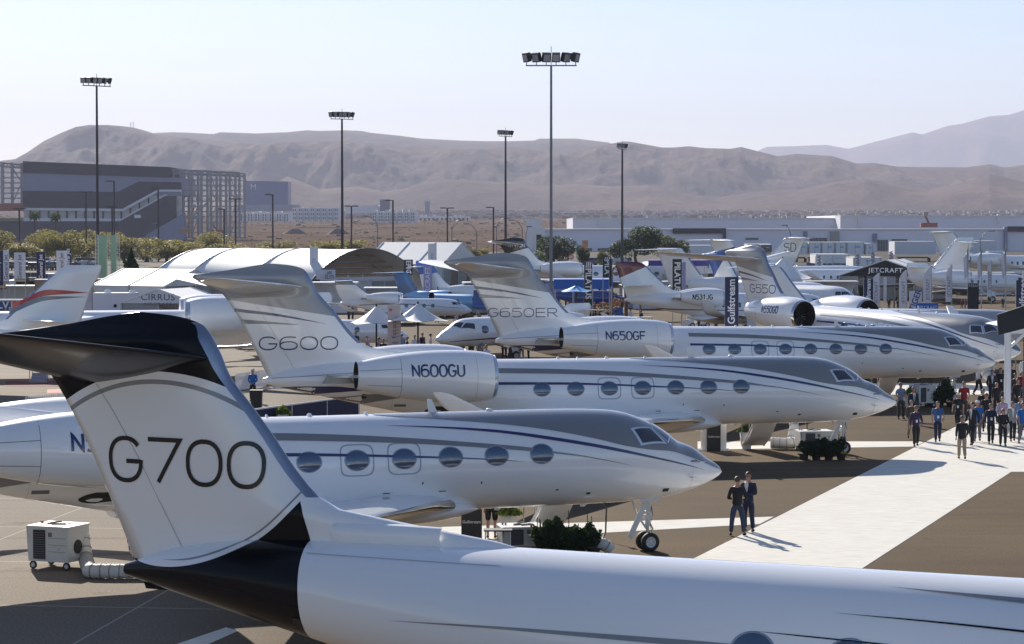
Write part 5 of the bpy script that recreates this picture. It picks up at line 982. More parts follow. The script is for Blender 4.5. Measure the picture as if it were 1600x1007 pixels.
# radio masts on the hill top
for x in(204,208.5):
    q=P(x,200,7380); t=empty('radio_mast',(q.x,7380,q.z-4),0,'thin radio mast on the left hilltop','mast','radio masts'); mb=MB(); mb.tube([(0,0,0),(0,0,22)],.7,4)
    for z in(9,14,19): mb.box((0,0,z),(6,.8,.8))
    mb.build('lattice',FRM,t)
# ================= PEOPLE =================
def skin(vs,es,rs,sub=1):
    me=bpy.data.meshes.new('s'); me.from_pydata(vs,es,[]); o=bpy.data.objects.new('s',me); LK(o); md=o.modifiers.new('k','SKIN'); md.use_smooth_shade=True
    sk=me.skin_vertices[0].data
    for i,r in enumerate(rs): sk[i].radius=r if isinstance(r,tuple) else (r,r); sk[i].use_root=(i==0)
    if sub: q=o.modifiers.new('u','SUBSURF'); q.levels=sub; q.render_levels=sub
    dg=bpy.context.evaluated_depsgraph_get(); out=bpy.data.meshes.new_from_object(o.evaluated_get(dg)); bpy.data.objects.remove(o); bpy.data.meshes.remove(me); return out
def chain(V_,E_,R_,start,pts):
    k=start
    for p,r in pts: V_.append(p); R_.append(r); E_.append((k,len(V_)-1)); k=len(V_)-1
    return k
def pose_def(kind,fem=False):
    # joints in metres; figure faces -Y
    P_=dict(hipL=(.10,0,.92),kneeL=(.11,-.02,.50),ankL=(.11,.02,.09),toeL=(.13,-.13,.04),hipR=(-.10,0,.92),kneeR=(-.11,-.02,.50),ankR=(-.11,.02,.09),toeR=(-.13,-.13,.04),
        shL=(.18,.01,1.43),elL=(.228,.03,1.14),wrL=(.222,-.06,.90),shR=(-.18,.01,1.43),elR=(-.228,.03,1.14),wrR=(-.222,-.06,.90))
    if kind=='walk': P_.update(kneeL=(.09,-.16,.52),ankL=(.09,-.20,.10),toeL=(.10,-.36,.07),kneeR=(-.09,.03,.50),ankR=(-.09,.24,.15),toeR=(-.10,.13,.05),elL=(.24,.13,1.16),wrL=(.24,.05,.93),elR=(-.24,-.04,1.15),wrR=(-.23,-.22,.98))
    if kind=='walk2': P_.update(kneeR=(-.09,-.14,.52),ankR=(-.09,-.15,.10),toeR=(-.10,-.31,.06),kneeL=(.09,.04,.49),ankL=(.09,.20,.13),toeL=(.10,.08,.05),elR=(-.24,.11,1.16),wrR=(-.24,.06,.92),elL=(.25,.00,1.15),wrL=(.22,-.20,1.02))
    if kind=='crossed': P_.update(elL=(.27,-.04,1.16),wrL=(.02,-.24,1.20),elR=(-.27,-.04,1.16),wrR=(-.02,-.21,1.13),ankL=(.15,.02,.09),kneeL=(.13,-.02,.5),toeL=(.19,-.13,.04))
    if kind=='clasp': P_.update(elL=(.25,.0,1.15),wrL=(.06,-.20,1.02),elR=(-.25,.0,1.15),wrR=(-.05,-.21,1.0))
    if kind=='talk': P_.update(elL=(.27,.03,1.15),wrL=(.20,-.20,1.10),ankR=(-.20,.02,.09),kneeR=(-.16,-.02,.5),toeR=(-.25,-.12,.04),ankL=(.19,.02,.09),kneeL=(.16,-.02,.5),toeL=(.24,-.12,.04),elR=(-.28,.04,1.15),wrR=(-.14,-.2,1.08))
    if kind=='sit': P_.update(kneeL=(.14,-.42,.62),ankL=(.14,-.40,.20),toeL=(.15,-.55,.13),kneeR=(-.14,-.42,.62),ankR=(-.14,-.40,.20),toeR=(-.15,-.55,.13),elL=(.25,-.08,1.16),wrL=(.14,-.32,1.0),elR=(-.25,-.08,1.16),wrR=(-.14,-.32,1.0))
    return P_
_pc={}
def parts_for(kind):
    if kind in _pc: return _pc[kind]
    J=pose_def(kind); f=lambda k:J[k]
    def mid(a,b,t): return tuple(a[i]+(b[i]-a[i])*t for i in range(3))
    # continuous body
    V_=[(0,0,.96)]; E_=[]; R_=[(.12,.08)]
    b1=chain(V_,E_,R_,0,[((0,.005,1.12),(.11,.078)),((0,.01,1.30),(.14,.095)),((0,.012,1.42),(.115,.08))]); nk=chain(V_,E_,R_,b1,[((0,.01,1.50),.056),((0,-.002,1.555),.054),((0,-.018,1.615),(.070,.084)),((0,-.012,1.675),(.084,.104)),((0,-.004,1.735),(.080,.098)),((0,.002,1.775),(.05,.06))])
    for s in'LR':
        sg=1 if s=='L' else -1
        h=chain(V_,E_,R_,0,[(f('hip'+s),.082),(mid(f('hip'+s),f('knee'+s),.5),.070),(f('knee'+s),.058),(mid(f('knee'+s),f('ank'+s),.35),.056),(f('ank'+s),.036),(mid(f('ank'+s),f('toe'+s),.5),.036),(f('toe'+s),.03)])
        k=chain(V_,E_,R_,b1,[(f('sh'+s),.062),(mid(f('sh'+s),f('el'+s),.5),.05),(f('el'+s),.042),(mid(f('el'+s),f('wr'+s),.4),.038),(f('wr'+s),.026)])
        w_=V(f('wr'+s)); d=(w_-V(f('el'+s))).normalized(); side=d.cross(V((0,1,0))).normalized() if abs(d.y)<.9 else V((1,0,0)); pm=w_+d*.05; pi=chain(V_,E_,R_,k,[(tuple(pm),(.030,.018))]); side=side*sg
        for j,(o_,l_) in enumerate(((-.024,.066),(-.008,.076),(.009,.071),(.025,.055))):
            q=pm+d*.035+V((0,1,0)).cross(d)*o_; chain(V_,E_,R_,pi,[(tuple(q),.0095),(tuple(q+d*l_*.5+V((0,-.008,0))),.0085),(tuple(q+d*l_+V((0,-.026,0))),.007)])
        chain(V_,E_,R_,k,[(tuple(w_+d*.03+V((0,-.022,0))),.011),(tuple(w_+d*.07+V((0,-.045,0))),.009)])
    body=skin(V_,E_,R_,1)
    # face: nose, ears, eyes, mouth joined to the same mesh
    import bmesh
    bm=bmesh.new(); bm.from_mesh(body); 
    mb=MB(); mb.sphere((0,-.120,1.652),.017,0,8,(.8,1.2,1.5)); mb.sphere((.086,0,1.665),.02,0,8,(.4,.9,1.5)); mb.sphere((-.086,0,1.665),.02,0,8,(.4,.9,1.5))
    for s in(-1,1): mb.sphere((s*.032,-.104,1.682),.011,1,8,(1.3,.6,.8))
    mb.box((0,-.106,1.612),(.045,.012,.010),1)
    tmp=bpy.data.meshes.new('f'); tmp.from_pydata(mb.v,[],mb.f); tmp.polygons.foreach_set('material_index',mb.mi); bm.from_mesh(tmp); bm.to_mesh(body); bm.free(); bpy.data.meshes.remove(tmp)
    def torso(rx,ry,hem,sl,k=1.0):
        V2=[(0,0,hem)]; E2=[]; R2=[(rx*1.18,ry*1.22)]; t=chain(V2,E2,R2,0,[((0,.002,(hem+1.14)/2),(rx*1.08,ry*1.1)),((0,.005,1.14),(rx,ry*1.02)),((0,.01,1.31),(rx*1.1,ry*1.12)),((0,.012,1.425),(rx*.92,ry*.86)),((0,.012,1.47),(.085,.072)),((0,.008,1.515),(.060,.060))]); t-=2
        for s in'LR':
            pts=[(f('sh'+s),.074*k),(mid(f('sh'+s),f('el'+s),.5),.062*k),(f('el'+s) if sl>.5 else mid(f('sh'+s),f('el'+s),.75),.055*k)]
            if sl>.5: pts+=[(mid(f('el'+s),f('wr'+s),.45),.049*k),(mid(f('el'+s),f('wr'+s),.93),.041*k)]
            chain(V2,E2,R2,t,pts)
        return skin(V2,E2,R2,1)
    jacket=torso(.172,.124,.80,1,1.05); shirt=torso(.160,.116,.88,.3,1.08); longs=torso(.158,.114,.88,1,1.0)
    V2=[(0,0,.95)];E2=[];R2=[(.17,.122)]; chain(V2,E2,R2,0,[((0,0,1.04),(.172,.125))])
    for s in'LR': chain(V2,E2,R2,0,[(f('hip'+s),.118),(mid(f('hip'+s),f('knee'+s),.5),.100),(f('knee'+s),.080),(mid(f('knee'+s),f('ank'+s),.5),.074),(mid(f('knee'+s),f('ank'+s),.95),.068)])
    trs=skin(V2,E2,R2,1)
    V2=[(0,0,.95)];E2=[];R2=[(.17,.122)]; chain(V2,E2,R2,0,[((0,0,1.04),(.172,.125))])
    for s in'LR': chain(V2,E2,R2,0,[(f('hip'+s),.11),(mid(f('hip'+s),f('knee'+s),.5),.10),(mid(f('hip'+s),f('knee'+s),.95),.092)])
    sho=skin(V2,E2,R2,1)
    sh=[]
    for s in'LR': sh.append(skin([f('ank'+s),mid(f('ank'+s),f('toe'+s),.5),f('toe'+s),tuple(V(f('ank'+s))+V((0,.05,-.045)))],[(0,1),(1,2),(0,3)],[.047,.048,.038,.042],1))
    mb=MB(); mb.sphere((0,.014,1.705),.1,0,22,(.93,1.13,1.02)); keep=[]
    for q in mb.f:
        c=sum((V(mb.v[i]) for i in q),V())/len(q)
        if c.z>1.765 or (c.z>1.735 and c.y>-.085) or (c.y>-.02 and c.z>1.70) or (c.y>.03 and c.z>1.63): keep.append(q)
    hair=bpy.data.meshes.new('hair'); hair.from_pydata(mb.v,[],keep); hair.polygons.foreach_set('use_smooth',[True]*len(keep))
    longh=skin([(0,.018,1.745),(0,.04,1.68),(0,.055,1.58),(0,.05,1.48)],[(0,1),(1,2),(2,3)],[(.098,.10),(.102,.082),(.10,.062),(.07,.04)],2)
    _pc[kind]=dict(body=body,jacket=jacket,shirt=shirt,long=longs,trousers=trs,shorts=sho,shoes=sh,hair=hair,longhair=longh); return _pc[kind]
SKN=mat('skin',(.42,.24,.17),.55); SKD=mat('face_dark',(.03,.02,.02),.5)
def cm(n,c,r=.8): return mat('cloth_'+n,c,r,var=.12,vs=9)
CL=dict(black=cm('black',(.010,.010,.013)),navy=cm('navy',(.014,.02,.05)),blue=cm('blue',(.035,.10,.27)),sky=cm('sky_blue',(.14,.22,.38)),brt=cm('bright_blue',(.015,.13,.42)),white=cm('white',(.62,.64,.68)),red=cm('dark_red',(.20,.012,.02)),grey=cm('grey',(.13,.13,.14)),char=cm('charcoal',(.035,.035,.04)),tan=cm('khaki',(.30,.24,.17)),purple=cm('dark_purple',(.035,.025,.075)),pink=cm('pink_check',(.42,.32,.42)),jean=cm('jeans',(.03,.045,.09)),brown=cm('brown',(.06,.045,.035)),lgrey=cm('light_grey',(.26,.26,.27)))
HR=dict(dark=mat('hair_dark',(.02,.014,.01),.6),grey=mat('hair_grey',(.14,.13,.125),.7),brown=mat('hair_brown',(.07,.04,.025),.6),red=mat('hair_auburn',(.14,.05,.03),.6),bald=None)
PEOPLE=[]
def person(label,px,py,face,kind,top,topc,leg,legc,hair='dark',h=1.78,extra=(),group=None,ground=True):
    g=G(px,py); p=parts_for(kind); t=empty('person',g,R(face),label,'person',group); k=h/1.80; t.scale=(k,)*3
    def add(n,me,m,par=t):
        me2=me.copy(); me2.materials.clear()
        for q in(m if isinstance(m,list) else [m]): me2.materials.append(q)
        o=bpy.data.objects.new(n,me2); LK(o); o.parent=par; return o
    b=add('body',p['body'],[SKN,SKD]); add({'jacket':'jacket','shirt':'shirt','long':'shirt'}[top],p[top],CL[topc]); add(leg,p['trousers' if leg!='shorts' else 'shorts'],CL[legc])
    for s in p['shoes']: add('shoe',s,CL['black'] if 'trainers' not in extra else CL['brown'])
    if 'long' in extra: add('hair',p['longhair'],HR[hair])
    elif hair!='bald': add('hair',p['hair'],HR[hair])
    if 'cap' in extra:
        mb=MB(); mb.sphere((0,.01,1.735),.104,0,14,(.95,1.12,.72)); mb.box((0,-.15,1.73),(.14,.10,.012)); mb.build('cap',CL['white'],t)
    if 'badge' in extra:
        mb=MB(); mb.box((.01,-.155,1.13),(.085,.006,.12)); mb.build('badge',WP,t)
        mb=MB(); mb.tube([(-.05,-.10,1.46),(.005,-.145,1.3),(.01,-.152,1.19)],.006,4); mb.tube([(.06,-.10,1.46),(.015,-.145,1.3),(.01,-.152,1.19)],.006,4); mb.build('lanyard',CL['jean'],t)
    if 'tie' in extra or 'open' in extra:
        mb=MB(); mb.prism([(-.012,1.10),(.012,1.10),(.062,1.45),(.04,1.50),(-.04,1.50),(-.062,1.45)],'y',-.142,-.115); mb.build('shirt_front',CL['white'],t)
    if 'tie' in extra: mb=MB(); mb.prism([(-.018,1.1),(.018,1.1),(.012,1.44),(-.012,1.44)],'y',-.158,-.149); mb.build('tie',CL['lgrey'],t)
    if 'glasses' in extra: mb=MB(); mb.box((-.034,-.118,1.683),(.05,.012,.032)); mb.box((.034,-.118,1.683),(.05,.012,.032)); mb.box((0,-.118,1.69),(.13,.008,.008)); mb.box((.088,-.06,1.69),(.006,.11,.008)); mb.box((-.088,-.06,1.69),(.006,.11,.008)); mb.build('sunglasses',DK,t)
    return t
C1='people walking along the broad white carpet'
for a in [
 # right crowd
 ('man in dark jumper and jeans, back to the camera, talking to a suited man',1152,838,168,'talk','long','black','trousers','jean','brown',1.80,()),
 ('man in dark navy suit and sunglasses with folded arms, facing his companion',1169,832,-32,'crossed','jacket','navy','trousers','navy','brown',1.84,('open','glasses')),
 ('man in black jacket and khaki trousers walking away alone on the carpet',1503,719,178,'walk','jacket','black','trousers','tan','grey',1.78,()),
 ('man in purple shirt and black trousers with a badge, left edge of the crowd',1431,699,0,'walk2','long','purple','trousers','black','grey',1.76,('badge','glasses')),
 ('man in light trousers half hidden behind the purple-shirted man',1424,687,5,'walk','jacket','brown','trousers','tan','grey',1.72,()),
 ('man in mid-blue shirt and navy trousers walking with a badge, alone',1465,692,-6,'walk2','shirt','blue','trousers','navy','grey',1.78,('badge',)),
 ('man in light blue polo with folded arms standing under the jet nose',1407,656,20,'crossed','shirt','sky','trousers','char','grey',1.80,('glasses',)),
 ('man in dark blue suit standing right of the folded-arms man',1427,664,8,'stand','jacket','navy','trousers','navy','grey',1.78,('tie',)),
 ('woman in black sleeveless dress and white cap walking with a badge',1497,672,-20,'walk','shirt','black','trousers','black','dark',1.70,('cap','badge')),
 ('man in dark red shirt behind the woman in the white cap',1506,655,-8,'walk2','shirt','red','trousers','char','grey',1.82,()),
 ('man in white shirt and dark trousers striding under the far jet nose',1528,619,60,'walk','long','white','trousers','black','dark',1.80,()),
 ('tall man in black suit with pale tie turning to his neighbour on the carpet',1519,697,-40,'walk','jacket','black','trousers','black','dark',1.86,('tie',)),
 ('man in bright blue shirt and grey trousers behind the tall black-suited man',1527,691,-15,'walk2','shirt','brt','trousers','grey','grey',1.80,('cap',)),
 ('man in black shirt and sunglasses behind the front row of walkers',1541,677,0,'walk','shirt','black','trousers','black','dark',1.80,('glasses',)),
 ('man in navy jacket with a badge walking at the centre of the crowd',1548,695,-5,'walk2','jacket','navy','trousers','black','grey',1.76,('badge',)),
 ('woman with auburn hair in a black coat carrying a large patterned bag',1567,698,0,'clasp','jacket','black','trousers','black','red',1.64,('long','glasses')),
 ('man in pink checked shirt behind the auburn-haired woman',1566,682,4,'walk','long','pink','trousers','jean','bald',1.78,()),
 ('man in light grey blazer and white shirt right of the auburn-haired woman',1582,691,-4,'walk2','jacket','lgrey','trousers','black','grey',1.76,('open',)),
 ('man in bright blue polo shirt and grey trousers at the right edge',1598,696,8,'walk','shirt','brt','trousers','grey','grey',1.82,()),
 ('man in light blue shirt behind the grey blazer man',1594,683,2,'walk2','shirt','sky','trousers','jean','dark',1.80,('badge',)),
 ('man in dark suit and pale blue shirt in the second row of the crowd',1550,633,-6,'walk','jacket','char','trousers','char','brown',1.84,('open',)),
 ('man in black jacket with a white badge beside the white post',1563,629,0,'walk2','jacket','black','trousers','black','dark',1.84,('badge',)),
 ('man in black suit with white hair, back to the camera, by the white post',1580,622,170,'walk','jacket','black','trousers','black','grey',1.86,()),
 ('man in brown-grey jacket with a badge right of the white post',1586,636,-3,'stand','jacket','brown','trousers','char','dark',1.74,('badge',)),
 ('woman in dark red top behind the brown-jacketed man',1596,630,5,'stand','long','red','trousers','black','dark',1.68,('long',)),
 ('man in pale blue shirt at the right edge above the crowd',1600,606,-10,'stand','long','white','trousers','char','dark',1.80,()),
 ('man in black coat close behind the brown-jacketed man',1590,648,6,'walk','jacket','black','trousers','black','dark',1.78,()),
 ('man in charcoal suit between the two rows of the crowd',1572,661,-4,'walk2','jacket','char','trousers','char','grey',1.80,('open',)),
 ('person in dark sweater behind the pink-shirted man',1577,668,3,'walk','long','char','trousers','black','dark',1.74,()),
 ('man in black polo right of the bright blue capped man',1536,668,-6,'walk2','shirt','black','trousers','jean','grey',1.78,('badge',)),
 ('woman in black jacket between the suited pair and the white post',1557,650,0,'walk','jacket','black','trousers','black','brown',1.66,('long',)),
 ('man in dark suit at the right edge beside the pale blue shirt',1603,655,0,'walk','jacket','navy','trousers','navy','dark',1.82,('tie',)),
 # left and middle
 ('man in blue shirt and white cap with clasped hands beside the white picket fence',395,628,-12,'clasp','long','brt','trousers','black','grey',1.76,('cap',)),
 ('person in black shorts and jacket beneath the jet beside the black sign',768,842,175,'stand','jacket','black','shorts','black','dark',1.76,('trainers',)),
 ('man in black shirt left of the black door frame beside the small jet',717,560,30,'stand','shirt','black','trousers','char','dark',1.80,('badge',)),
 ('woman in dark jacket with a white bag by the small jet door',737,562,-20,'stand','jacket','black','trousers','char','dark',1.68,('long',)),
 ('man in pale blue shirt and khaki shorts, back turned, by the small jet door',749,564,165,'stand','shirt','sky','shorts','tan','grey',1.78,()),
 ('man with dark hair and white collar just above the big engine',760,583,20,'stand','long','white','trousers','char','dark',1.78,()),
 ('man in white shirt under the right peaked canopy edge',673,560,90,'stand','shirt','white','trousers','jean','dark',1.74,()),
 ('person in pink shirt and black trousers under the left peaked canopy',592,568,-30,'stand','shirt','pink','trousers','black','dark',1.76,('badge',)),
 ('person in black under the left peaked canopy with a white badge',599,571,10,'stand','jacket','black','trousers','black','dark',1.76,('badge',)),
 ('dark-suited person standing on the apron behind the flagpoles',1567,482,0,'stand','jacket','black','trousers','black','dark',1.35,('open',)),
 ]: person(*a,group=C1 if a[1]>1400 and a[2]>600 else None)
def crowd(pref,lst,h,group):
    for i,(x,y,c,w_) in enumerate(lst): person('%s, %s'%(w_,pref),x,y,(i*67)%360,('stand','clasp','stand','walk')[i%4],('jacket','shirt','long')[i%3],c,'trousers',('black','char','navy','tan')[i%4],('dark','grey','brown')[i%3],h,(),group)
crowd('among the visitors by the blue turboprops',[(853,503,'white','visitor in white shirt lowest of the group'),(884,486,'navy','visitor in navy beside the turboprop nose'),(891,487,'black','visitor in black under the turboprop nose'),(918,492,'char','visitor in charcoal by the black feather banner'),(932,478,'black','visitor in black right of the feather banner'),(941,480,'navy','visitor in navy between two black banners'),(949,477,'char','visitor in charcoal behind the flower tubs'),(959,476,'black','visitor in black left of the red-tipped fin'),(929,496,'grey','visitor in grey crossing by the flower tub'),(972,492,'navy','visitor in navy by the blue flower tub'),(908,508,'sky','visitor in pale blue seated low near the fin'),(925,512,'black','visitor in black seated low near the fin')],1.55,'visitors by the blue turboprops')
crowd('near the light jets',[(518,503,'navy','visitor in navy by the dark hedge'),(551,500,'black','visitor in black left of the light jet tail'),(545,502,'char','visitor in charcoal left of the light jet tail'),(683,505,'jean','visitor in jeans before the light jet'),(666,500,'sky','visitor in pale blue under the light jet wing'),(674,499,'black','visitor in black under the light jet wing'),(723,493,'white','visitor in white before the blue nose'),(733,496,'black','visitor in black before the blue nose'),(1041,466,'sky','visitor in pale blue below the PILATUS banner'),(1092,520,'black','visitor just above the jet roof left of the navy banner'),(1119,521,'grey','visitor in grey beside the navy banner')],1.5,'visitors near the light jets')
crowd('before the JETCRAFT tent',[(1389,484,'black','visitor in black between the feather flags'),(1397,485,'grey','visitor in grey between the feather flags'),(1403,485,'black','visitor left of the second feather flag'),(1503,486,'red','visitor in red beside the black board'),(1508,484,'char','visitor in charcoal beside the black board')],1.3,'visitors before the dark tent')
crowd('under the G650ER tail',[(788,562,'black','visitor in black at the tail tip'),(797,564,'navy','visitor in navy under the tail'),(806,563,'black','visitor in black under the tail middle'),(815,566,'char','visitor in charcoal under the tail'),(826,564,'black','visitor in black nearest the engine')],1.75,'visitors under the jet tail')
crowd('behind the picture of the left jet',[(88,557,'black','person in black by the steps')],1.7,'visitors by the left jet')
crowd('among the canopies and tables',[(556,556,'black','visitor in black at the left canopy edge'),(574,563,'pink','visitor in pink seated left of the first pole'),(611,566,'char','visitor in charcoal behind the Falcon banner edge'),(628,560,'sky','visitor in pale blue right of the Falcon banner'),(636,566,'black','visitor in black right of the Falcon banner'),(648,562,'white','visitor in white near the second pole'),(660,558,'navy','visitor in navy near the second pole'),(690,556,'char','visitor in charcoal before the small jet nose'),(704,565,'black','visitor in black beside the door frame'),(700,548,'grey','visitor in grey behind the small jet nose')],1.72,'visitors among the canopies')
crowd('on the open apron in the middle',[(845,512,'black','visitor in black at the fin root'),(862,518,'sky','visitor in pale blue at the fin root'),(900,520,'char','visitor in charcoal near the far engine'),(944,516,'navy','visitor in navy near the far engine'),(962,506,'black','visitor in black below the flower tubs'),(985,510,'white','visitor in white below the maroon stripes'),(1002,512,'black','visitor in black below the maroon stripes'),(876,498,'brt','visitor in bright blue by the turboprop wing'),(864,494,'black','visitor in black by the turboprop wing')],1.6,'visitors on the open apron')
# patterned bag
g=G(1569,694); t=empty('tote_bag',(g.x,g.y-.25,.35),0,'large white and black patterned bag held by the auburn-haired woman','bag'); mb=MB(); mb.sphere((0,0,.35),.30,0,14,(.62,.3,1.15)); mb.build('bag_body',mat('bag_pattern',(.45,.45,.40),.6,var=.8,vs=5),t); mb=MB(); mb.tube([(-.12,0,.62),(0,0,.85),(.12,0,.62)],.012,6); mb.build('handle',DK,t)
# ================= PLANTS =================
def leafmesh(name,n,rad,size,seed,fn=None,mats=None,shell=.0):
    random.seed(seed); vs=[];fs=[];mi=[]
    for i in range(n):
        while True:
            p=V((random.uniform(-1,1),random.uniform(-1,1),random.uniform(-1,1)))
            if p.length<=1 and p.length>shell: break
        if fn: p=fn(p)
        if p is None: continue
        p=V((p.x*rad[0],p.y*rad[1],p.z*rad[2])); a=V((random.gauss(0,1),random.gauss(0,1),random.gauss(0,1))).normalized(); b=a.cross(V((random.gauss(0,1),random.gauss(0,1),random.gauss(0,1)))).normalized(); s=size*random.uniform(.6,1.4)
        o=len(vs); vs+=[p-a*s,p+b*s*.45,p+a*s,p-b*s*.45]; fs.append((o,o+1,o+2,o+3)); mi.append(random.choice((0,0,1)))
    me=bpy.data.meshes.new(name); me.from_pydata(vs,[],fs)
    for q in mats: me.materials.append(q)
    me.polygons.foreach_set('material_index',mi); return me
def leafm(n,c,t=.35):
    m=bpy.data.materials.new(n); m.use_nodes=True; nd=m.node_tree.nodes; b=nd['Principled BSDF']; b.inputs['Base Color'].default_value=(*c,1); b.inputs['Roughness'].default_value=.6
    tr=nd.new('ShaderNodeBsdfTranslucent'); tr.inputs[0].default_value=(c[0]*1.6,c[1]*1.7,c[2]*.9,1); mx=nd.new('ShaderNodeMixShader'); mx.inputs[0].default_value=t; m.node_tree.links.new(b.outputs[0],mx.inputs[1]); m.node_tree.links.new(tr.outputs[0],mx.inputs[2]); m.node_tree.links.new(mx.outputs[0],nd['Material Output'].inputs[0]); return m
L1=leafm('palo_verde_leaf',(.24,.20,.085),.45); L2=leafm('palo_verde_leaf_dark',(.13,.115,.05),.4); L3=leafm('dark_leaf',(.025,.045,.015)); L4=leafm('mid_leaf',(.045,.065,.02)); L5=leafm('shrub_leaf',(.020,.045,.014),.25); L6=leafm('shrub_leaf_light',(.05,.085,.03),.35); L7=leafm('fern_leaf',(.16,.20,.03),.4); BRK=mat('bark',(.10,.075,.055),.9,var=.2)
def clump(seed,k=9,spread=.62,r=.50):
    random.seed(seed); cs=[(V((random.uniform(-1,1),random.uniform(-1,1),random.uniform(-.7,1)))*spread,random.uniform(.6,1.15)*r) for _ in range(k)]
    def f(p):
        c,rr=random.choice(cs); q=c+p.normalized()*(rr*(p.length**.45)); return q
    return f
TREES={}
def tree(label,px,pyb,wpx,hpx,kind,group='trees beyond the show ground',Y=None,trunk=.22):
    Y=Y or G(px,pyb).y; s=ppm(Y); hpx=hpx*(1+.28*math.sin(px*1.7)) if kind=='palo' else hpx; w_=wpx/s*(1.5 if kind=='palo' else 1.15); h=hpx/s; zb=P(px,pyb,Y).z; zb=max(gz(0,Y)-.2,min(zb,gz(0,Y)+.5)) if Y<1400 else gz(0,Y)
    top=P(px,pyb-hpx,Y).z; h=top-zb; t=empty('tree',(at(px,Y),Y,zb),random.uniform(0,6),label,'tree',group)
    key=(kind,int(px)%3)
    if key not in TREES:
        mm={'palo':[L1,L2],'dark':[L3,L4],'mid':[L4,L2],'pine':[L3,L5]}[kind]
        if kind=='pine':
            def fn(p):
                z=abs(p.z)*1.0; r=(1-z)**.8; return V((p.x*r,p.y*r,z*2-1))
        else: fn=clump(hash(key)%99 if 0 else ord(kind[0])+key[1]*7,11)
        TREES[key]=leafmesh('crown',7000,(1,1,1),.05 if kind!='palo' else .045,ord(kind[0])+key[1],fn,mm)
    c=bpy.data.objects.new('crown',TREES[key]); LK(c); c.parent=t; c.location=(0,0,h*(.46 if kind!='pine' else .53)); c.scale=(w_*.54,w_*.54,h*(.44 if kind!='pine' else .50))
    mb=MB(); r=max(.12,w_*.03); mb.tube([(0,0,-.1),(.05*w_,0,h*.2),(0,.03*w_,h*.4),(0,0,h*.8)],[r*1.3,r,r*.7,r*.2],8)
    for k in range(5): a=k*1.26; mb.tube([(0,0,h*(.22+.04*k)),(w_*.16*math.cos(a),w_*.16*math.sin(a),h*.5),(w_*.32*math.cos(a),w_*.32*math.sin(a),h*.68)],[r*.55,r*.35,r*.1],6)
    mb.build('trunk',BRK,t); return t
pos='left to right in the yellow-green belt before the slate block'
for i,(x,yb,w_,h) in enumerate(((-6,412,50,48),(32,414,58,58),(75,410,44,44),(100,414,48,56),(132,412,50,58),(160,416,46,50),(195,410,52,60),(228,418,60,66),(262,416,58,62),(290,410,38,40),(330,402,46,34),(362,404,50,36),(398,404,46,34),(436,402,40,32),(515,398,44,26),(548,398,40,26),(590,398,30,22),(735,400,30,20),(752,402,22,18))):
    tree('%s palo verde tree, %s'%('yellow-green',['cut off by the left edge','second from the left edge','below the two palms','between the third white banner and the navy one','left of the green screens','behind the green screens','above the dark pine','large one right of the dark pine','before the ramp of the slate block','small one at the foot of the orange lift','left one above the arched tent','second one above the arched tent','third one above the arched tent','fourth one above the arched tent','left of the second mast foot','right of the second mast foot','small one beside the gable tent roof','small one left of the black tail','tiny one left of the black tail'][i]),x,yb,w_,h,'palo',Y=560+((i*53)%140))
tree('large dark pine tree right of the green screens',205,470,62,80,'pine',Y=275)
tree('dark narrow bush below the white banner at left',34,465,36,48,'pine',Y=270)
tree('round olive tree left of the warehouse, right of the centre mast',864,402,52,42,'dark',Y=560)
tree('big spreading tree before the warehouse, left half of the pair',995,412,66,62,'dark',Y=560)
tree('big spreading tree before the warehouse, right half of the pair',1040,412,56,54,'mid',Y=570)
tree('small dense green tree beside the road sign',910,412,20,32,'dark',Y=500)
tree('small green tree left of the big pair',945,412,20,26,'mid',Y=500)
tree('small tree beside the far left palm trunk',70,385,14,14,'dark',Y=900)
for x,h,l in((54,34,'left'),(87,32,'right')):   # palms
    Y=900; b=P(x,366,Y); t=empty('palm_tree',(b.x,Y,0),0,l+' one of two fan palms before the slate block','palm tree','fan palms'); top=P(x,366-h+5,Y).z; mb=MB(); mb.tube([(0,0,0),(0,0,top)],[.45,.3],8); mb.build('trunk',BRK,t); mb=MB()
    for k in range(34):
        a=k*2.4; e=.9-1.7*(k/34); d=V((math.cos(a)*math.cos(e),math.sin(a)*math.cos(e),math.sin(e))); sd=d.cross(V((0,0,1))).normalized(); q=V((0,0,top)); mb.add([q,q+d*1.7+sd*.55,q+d*2.7-V((0,0,.5)),q+d*1.7-sd*.55],[(0,1,2,3)],k%2)
    mb.build('crown',[L4,L3],t)
random.seed(9)
mb=MB()   # scrub dotted over the plain, shacks and tracks: nobody could count them
for i in range(5200):
    y=random.uniform(1000,5200)**1.0; x=random.uniform(-.26,.26)*y; r=random.uniform(.35,1.0)*(1+y/2200)*(.7 if random.random()<.85 else 1.7); z=gz(x,y)+.3; p=V((x,y,z)); k=5
    mb.add([p+V((r*math.cos(6.283*j/k)*random.uniform(.6,1.2),r*math.sin(6.283*j/k),0)) for j in range(k)]+[p+V((r*.62*math.cos(6.283*j/k+.5),r*.6*math.sin(6.283*j/k+.5),r*random.uniform(.35,.6))) for j in range(k)],[(j,(j+1)%k,(j+1)%k+k,j+k) for j in range(k)]+[tuple(range(k,2*k))],random.choice((0,0,1)))
tag(mb.build('desert_scrub',[mat('scrub_green',(.07,.075,.035),.9),mat('scrub_grey',(.14,.12,.09),.9)]),'low scrub bushes scattered over the desert plain','scrub',kind='stuff')
mb=MB()
for i in range(1500):
    px=random.uniform(380,1640); y=random.uniform(3300,5000); x=at(px,y); z=gz(x,y); w_=random.uniform(6,14); mb.box((x,y,z+2),(w_,8,random.uniform(3,5)),random.choice((0,1,2)))
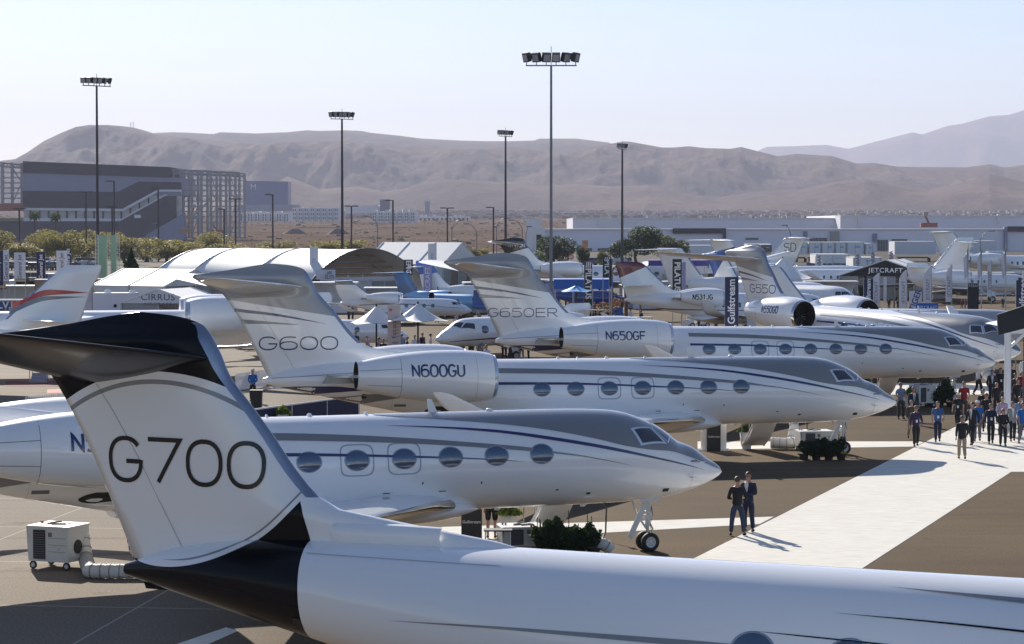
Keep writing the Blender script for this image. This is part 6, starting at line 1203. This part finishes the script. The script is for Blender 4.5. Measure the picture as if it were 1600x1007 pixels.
tag(mb.build('distant_suburb',[mat('stucco_tan',(.36,.28,.23),.8),mat('stucco_pale',(.45,.42,.40),.8),mat('roof_brown',(.22,.14,.11),.8)]),'far-off low suburb houses at the foot of the hills','suburb',kind='stuff')
for x,w_,l in((462,34,'left'),(530,30,'right')):
    Y=1900; t=empty('dirt_mound',(at(x,Y),Y,gz(0,Y)),0,'dark heap of soil on the dirt lot, the %s one'%l,'soil heap','soil heaps'); mb=MB(); r=w_/2/ppm(Y); mb.grid(lambda u,v:(r*1.3*u*math.cos(6.2832*v),r*.8*u*math.sin(6.2832*v),4.2*(1-u**1.6)*(1+.15*math.sin(9*v*6.28))),8,24,0,True); mb.build('heap',mat('dark_soil',(.12,.085,.07),.95,var=.2,vs=.3),t)
# shrubs in planter rows and pots beside the jets
def shrub(label,x0,x1,ytop,yb,seed,light=False,n=2600):
    a=G(x0,yb);b=G(x1,yb); w_=b.x-a.x; h=P((x0+x1)/2,ytop,a.y).z; t=empty('shrub_row',((a.x+b.x)/2,a.y+.4,0),0,label,'shrub','dark shrubs hiding the ground units'); random.seed(seed)
    bumps=[(random.uniform(-1,1),random.uniform(.65,1.0)) for _ in range(7)]
    def fn(p):
        x=p.x; hh=max(b_*math.exp(-((x-c_)/.35)**2) for c_,b_ in bumps); q=(p.z*.5+.5); return V((x,p.y,(.12+.88*q)*max(.62,hh)))
    me=leafmesh('leaves',n,(w_/2,.45,h),.055,seed,fn,[L6 if light else L5,L5]); o=bpy.data.objects.new('foliage',me); LK(o); o.parent=t
    mb=MB(); k=max(2,int(w_/.45))
    for i in range(k): x=-w_/2+w_*(i+.5)/k; mb.tube([(x,0,0),(x,0,.25)],[.16,.20],10,0); 
    mb.build('pots',DK,t); mb=MB()
    for i in range(k*3): x=random.uniform(-w_/2,w_/2); mb.tube([(x,0,.2),(x+random.uniform(-.1,.1),random.uniform(-.2,.2),h*random.uniform(.6,.95))],.012,4)
    mb.tube([(-w_/2,0,.22),(w_/2,0,.22)],.03,5); mb.build('stems',BRK,t)
shrub('dark leafy shrub row below the nose of the jet behind the two talking men',828,942,797,874,3,n=7000); shrub('dark shrub row before the nose wheel of the G600 jet',1248,1326,672,720,4,n=6000); shrub('dark shrub clump under the nose of the G650ER jet',1448,1494,588,637,5,n=4500); shrub('low dark hedge left of the light jet tail',512,560,464,478,6,n=900)
def pot(label,px,yb,ht,kind='fern'):
    g=G(px,yb); t=empty('potted_plant',g,0,label,'potted plant','white tapered planters'); mb=MB(); mb.box((0,0,.36),(.34,.34,.72),0,tap=1.55); mb.build('pot',mat('white_planter',(.62,.62,.60),.5),t)
    def fn(p):
        r=(p.x**2+p.y**2)**.5; return V((p.x,p.y,.75+.45*(1-r)*(p.z*.5+.5)))
    me=leafmesh('fronds',700,(.42,.42,1),.07,int(px),fn,[L7 if kind=='fern' else L4,L4]); o=bpy.data.objects.new('foliage',me); LK(o); o.parent=t
pot('white tapered pot with a yellow-green fern by the black sign',795,842,30); pot('white tapered pot with a dark green bush under the G600 jet',1166,702,36,'b'); pot('white tapered pot with a fern beside the folded-arms man',1422,640,30); pot('palm-like plant in a pot behind the navy booth wall',442,672,40)
for x,y,l in((944,500,'left'),(964,492,'right')):
    g=G(x,y); t=empty('flower_tub',g,0,l+' flower tub with pink blossom near the red-tipped fin','flower tub','flower tubs'); mb=MB(); mb.box((0,0,.35),(1.2,.8,.7)); mb.build('tub',BLF if l=='right' else DK,t); me=leafmesh('bl',900,(.9,.6,.7),.08,x,None,[L4,leafm('blossom_pink',(.45,.16,.16))]); o=bpy.data.objects.new('foliage',me); LK(o); o.parent=t; o.location=(0,0,1.1)
# ================= PROPS =================
def hose(label,pts,r,ribs=.12):
    P_=[V(p) for p in pts]; t=empty('air_hose',P_[0],0,label,'hose','white ribbed air hoses'); o=P_[0]; q=[]
    for a,b in zip(P_,P_[1:]):
        k=max(1,int((b-a).length/(ribs/2))); q+=[a+(b-a)*i/k-o for i in range(k)]
    q.append(P_[-1]-o)
    for _ in range(6): q=[q[0]]+[(q[i-1]+q[i]*2+q[i+1])/4 for i in range(1,len(q)-1)]+[q[-1]]
    mb=MB(); mb.tube(q,[r*(1 if i%2 else .9) for i in range(len(q))],14); mb.build('duct',mat('white_hose',(.62,.60,.56),.6),t)
    mb=MB(); 
    for i in range(2,len(q)-1,4): d=(q[i+1]-q[i]).normalized(); mb.tube([q[i]-d*.008,q[i]+d*.008],r*1.03,14)
    mb.build('coil_rings',mat('hose_wire',(.22,.20,.18),.6),t); return t
def acu(label,px,yb,wm,dm,hm,rz=0.,full=True):
    g=G(px,yb); t=empty('air_conditioning_unit',g,R(rz),label,'ground unit','wheeled air conditioning units'); mb=MB(); mb.box((0,0,.22+hm/2),(wm,dm,hm)); mb.box((0,0,.22+hm+.02),(wm+.06,dm+.06,.05)); mb.box((-wm/2-.03,0,.2+hm/2+.05),(.04,dm*.95,hm),0,ry=R(-4)); mb.build('cabinet',mat('unit_white',(.60,.60,.58),.45,var=.05),t)
    mb=MB(); mb.box((-wm*.22,-dm/2-.01,.22+hm*.5),(wm*.30,.02,hm*.86)); 
    for k in range(12): mb.box((-wm*.22,-dm/2-.022,.22+hm*(.1+.068*k)),(wm*.28,.012,.012),1)
    mb.build('grille',[DK,LNE],t)
    mb=MB(); mb.tube([(wm*.28,-dm/2-.02,.22+hm*.4),(wm*.28,-dm/2+.03,.22+hm*.4)],.01,6); 
    for z in(.3,.5,.7): mb.box((wm*.22,-dm/2-.006,.22+hm*z),(wm*.42,.01,.008))
    mb.box((wm*.05,-dm/2-.006,.22+hm*.8),(.12,.01,.12)); mb.build('panel_seams',LNE,t); mb=MB(); mb.tube([(-.3,-.1,.28+hm),(.0,.12,.33+hm),(.25,-.05,.28+hm),(-.1,-.2,.28+hm)],.025,8); mb.build('coiled_lead',LNE,t); mb=MB(); mb.box((0,.1,.27+hm),(.5,.3,.03)); mb.build('lid_tray',LNE,t)
    mb=MB(); mb.tube([(wm/2,-.05,.22+hm*.42),(wm/2+.03,-.05,.22+hm*.42)],.19,20); mb.build('air_outlet',DK,t)
    for k,(a,b) in enumerate(((-.42,-.42),(.42,-.42),(-.42,.42),(.42,.42))): m1,m2=MB(),MB(); wheel(m1,m2,(a*wm,b*dm,.11),.11,.06); wo=m1.build('caster',RUB,t); m2.build('rim',[GST,DK],wo)
    mb=MB(); mb.sphere((-wm*.4,0,.30+hm),.035); mb.build('red_beacon',REDB,t); mb=MB(); mb.sphere((-wm*.46,.05,.30+hm),.035); mb.build('blue_beacon',SKB,t); return t
acu('white wheeled air conditioning unit with a dark grille at lower left',92,887,1.25,1.05,.92,-22)
g=G(92,887); a=G(136,884); b=G(205,905)
hose('white ribbed hose curving from the lower left unit along the ground',[(a.x-.45,a.y+.1,.98),(a.x-.12,a.y-.1,.98),(a.x-.04,a.y-.25,.55),(a.x+.05,a.y-.45,.22),(a.x+.5,b.y+.05,.2),(b.x-.3,b.y,.2),(b.x+1.6,b.y+.2,.2)],.20)
c=G(212,893); hose('white ribbed hose rising to the jet belly behind the black and white tail',[(c.x+.3,c.y,.2),(c.x-.05,c.y+.3,.6),(c.x-.3,c.y+1.2,1.5),(c.x-.2,c.y+2.5,2.0)],.20)
acu('white ground unit behind the dark shrub row of the nearer jet nose',818,862,1.3,1.0,.50,10); acu('white ground unit behind the shrub row of the G600 jet',1272,706,1.3,1.0,.62,8); acu('white ground unit left of the shrub clump of the G650ER jet',1442,636,1.0,.9,.85,20)
a=G(1204,702); hose('thick white ribbed hose lying beside the G600 airstair',[(a.x,a.y,.26),(a.x+.7,a.y-.1,.24),(a.x+1.2,a.y+.05,.3),(a.x+1.6,a.y+.2,.6)],.24)
a=G(1238,696); hose('white ribbed hose rising to the G600 jet belly',[(a.x,a.y+.3,.2),(a.x+.15,a.y+.5,.8),(a.x,a.y+1.,1.35)],.2)
a=G(1556,615); hose('thick white ribbed hose under the G550 jet nose',[(a.x-.6,a.y+1.,1.5),(a.x-.3,a.y+.6,.9),(a.x+.6,a.y+.3,.5),(a.x+1.1,a.y+.6,1.2)],.3)
a=G(925,868); hose('white hose end beside the dark shrub row',[(a.x,a.y,.3),(a.x+.35,a.y,.34),(a.x+.5,a.y+.1,.15)],.18)
def cable(label,p,q,sag=.15):
    t=empty('power_cable',(p.x,p.y,0),0,label,'cable','power cables plugged into the jets'); mb=MB(); mb.tube([(0,0,p.z),((q.x-p.x)*.1,(q.y-p.y)*.1,p.z*.6),((q.x-p.x)*.2,(q.y-p.y)*.3,p.z*.25),(q.x-p.x,q.y-p.y,.02)],.025,8); mb.build('cable_run',DK,t); mb=MB(); mb.box((0,0,p.z),(.14,.12,.16)); mb.build('plug',DK,t)
p=P(948,786,71.8); cable('black power cable hanging from the belly of the nearer jet',p,G(938,852)); p=P(1261,660,100.5); cable('black power cable hanging from the G600 jet belly',p,G(1264,700))
def stand(label,px,yb,wm,hm,m,text=None):
    g=G(px,yb); t=empty('sign_stand',g,0,label,'sign','black sign stands under the jets'); mb=MB(); mb.box((0,0,hm/2),(wm,.35,hm)); fo=mb.build('panel',m,t)
    if text: mb=MB(); put_text(mb,text,wm*.2,Matrix.Translation((0,-.18,hm*.55))@Matrix.Rotation(math.pi/2,4,'X')); mb.build('lettering',WP,fo)
stand('black sign stand lettered in white beneath the nearer jet',737,850,.60,1.2,BLK,'Gulfstream'); stand('black sign stand beneath the G600 jet',1115,705,.55,1.1,BLK,'Gulfstream')
for i,(x,l) in enumerate(((1100,'left'),(1130,'right'))):
    g=G(x,704); t=empty('white_column',g,0,'%s white column post beneath the G600 jet'%l,'post','white posts'); mb=MB(); mb.box((0,0,.65),(.24,.24,1.3)); mb.box((0,0,.03),(.5,.5,.06)); mb.build('shaft',PW,t)
# small table and chair stuff beside the white unit
g=G(778,868); t=empty('side_table',g,0,'small grey table beside the person in shorts','table'); mb=MB(); mb.box((0,0,.72),(.8,.5,.04)); mb.build('top',DK,t)
for a_ in((-.35,-.2),(.35,-.2),(-.35,.2),(.35,.2)): mb=MB(); mb.tube([(a_[0],a_[1],0),(a_[0],a_[1],.7)],.02,6); mb.build('leg',PW,t)
# navy booth wall
a=G(398,676); b=G(560,652); t=empty('booth_wall',a,0,'low navy booth wall with pale top rail behind the nearer jet','wall'); d=(b-a); an=math.atan2(d.y,d.x); L=math.hypot(d.x,d.y); mb=MB(); mb.box((d.x/2,d.y/2,.5),(L,.12,1.0),rz=an); mb.build('panel',NVF,t); mb=MB(); mb.box((d.x/2,d.y/2,1.04),(L+.1,.16,.06),rz=an)
for u in(0,.34,.68,1): mb.box((d.x*u,d.y*u-.08,.5),(.06,.06,1.0),rz=an)
mb.build('rail',PW,t)
def fence(label,x0,x1,y0,y1,hm):
    a=G(x0,y0);b=G(x1,y1); d=b-a; L=math.hypot(d.x,d.y); t=empty('picket_fence',a,math.atan2(d.y,d.x),label,'fence','white picket fences'); mb=MB(); k=int(L/.16)
    for i in range(k): mb.prism([(i*.16,.04),(i*.16+.085,.04),(i*.16+.085,hm-.06),(i*.16+.042,hm),(i*.16,hm-.06)],'y',-.012,.012)
    mb.build('pickets',PW,t); mb=MB(); mb.box((L/2,.03,hm*.25),(L,.03,.06)); mb.box((L/2,.03,hm*.75),(L,.03,.06)); mb.build('rails',PW,t)
fence('white picket fence behind the man in blue',368,418,612,604,1.0); fence('white picket fence seen over the engine at left',40,150,650,640,.95)
g=G(401,640); t=empty('litter_bin',g,0,'dark litter bin beside the man in blue','bin'); mb=MB(); mb.box((0,0,.45),(.5,.5,.9),0,tap=1.15); mb.build('bin_body',DK,t); mb=MB(); mb.box((0,0,.95),(.66,.66,.08)); mb.build('lid',RUB,t)
# red carpets and steps at left
for pts,l in((((8,596),(104,596),(108,604),(10,604)),'dark red carpet strip by the steps at far left'),(((74,609),(101,608),(102,614),(73,615)),'small dark red mat on the pale concrete at left'),(((60,574),(120,574),(130,583),(60,584)),'pale red and white carpet behind the steps at left')):
    ps=[G(*p) for p in pts]; mb=MB(); mb.prism([(p.x,p.y) for p in ps],'z',-.002,.01); tag(mb.build('red_carpet',mat('red_carpet',(.16,.02,.02),.9) if 'pale' not in l else mat('pale_red_carpet',(.55,.25,.22),.9)),l,'carpet','red carpets at the left')
g=G(60,598); t=empty('boarding_steps',g,0,'grey boarding steps with rails beneath the red-flashed jet','steps'); mb=MB()
for k in range(3): mb.box((0,.25*k,.18*(k+1)/2),(.9,.25,.18*(k+1)))
mb.build('treads',LG,t); mb=MB(); 
for s in(-.5,.5): mb.tube([(s,-.1,0),(s,-.1,.9),(s,.7,1.4),(s,.7,0)],.025,6)
mb.build('rails',FR_,t)
g=G(55,570); t=empty('ground_power_unit',g,0,'grey ground power unit behind the boarding steps','ground unit'); mb=MB(); mb.box((0,0,.7),(1.5,.8,1.0)); mb.build('cabinet',LG,t); mb=MB(); mb.box((0,-.41,.8),(.8,.02,.2)); mb.box((0,-.41,.45),(.8,.02,.1)); mb.build('grille',DK,t)
# tables, chairs and glass door frame in the middle
g=G(724,563); t=empty('door_frame',g,0,'free-standing black framed glass panel by the small jet','frame'); mb=MB()
for x in(-.42,.05,.42): mb.box((x,0,1.25),(.12,.12,2.5))
mb.box((0,0,2.45),(.96,.14,.12)); mb.build('frame',BLK,t); mb=MB(); mb.box((-.18,0,1.2),(.4,.02,2.3)); mb.build('glass_pane',TG,t)
def table(label,px,yb,high=False):
    g=G(px,yb); t=empty('cafe_table',g,0,label,'table','black cafe tables under the canopies'); z=1.05 if high else .74; mb=MB(); mb.box((0,0,z),(1.5,.7,.05)); mb.build('top',DK,t)
    for x,y in((-.65,-.28),(.65,-.28),(-.65,.28),(.65,.28)): mb=MB(); mb.tube([(x,y,0),(x,y,z)],.025,6); mb.build('leg',DK,t)
def chair(label,px,yb):
    g=G(px,yb); t=empty('cafe_chair',g,0,label,'chair','black cafe chairs under the canopies'); mb=MB(); mb.box((0,0,.46),(.45,.45,.04)); mb.build('seat',DK,t); mb=MB(); mb.box((0,.2,.75),(.45,.03,.45)); mb.build('backrest',DK,t)
    for x,y in((-.2,-.2),(.2,-.2),(-.2,.2),(.2,.2)): mb=MB(); mb.tube([(x,y,0),(x,y,.46)],.015,5); mb.build('leg',DK,t)
for x,l in((565,'leftmost'),(583,'second'),(640,'third'),(662,'rightmost')): table('%s black table under the peaked canopies'%l,x,566,True)
for x,l in((572,'left of the first canopy pole'),(590,'right of the first canopy pole'),(646,'left of the second canopy pole'),(668,'right of the second canopy pole')): chair('black cafe chair '+l,x,570)
# ================= ROAD VEHICLES =================
def car_mesh(kind):
    mb=MB(); L,W_,Hh=(4.6,1.85,1.48) if kind=='car' else ((5.0,1.95,1.8) if kind=='suv' else (5.8,2.0,1.85))
    if kind=='car': prof=[(-2.3,.35),(-2.3,.8),(-2.1,.95),(-1.5,1.0),(-.9,1.42),(.5,1.46),(1.2,1.02),(2.1,.88),(2.3,.7),(2.3,.35)]
    elif kind=='suv': prof=[(-2.5,.4),(-2.5,1.1),(-2.3,1.7),(-2.0,1.8),(.5,1.8),(1.2,1.15),(2.3,1.0),(2.5,.8),(2.5,.4)]
    else: prof=[(-2.9,.5),(-2.9,1.15),(-.9,1.15),(-.8,1.85),(.9,1.85),(1.6,1.2),(2.7,1.1),(2.9,.9),(2.9,.5)]
    n=len(prof); w=W_/2
    for s,e in((1,0),): mb.loft([[(x,y,z) for x,z in prof] for y in(-w,-w*.98,w*.98,w)],0,False,True)
    zt=max(z for _,z in prof); zg=1.0 if kind=='car' else 1.15; gx=[p for p in prof if p[1]>zg+.05]; x0,x1=min(p[0] for p in gx)-.1,max(p[0] for p in gx)+.35
    for s in(-1,1): mb.add([(x0+.25,s*(w+.006),zg+.02),(x1-.15,s*(w+.006),zg+.02),(x1-.55,s*(w+.006),zt-.1),(x0+.45,s*(w+.006),zt-.1)],[(0,1,2,3)],1)
    i=[k for k in range(n-1) if prof[k][1]>zt-.05 and prof[k+1][1]<zt-.05][0]; a,b=prof[i],prof[i+1]
    mb.add([(a[0]+.03+(b[0]-a[0])*.08,-w*.85,a[1]+(b[1]-a[1])*.08+.02),(a[0]+.03+(b[0]-a[0])*.08,w*.85,a[1]+(b[1]-a[1])*.08+.02),(b[0]+.02,w*.9,b[1]+.03),(b[0]+.02,-w*.9,b[1]+.03)],[(0,1,2,3)],1)
    for x in(-L*.3,L*.31):
        for s in(-1,1): mb.tube([(x,s*(w-.2),.34),(x,s*(w+.012),.34)],.34,16,2); mb.tube([(x,s*(w+.01),.34),(x,s*(w+.02),.34)],.18,10,3)
    for s in(-1,1): mb.box((L/2-.02,s*w*.7,.72 if kind=='car' else .85),(.06,.3,.14),3); mb.box((-L/2+.02,s*w*.8,.8 if kind=='car' else .95),(.06,.2,.16),4)
    me=bpy.data.meshes.new(kind); me.from_pydata(mb.v,[],mb.f); me.polygons.foreach_set('material_index',mb.mi)
    return me
CC={'white':(.6,.6,.6),'silver':(.33,.34,.35),'black':(.012,.012,.014),'grey':(.09,.09,.1),'blue':(.02,.05,.16),'red':(.22,.02,.02),'sand':(.28,.24,.18)}
CM={k:mat('car_paint_'+k,v,.3,.2,coat=.8) for k,v in CC.items()}; cme={}
for k in('car','suv','pickup'):
    base_=car_mesh(k)
    for c in CC:
        m_=base_.copy(); 
        for q in(CM[c],CKP,RUB,MTL,REDB): m_.materials.append(q)
        cme[k,c]=m_
def carrow(where,n,x0,x1,y,Y,seed,rz0=90):
    random.seed(seed); ks=list(CC); wt=[5,4,4,3,2,1,1]; om={}
    for i in range(n):
        px=x0+(x1-x0)*(i+.5)/n+random.uniform(-1,1); k=random.choice(('car','suv','suv','pickup')); c=random.choices(ks,wt)[0]; o=bpy.data.objects.new('parked_'+{'car':'car','suv':'car','pickup':'pickup'}[k],cme[k,c]); LK(o); o.location=(at(px,Y),Y,gz(0,Y)); o.rotation_euler=(0,0,R(rz0+random.uniform(-4,4)+(180 if random.random()<.5 else 0)))
        d={'car':'saloon','suv':'tall estate','pickup':'pickup'}[k]; tag(o,'%s %s, %s of %d %s'%(c,d,('1st','2nd','3rd')[i] if i<3 else '%dth'%(i+1),n,where),'car' if k!='pickup' else 'pickup','cars in the parking areas')
carrow('from the left behind the left banners, front row',16,-5,150,430,395,1); carrow('from the left behind the left banners, rear row',17,-5,152,415,520,2); carrow('from the left behind the left banners, farthest row',12,40,150,408,590,12)
carrow('from the left beside the black-topped tail',4,833,860,405,640,3); carrow('from the left under the pale warehouse',9,915,985,405,590,4); carrow('from the left below the white corner block',4,762,800,405,640,8)
carrow('from the left before the pale trailers at right',14,1262,1400,400,520,5,80); carrow('from the left right of the white fin at right',10,1500,1610,398,560,6,80); carrow('from the left between trailers and stretch canopy',5,1215,1262,402,470,7,10)
def trailer(label,x0,x1,yt,yb,Y,m=None,fr=1.0,logo=True):
    a=P(x0,yt,Y); b=P(x1,yb,Y); w_=b.x-a.x; t=empty('semi_trailer',((a.x+b.x)/2,Y,0),0,label,'trailer','trailers parked before the warehouses'); top=a.z; bot=max(b.z,.9)
    mb=MB(); mb.box((0,5.*fr,(top+bot)/2),(w_,10*fr,top-bot)); mb.box((0,5*fr,top+.03),(w_+.1,10*fr+.1,.08),1); mb.build('box_body',[m or BW,RW],t)
    if w_<8: 
        mb=MB(); mb.box((0,-.03,(top+bot)/2),(.05,.04,top-bot-.3)); mb.box((-w_*.45,-.03,(top+bot)/2),(.06,.04,top-bot)); mb.box((w_*.45,-.03,(top+bot)/2),(.06,.04,top-bot)); mb.box((w_*.12,-.04,bot+(top-bot)*.62),(w_*.35,.03,(top-bot)*.12),1); mb.build('rear_doors',[LNE,LBL],t)
    mb=MB(); mb.box((0,4*fr,bot/2+.1),(w_*.7,6*fr,.3)); 
    for x in(-w_*.36,w_*.36): mb.tube([(x-.25,.8,.5),(x+.25,.8,.5)],.5,12); mb.tube([(x-.25,2.1,.5),(x+.25,2.1,.5)],.5,12)
    mb.build('running_gear',RUB,t)
for i,(x0,x1) in enumerate(((1243,1262),(1264,1283),(1284,1304),(1305,1322),(1323,1350))): trailer('white trailer seen from its doors, number %d of five right of the SD tail'%(i+1),x0,x1,379,398,640)
trailer('white trailer left of the SD tail behind the blue-banded tail',1168,1205,382,398,660); trailer('white trailers partly hidden behind the second small T-tail',1064,1128,384,400,650); trailer('dark open trailer left of the SD tail',1189,1206,383,394,655,WN); trailer('long plain grey trailer behind the white fin at right',1398,1462,378,398,650,PG); trailer('long grey trailer right of the white fin',1503,1557,377,397,650,PG)
trailer('pale printed trailer before the row of five trailers',1275,1328,398,412,500,BW); trailer('white trailer at the end of the five-trailer row',1352,1364,381,398,640); trailer('white awning trailer left of the dark peaked tent',1333,1378,403,416,470,BW)
trailer('white trailer at the far left parking area',0,14,440,452,330)
for x,Y,l in((1562,600,'white box truck at right beside the long grey trailer'),(1170,600,'white van before the lilac warehouse')):
    t=empty('box_truck',(at(x,Y),Y,0),R(8),l,'truck'); mb=MB(); mb.box((-1,0,2.0),(4.6,2.3,2.6)); mb.build('box_body',BW,t); mb=MB(); mb.prism([(1.4,.6),(3.4,.6),(3.4,1.4),(2.9,2.3),(1.4,2.4)],'y',-1.1,1.1); mb.build('cab',PW,t); mb=MB(); mb.box((2.3,-1.11,1.8),(.9,.02,.6)); mb.build('cab_window',CKP,t); mb=MB()
    for xx in(-2.2,2.3):
        for s in(-1,1): mb.tube([(xx,s*.9,.5),(xx,s*1.2,.5)],.5,14)
    mb.build('wheel',RUB,t)
# golf carts, kiosks and display plinths that fill the middle distance
def golf(label,px,yb,rz,c):
    g=G(px,yb); t=empty('golf_cart',g,R(rz),label,'golf cart','golf carts on the apron'); mb=MB(); mb.prism([(-1.1,.3),(1.1,.3),(1.15,.75),(.7,.8),(.55,.45),(.1,.45),(.1,.75),(-1.1,.8)],'y',-.55,.55); mb.build('body',c,t); mb=MB(); mb.box((-.1,0,1.8),(1.9,1.15,.06)); mb.build('roof',PW,t)
    for x in(-.9,.75):
        for y in(-.5,.5): mb=MB(); mb.tube([(x,y,.7),(x*.95,y,1.8)],.025,5); mb.build('roof_post',DK,t)
    mb=MB(); mb.box((-.25,0,.85),(.5,1.0,.12)); mb.box((-.5,0,1.1),(.1,1.0,.45)); mb.build('seat',CL['tan'],t)
    for x in(-.75,.75):
        for y in(-.5,.5): a,b=MB(),MB(); wheel(a,b,(x,y,.24),.24,.18); wo=a.build('wheel',RUB,t); b.build('rim',[GST,DK],wo)
for x,y,r,c,l in((388,545,20,PW,'white golf cart on the apron left of the G600 fin'),(520,545,-30,NVF,'navy golf cart right of the G600 fin'),(1003,530,10,PW,'white golf cart below the red-tipped tail jet'),(1090,512,-160,PW,'white golf cart behind the roof of the G650ER jet')): golf(l,x,y,r,c)
def booth(label,px,Y,w,h,c,d=2.5):
    t=empty('exhibition_booth',(at(px,Y),Y,0),0,label,'booth','exhibition booths'); mb=MB(); mb.box((0,d,h/2),(w,.12,h)); mb.box((-w/2,d/2,h/2),(.12,d,h)); mb.build('walls',c,t); mb=MB(); mb.box((0,d/2,h+.05),(w+.3,d+.3,.12)); mb.build('roof',TW,t); mb=MB(); mb.box((0,.3,.55),(w*.6,.5,1.1)); mb.build('counter',WF,t); mb=MB(); mb.tube([(w/2,0,0),(w/2,0,h)],.06,6); mb.build('post',FR_,t)
for x,Y,w,h,c,l in((520,262,5,3.2,TS,'pale booth left of the light jet tail'),(600,255,4,2.8,WF,'white booth behind the Falcon banner'),(760,262,5,3.2,TS,'pale booth behind the G650ER fin edge'),(835,285,6,3.0,NVF,'navy booth under the black-topped tail jet'),(1010,275,5,3,WF,'white booth right of the wooden arches'),(1200,290,6,3,TS,'pale booth left of the stretch canopy'),(1300,285,6,2.8,WF,'white booth left of the JETCRAFT tent'),(1540,330,8,3,WF,'white booth beyond the flagpoles'),(430,262,6,3.4,TS,'pale booth in front of the arched tent left end'),(120,262,7,3,WF,'white booth right of the tan box wall'),(20,255,6,3,TS,'pale booth below the left banners')): booth(l,x,Y,w,h,c)
# beige swept fin of the jet parked behind the canopies
jet((at(640,176),176,-12,0,0),'jet with a beige-pink fin standing behind the white canopies',dict(seg=32,low=True,scale=.62,dA=-5,finmat=mat('beige_paint',(.50,.40,.36),.35,coat=.5),fin=FINX,ht=HTX,wsize=(.3,.3),wexp=.8,windows=[6,7.5,9],noframe=True,bumps=[]),name='light_jet')
for i,(x,y) in enumerate(((1006,853),(1318,711),(1392,637))):
    g=G(x,y); t=empty('wheel_chock',g,0,'yellow wheel chock in front of the nose wheel of the %s jet'%('nearer','G600','G650ER')[i],'chock','yellow wheel chocks'); mb=MB(); mb.prism([(-.16,0),(.16,0),(.05,.15),(-.05,.15)],'y',-.32,.32); mb.build('block',mat('chock_yellow',(.45,.33,.03),.6),t)
# ---- labels in plain words ----
_LB=[('white jet marked G600 on its grey-topped tail','white jet with N600GU on its engine and a grey-topped tail'),('white jet marked G650ER on its tail, third of the front row','white jet with N650GF on its engine and a grey-topped tail'),('white jet marked G550, standing nose-on with its round engine intake open to view','white jet with N550GD on its engine, its round intake open to view'),
('navy banner lettered Gulfstream in the middle of the field','navy banner with white serif letters in the middle of the field'),('white peaked tent lettered CIRRUS AIRCRAFT','white peaked tent with dark grey lettering on its gable'),('low white tent behind the CIRRUS tent','low white tent behind the tent with grey gable lettering'),('black gabled tent lettered JETCRAFT with white roof','black gabled tent with white capital letters and a white roof'),
('pale pink banner lettered Falcon with a red dot','pale pink banner with a red dot and black lettering'),('before the Falcon banner','left of the pale pink banner'),('touching the Falcon banner','right of the pale pink banner'),('Falcon banner','pale pink banner'),
('black banner lettered EPIC at','black white-lettered banner at'),('black banner lettered UCI low in','black white-lettered banner low in'),('black feather banner lettered PILATUS over','tall black banner over'),('black banner lettered PILATUS before','black white-lettered banner before'),('black banner lettered PILATUS left of','black white-lettered banner left of'),('beside the PILATUS banner','beside the black banner left of the T7-SDV tail'),('below the PILATUS banner','below the black banner left of the T7-SDV tail'),
('white feather flag lettered JETCRAFT','white feather flag'),('JETCRAFT flags','white feather flags'),('JETCRAFT tent','black gabled tent'),('CIRRUS tent','grey-lettered peaked tent'),('G650ER','N650GF'),('G600','N600GU'),('G550','N550GD')]
for _o in sc.objects:
    l=_o.get('label')
    if l:
        for a,b in _LB: l=l.replace(a,b)
        if len(l.split())>16: l=l.replace(' the ',' ')
        _o['label']=l
# ================= HAZE =================
mb=MB(); mb.box((0,11700,549),(14500,23800,1102))
hm=bpy.data.materials.new('haze_air'); hm.use_nodes=True; n=hm.node_tree.nodes; n.remove(n['Principled BSDF']); pv=n.new('ShaderNodeVolumePrincipled')
pv.inputs['Color'].default_value=(.73,.76,.96,1); pv.inputs['Density'].default_value=6.2e-5; pv.inputs['Anisotropy'].default_value=.15
hm.node_tree.links.new(pv.outputs[0],n['Material Output'].inputs['Volume'])
hz=mb.build('haze',hm); tag(hz,'thin bluish desert haze between the apron and the mountains',kind='stuff')
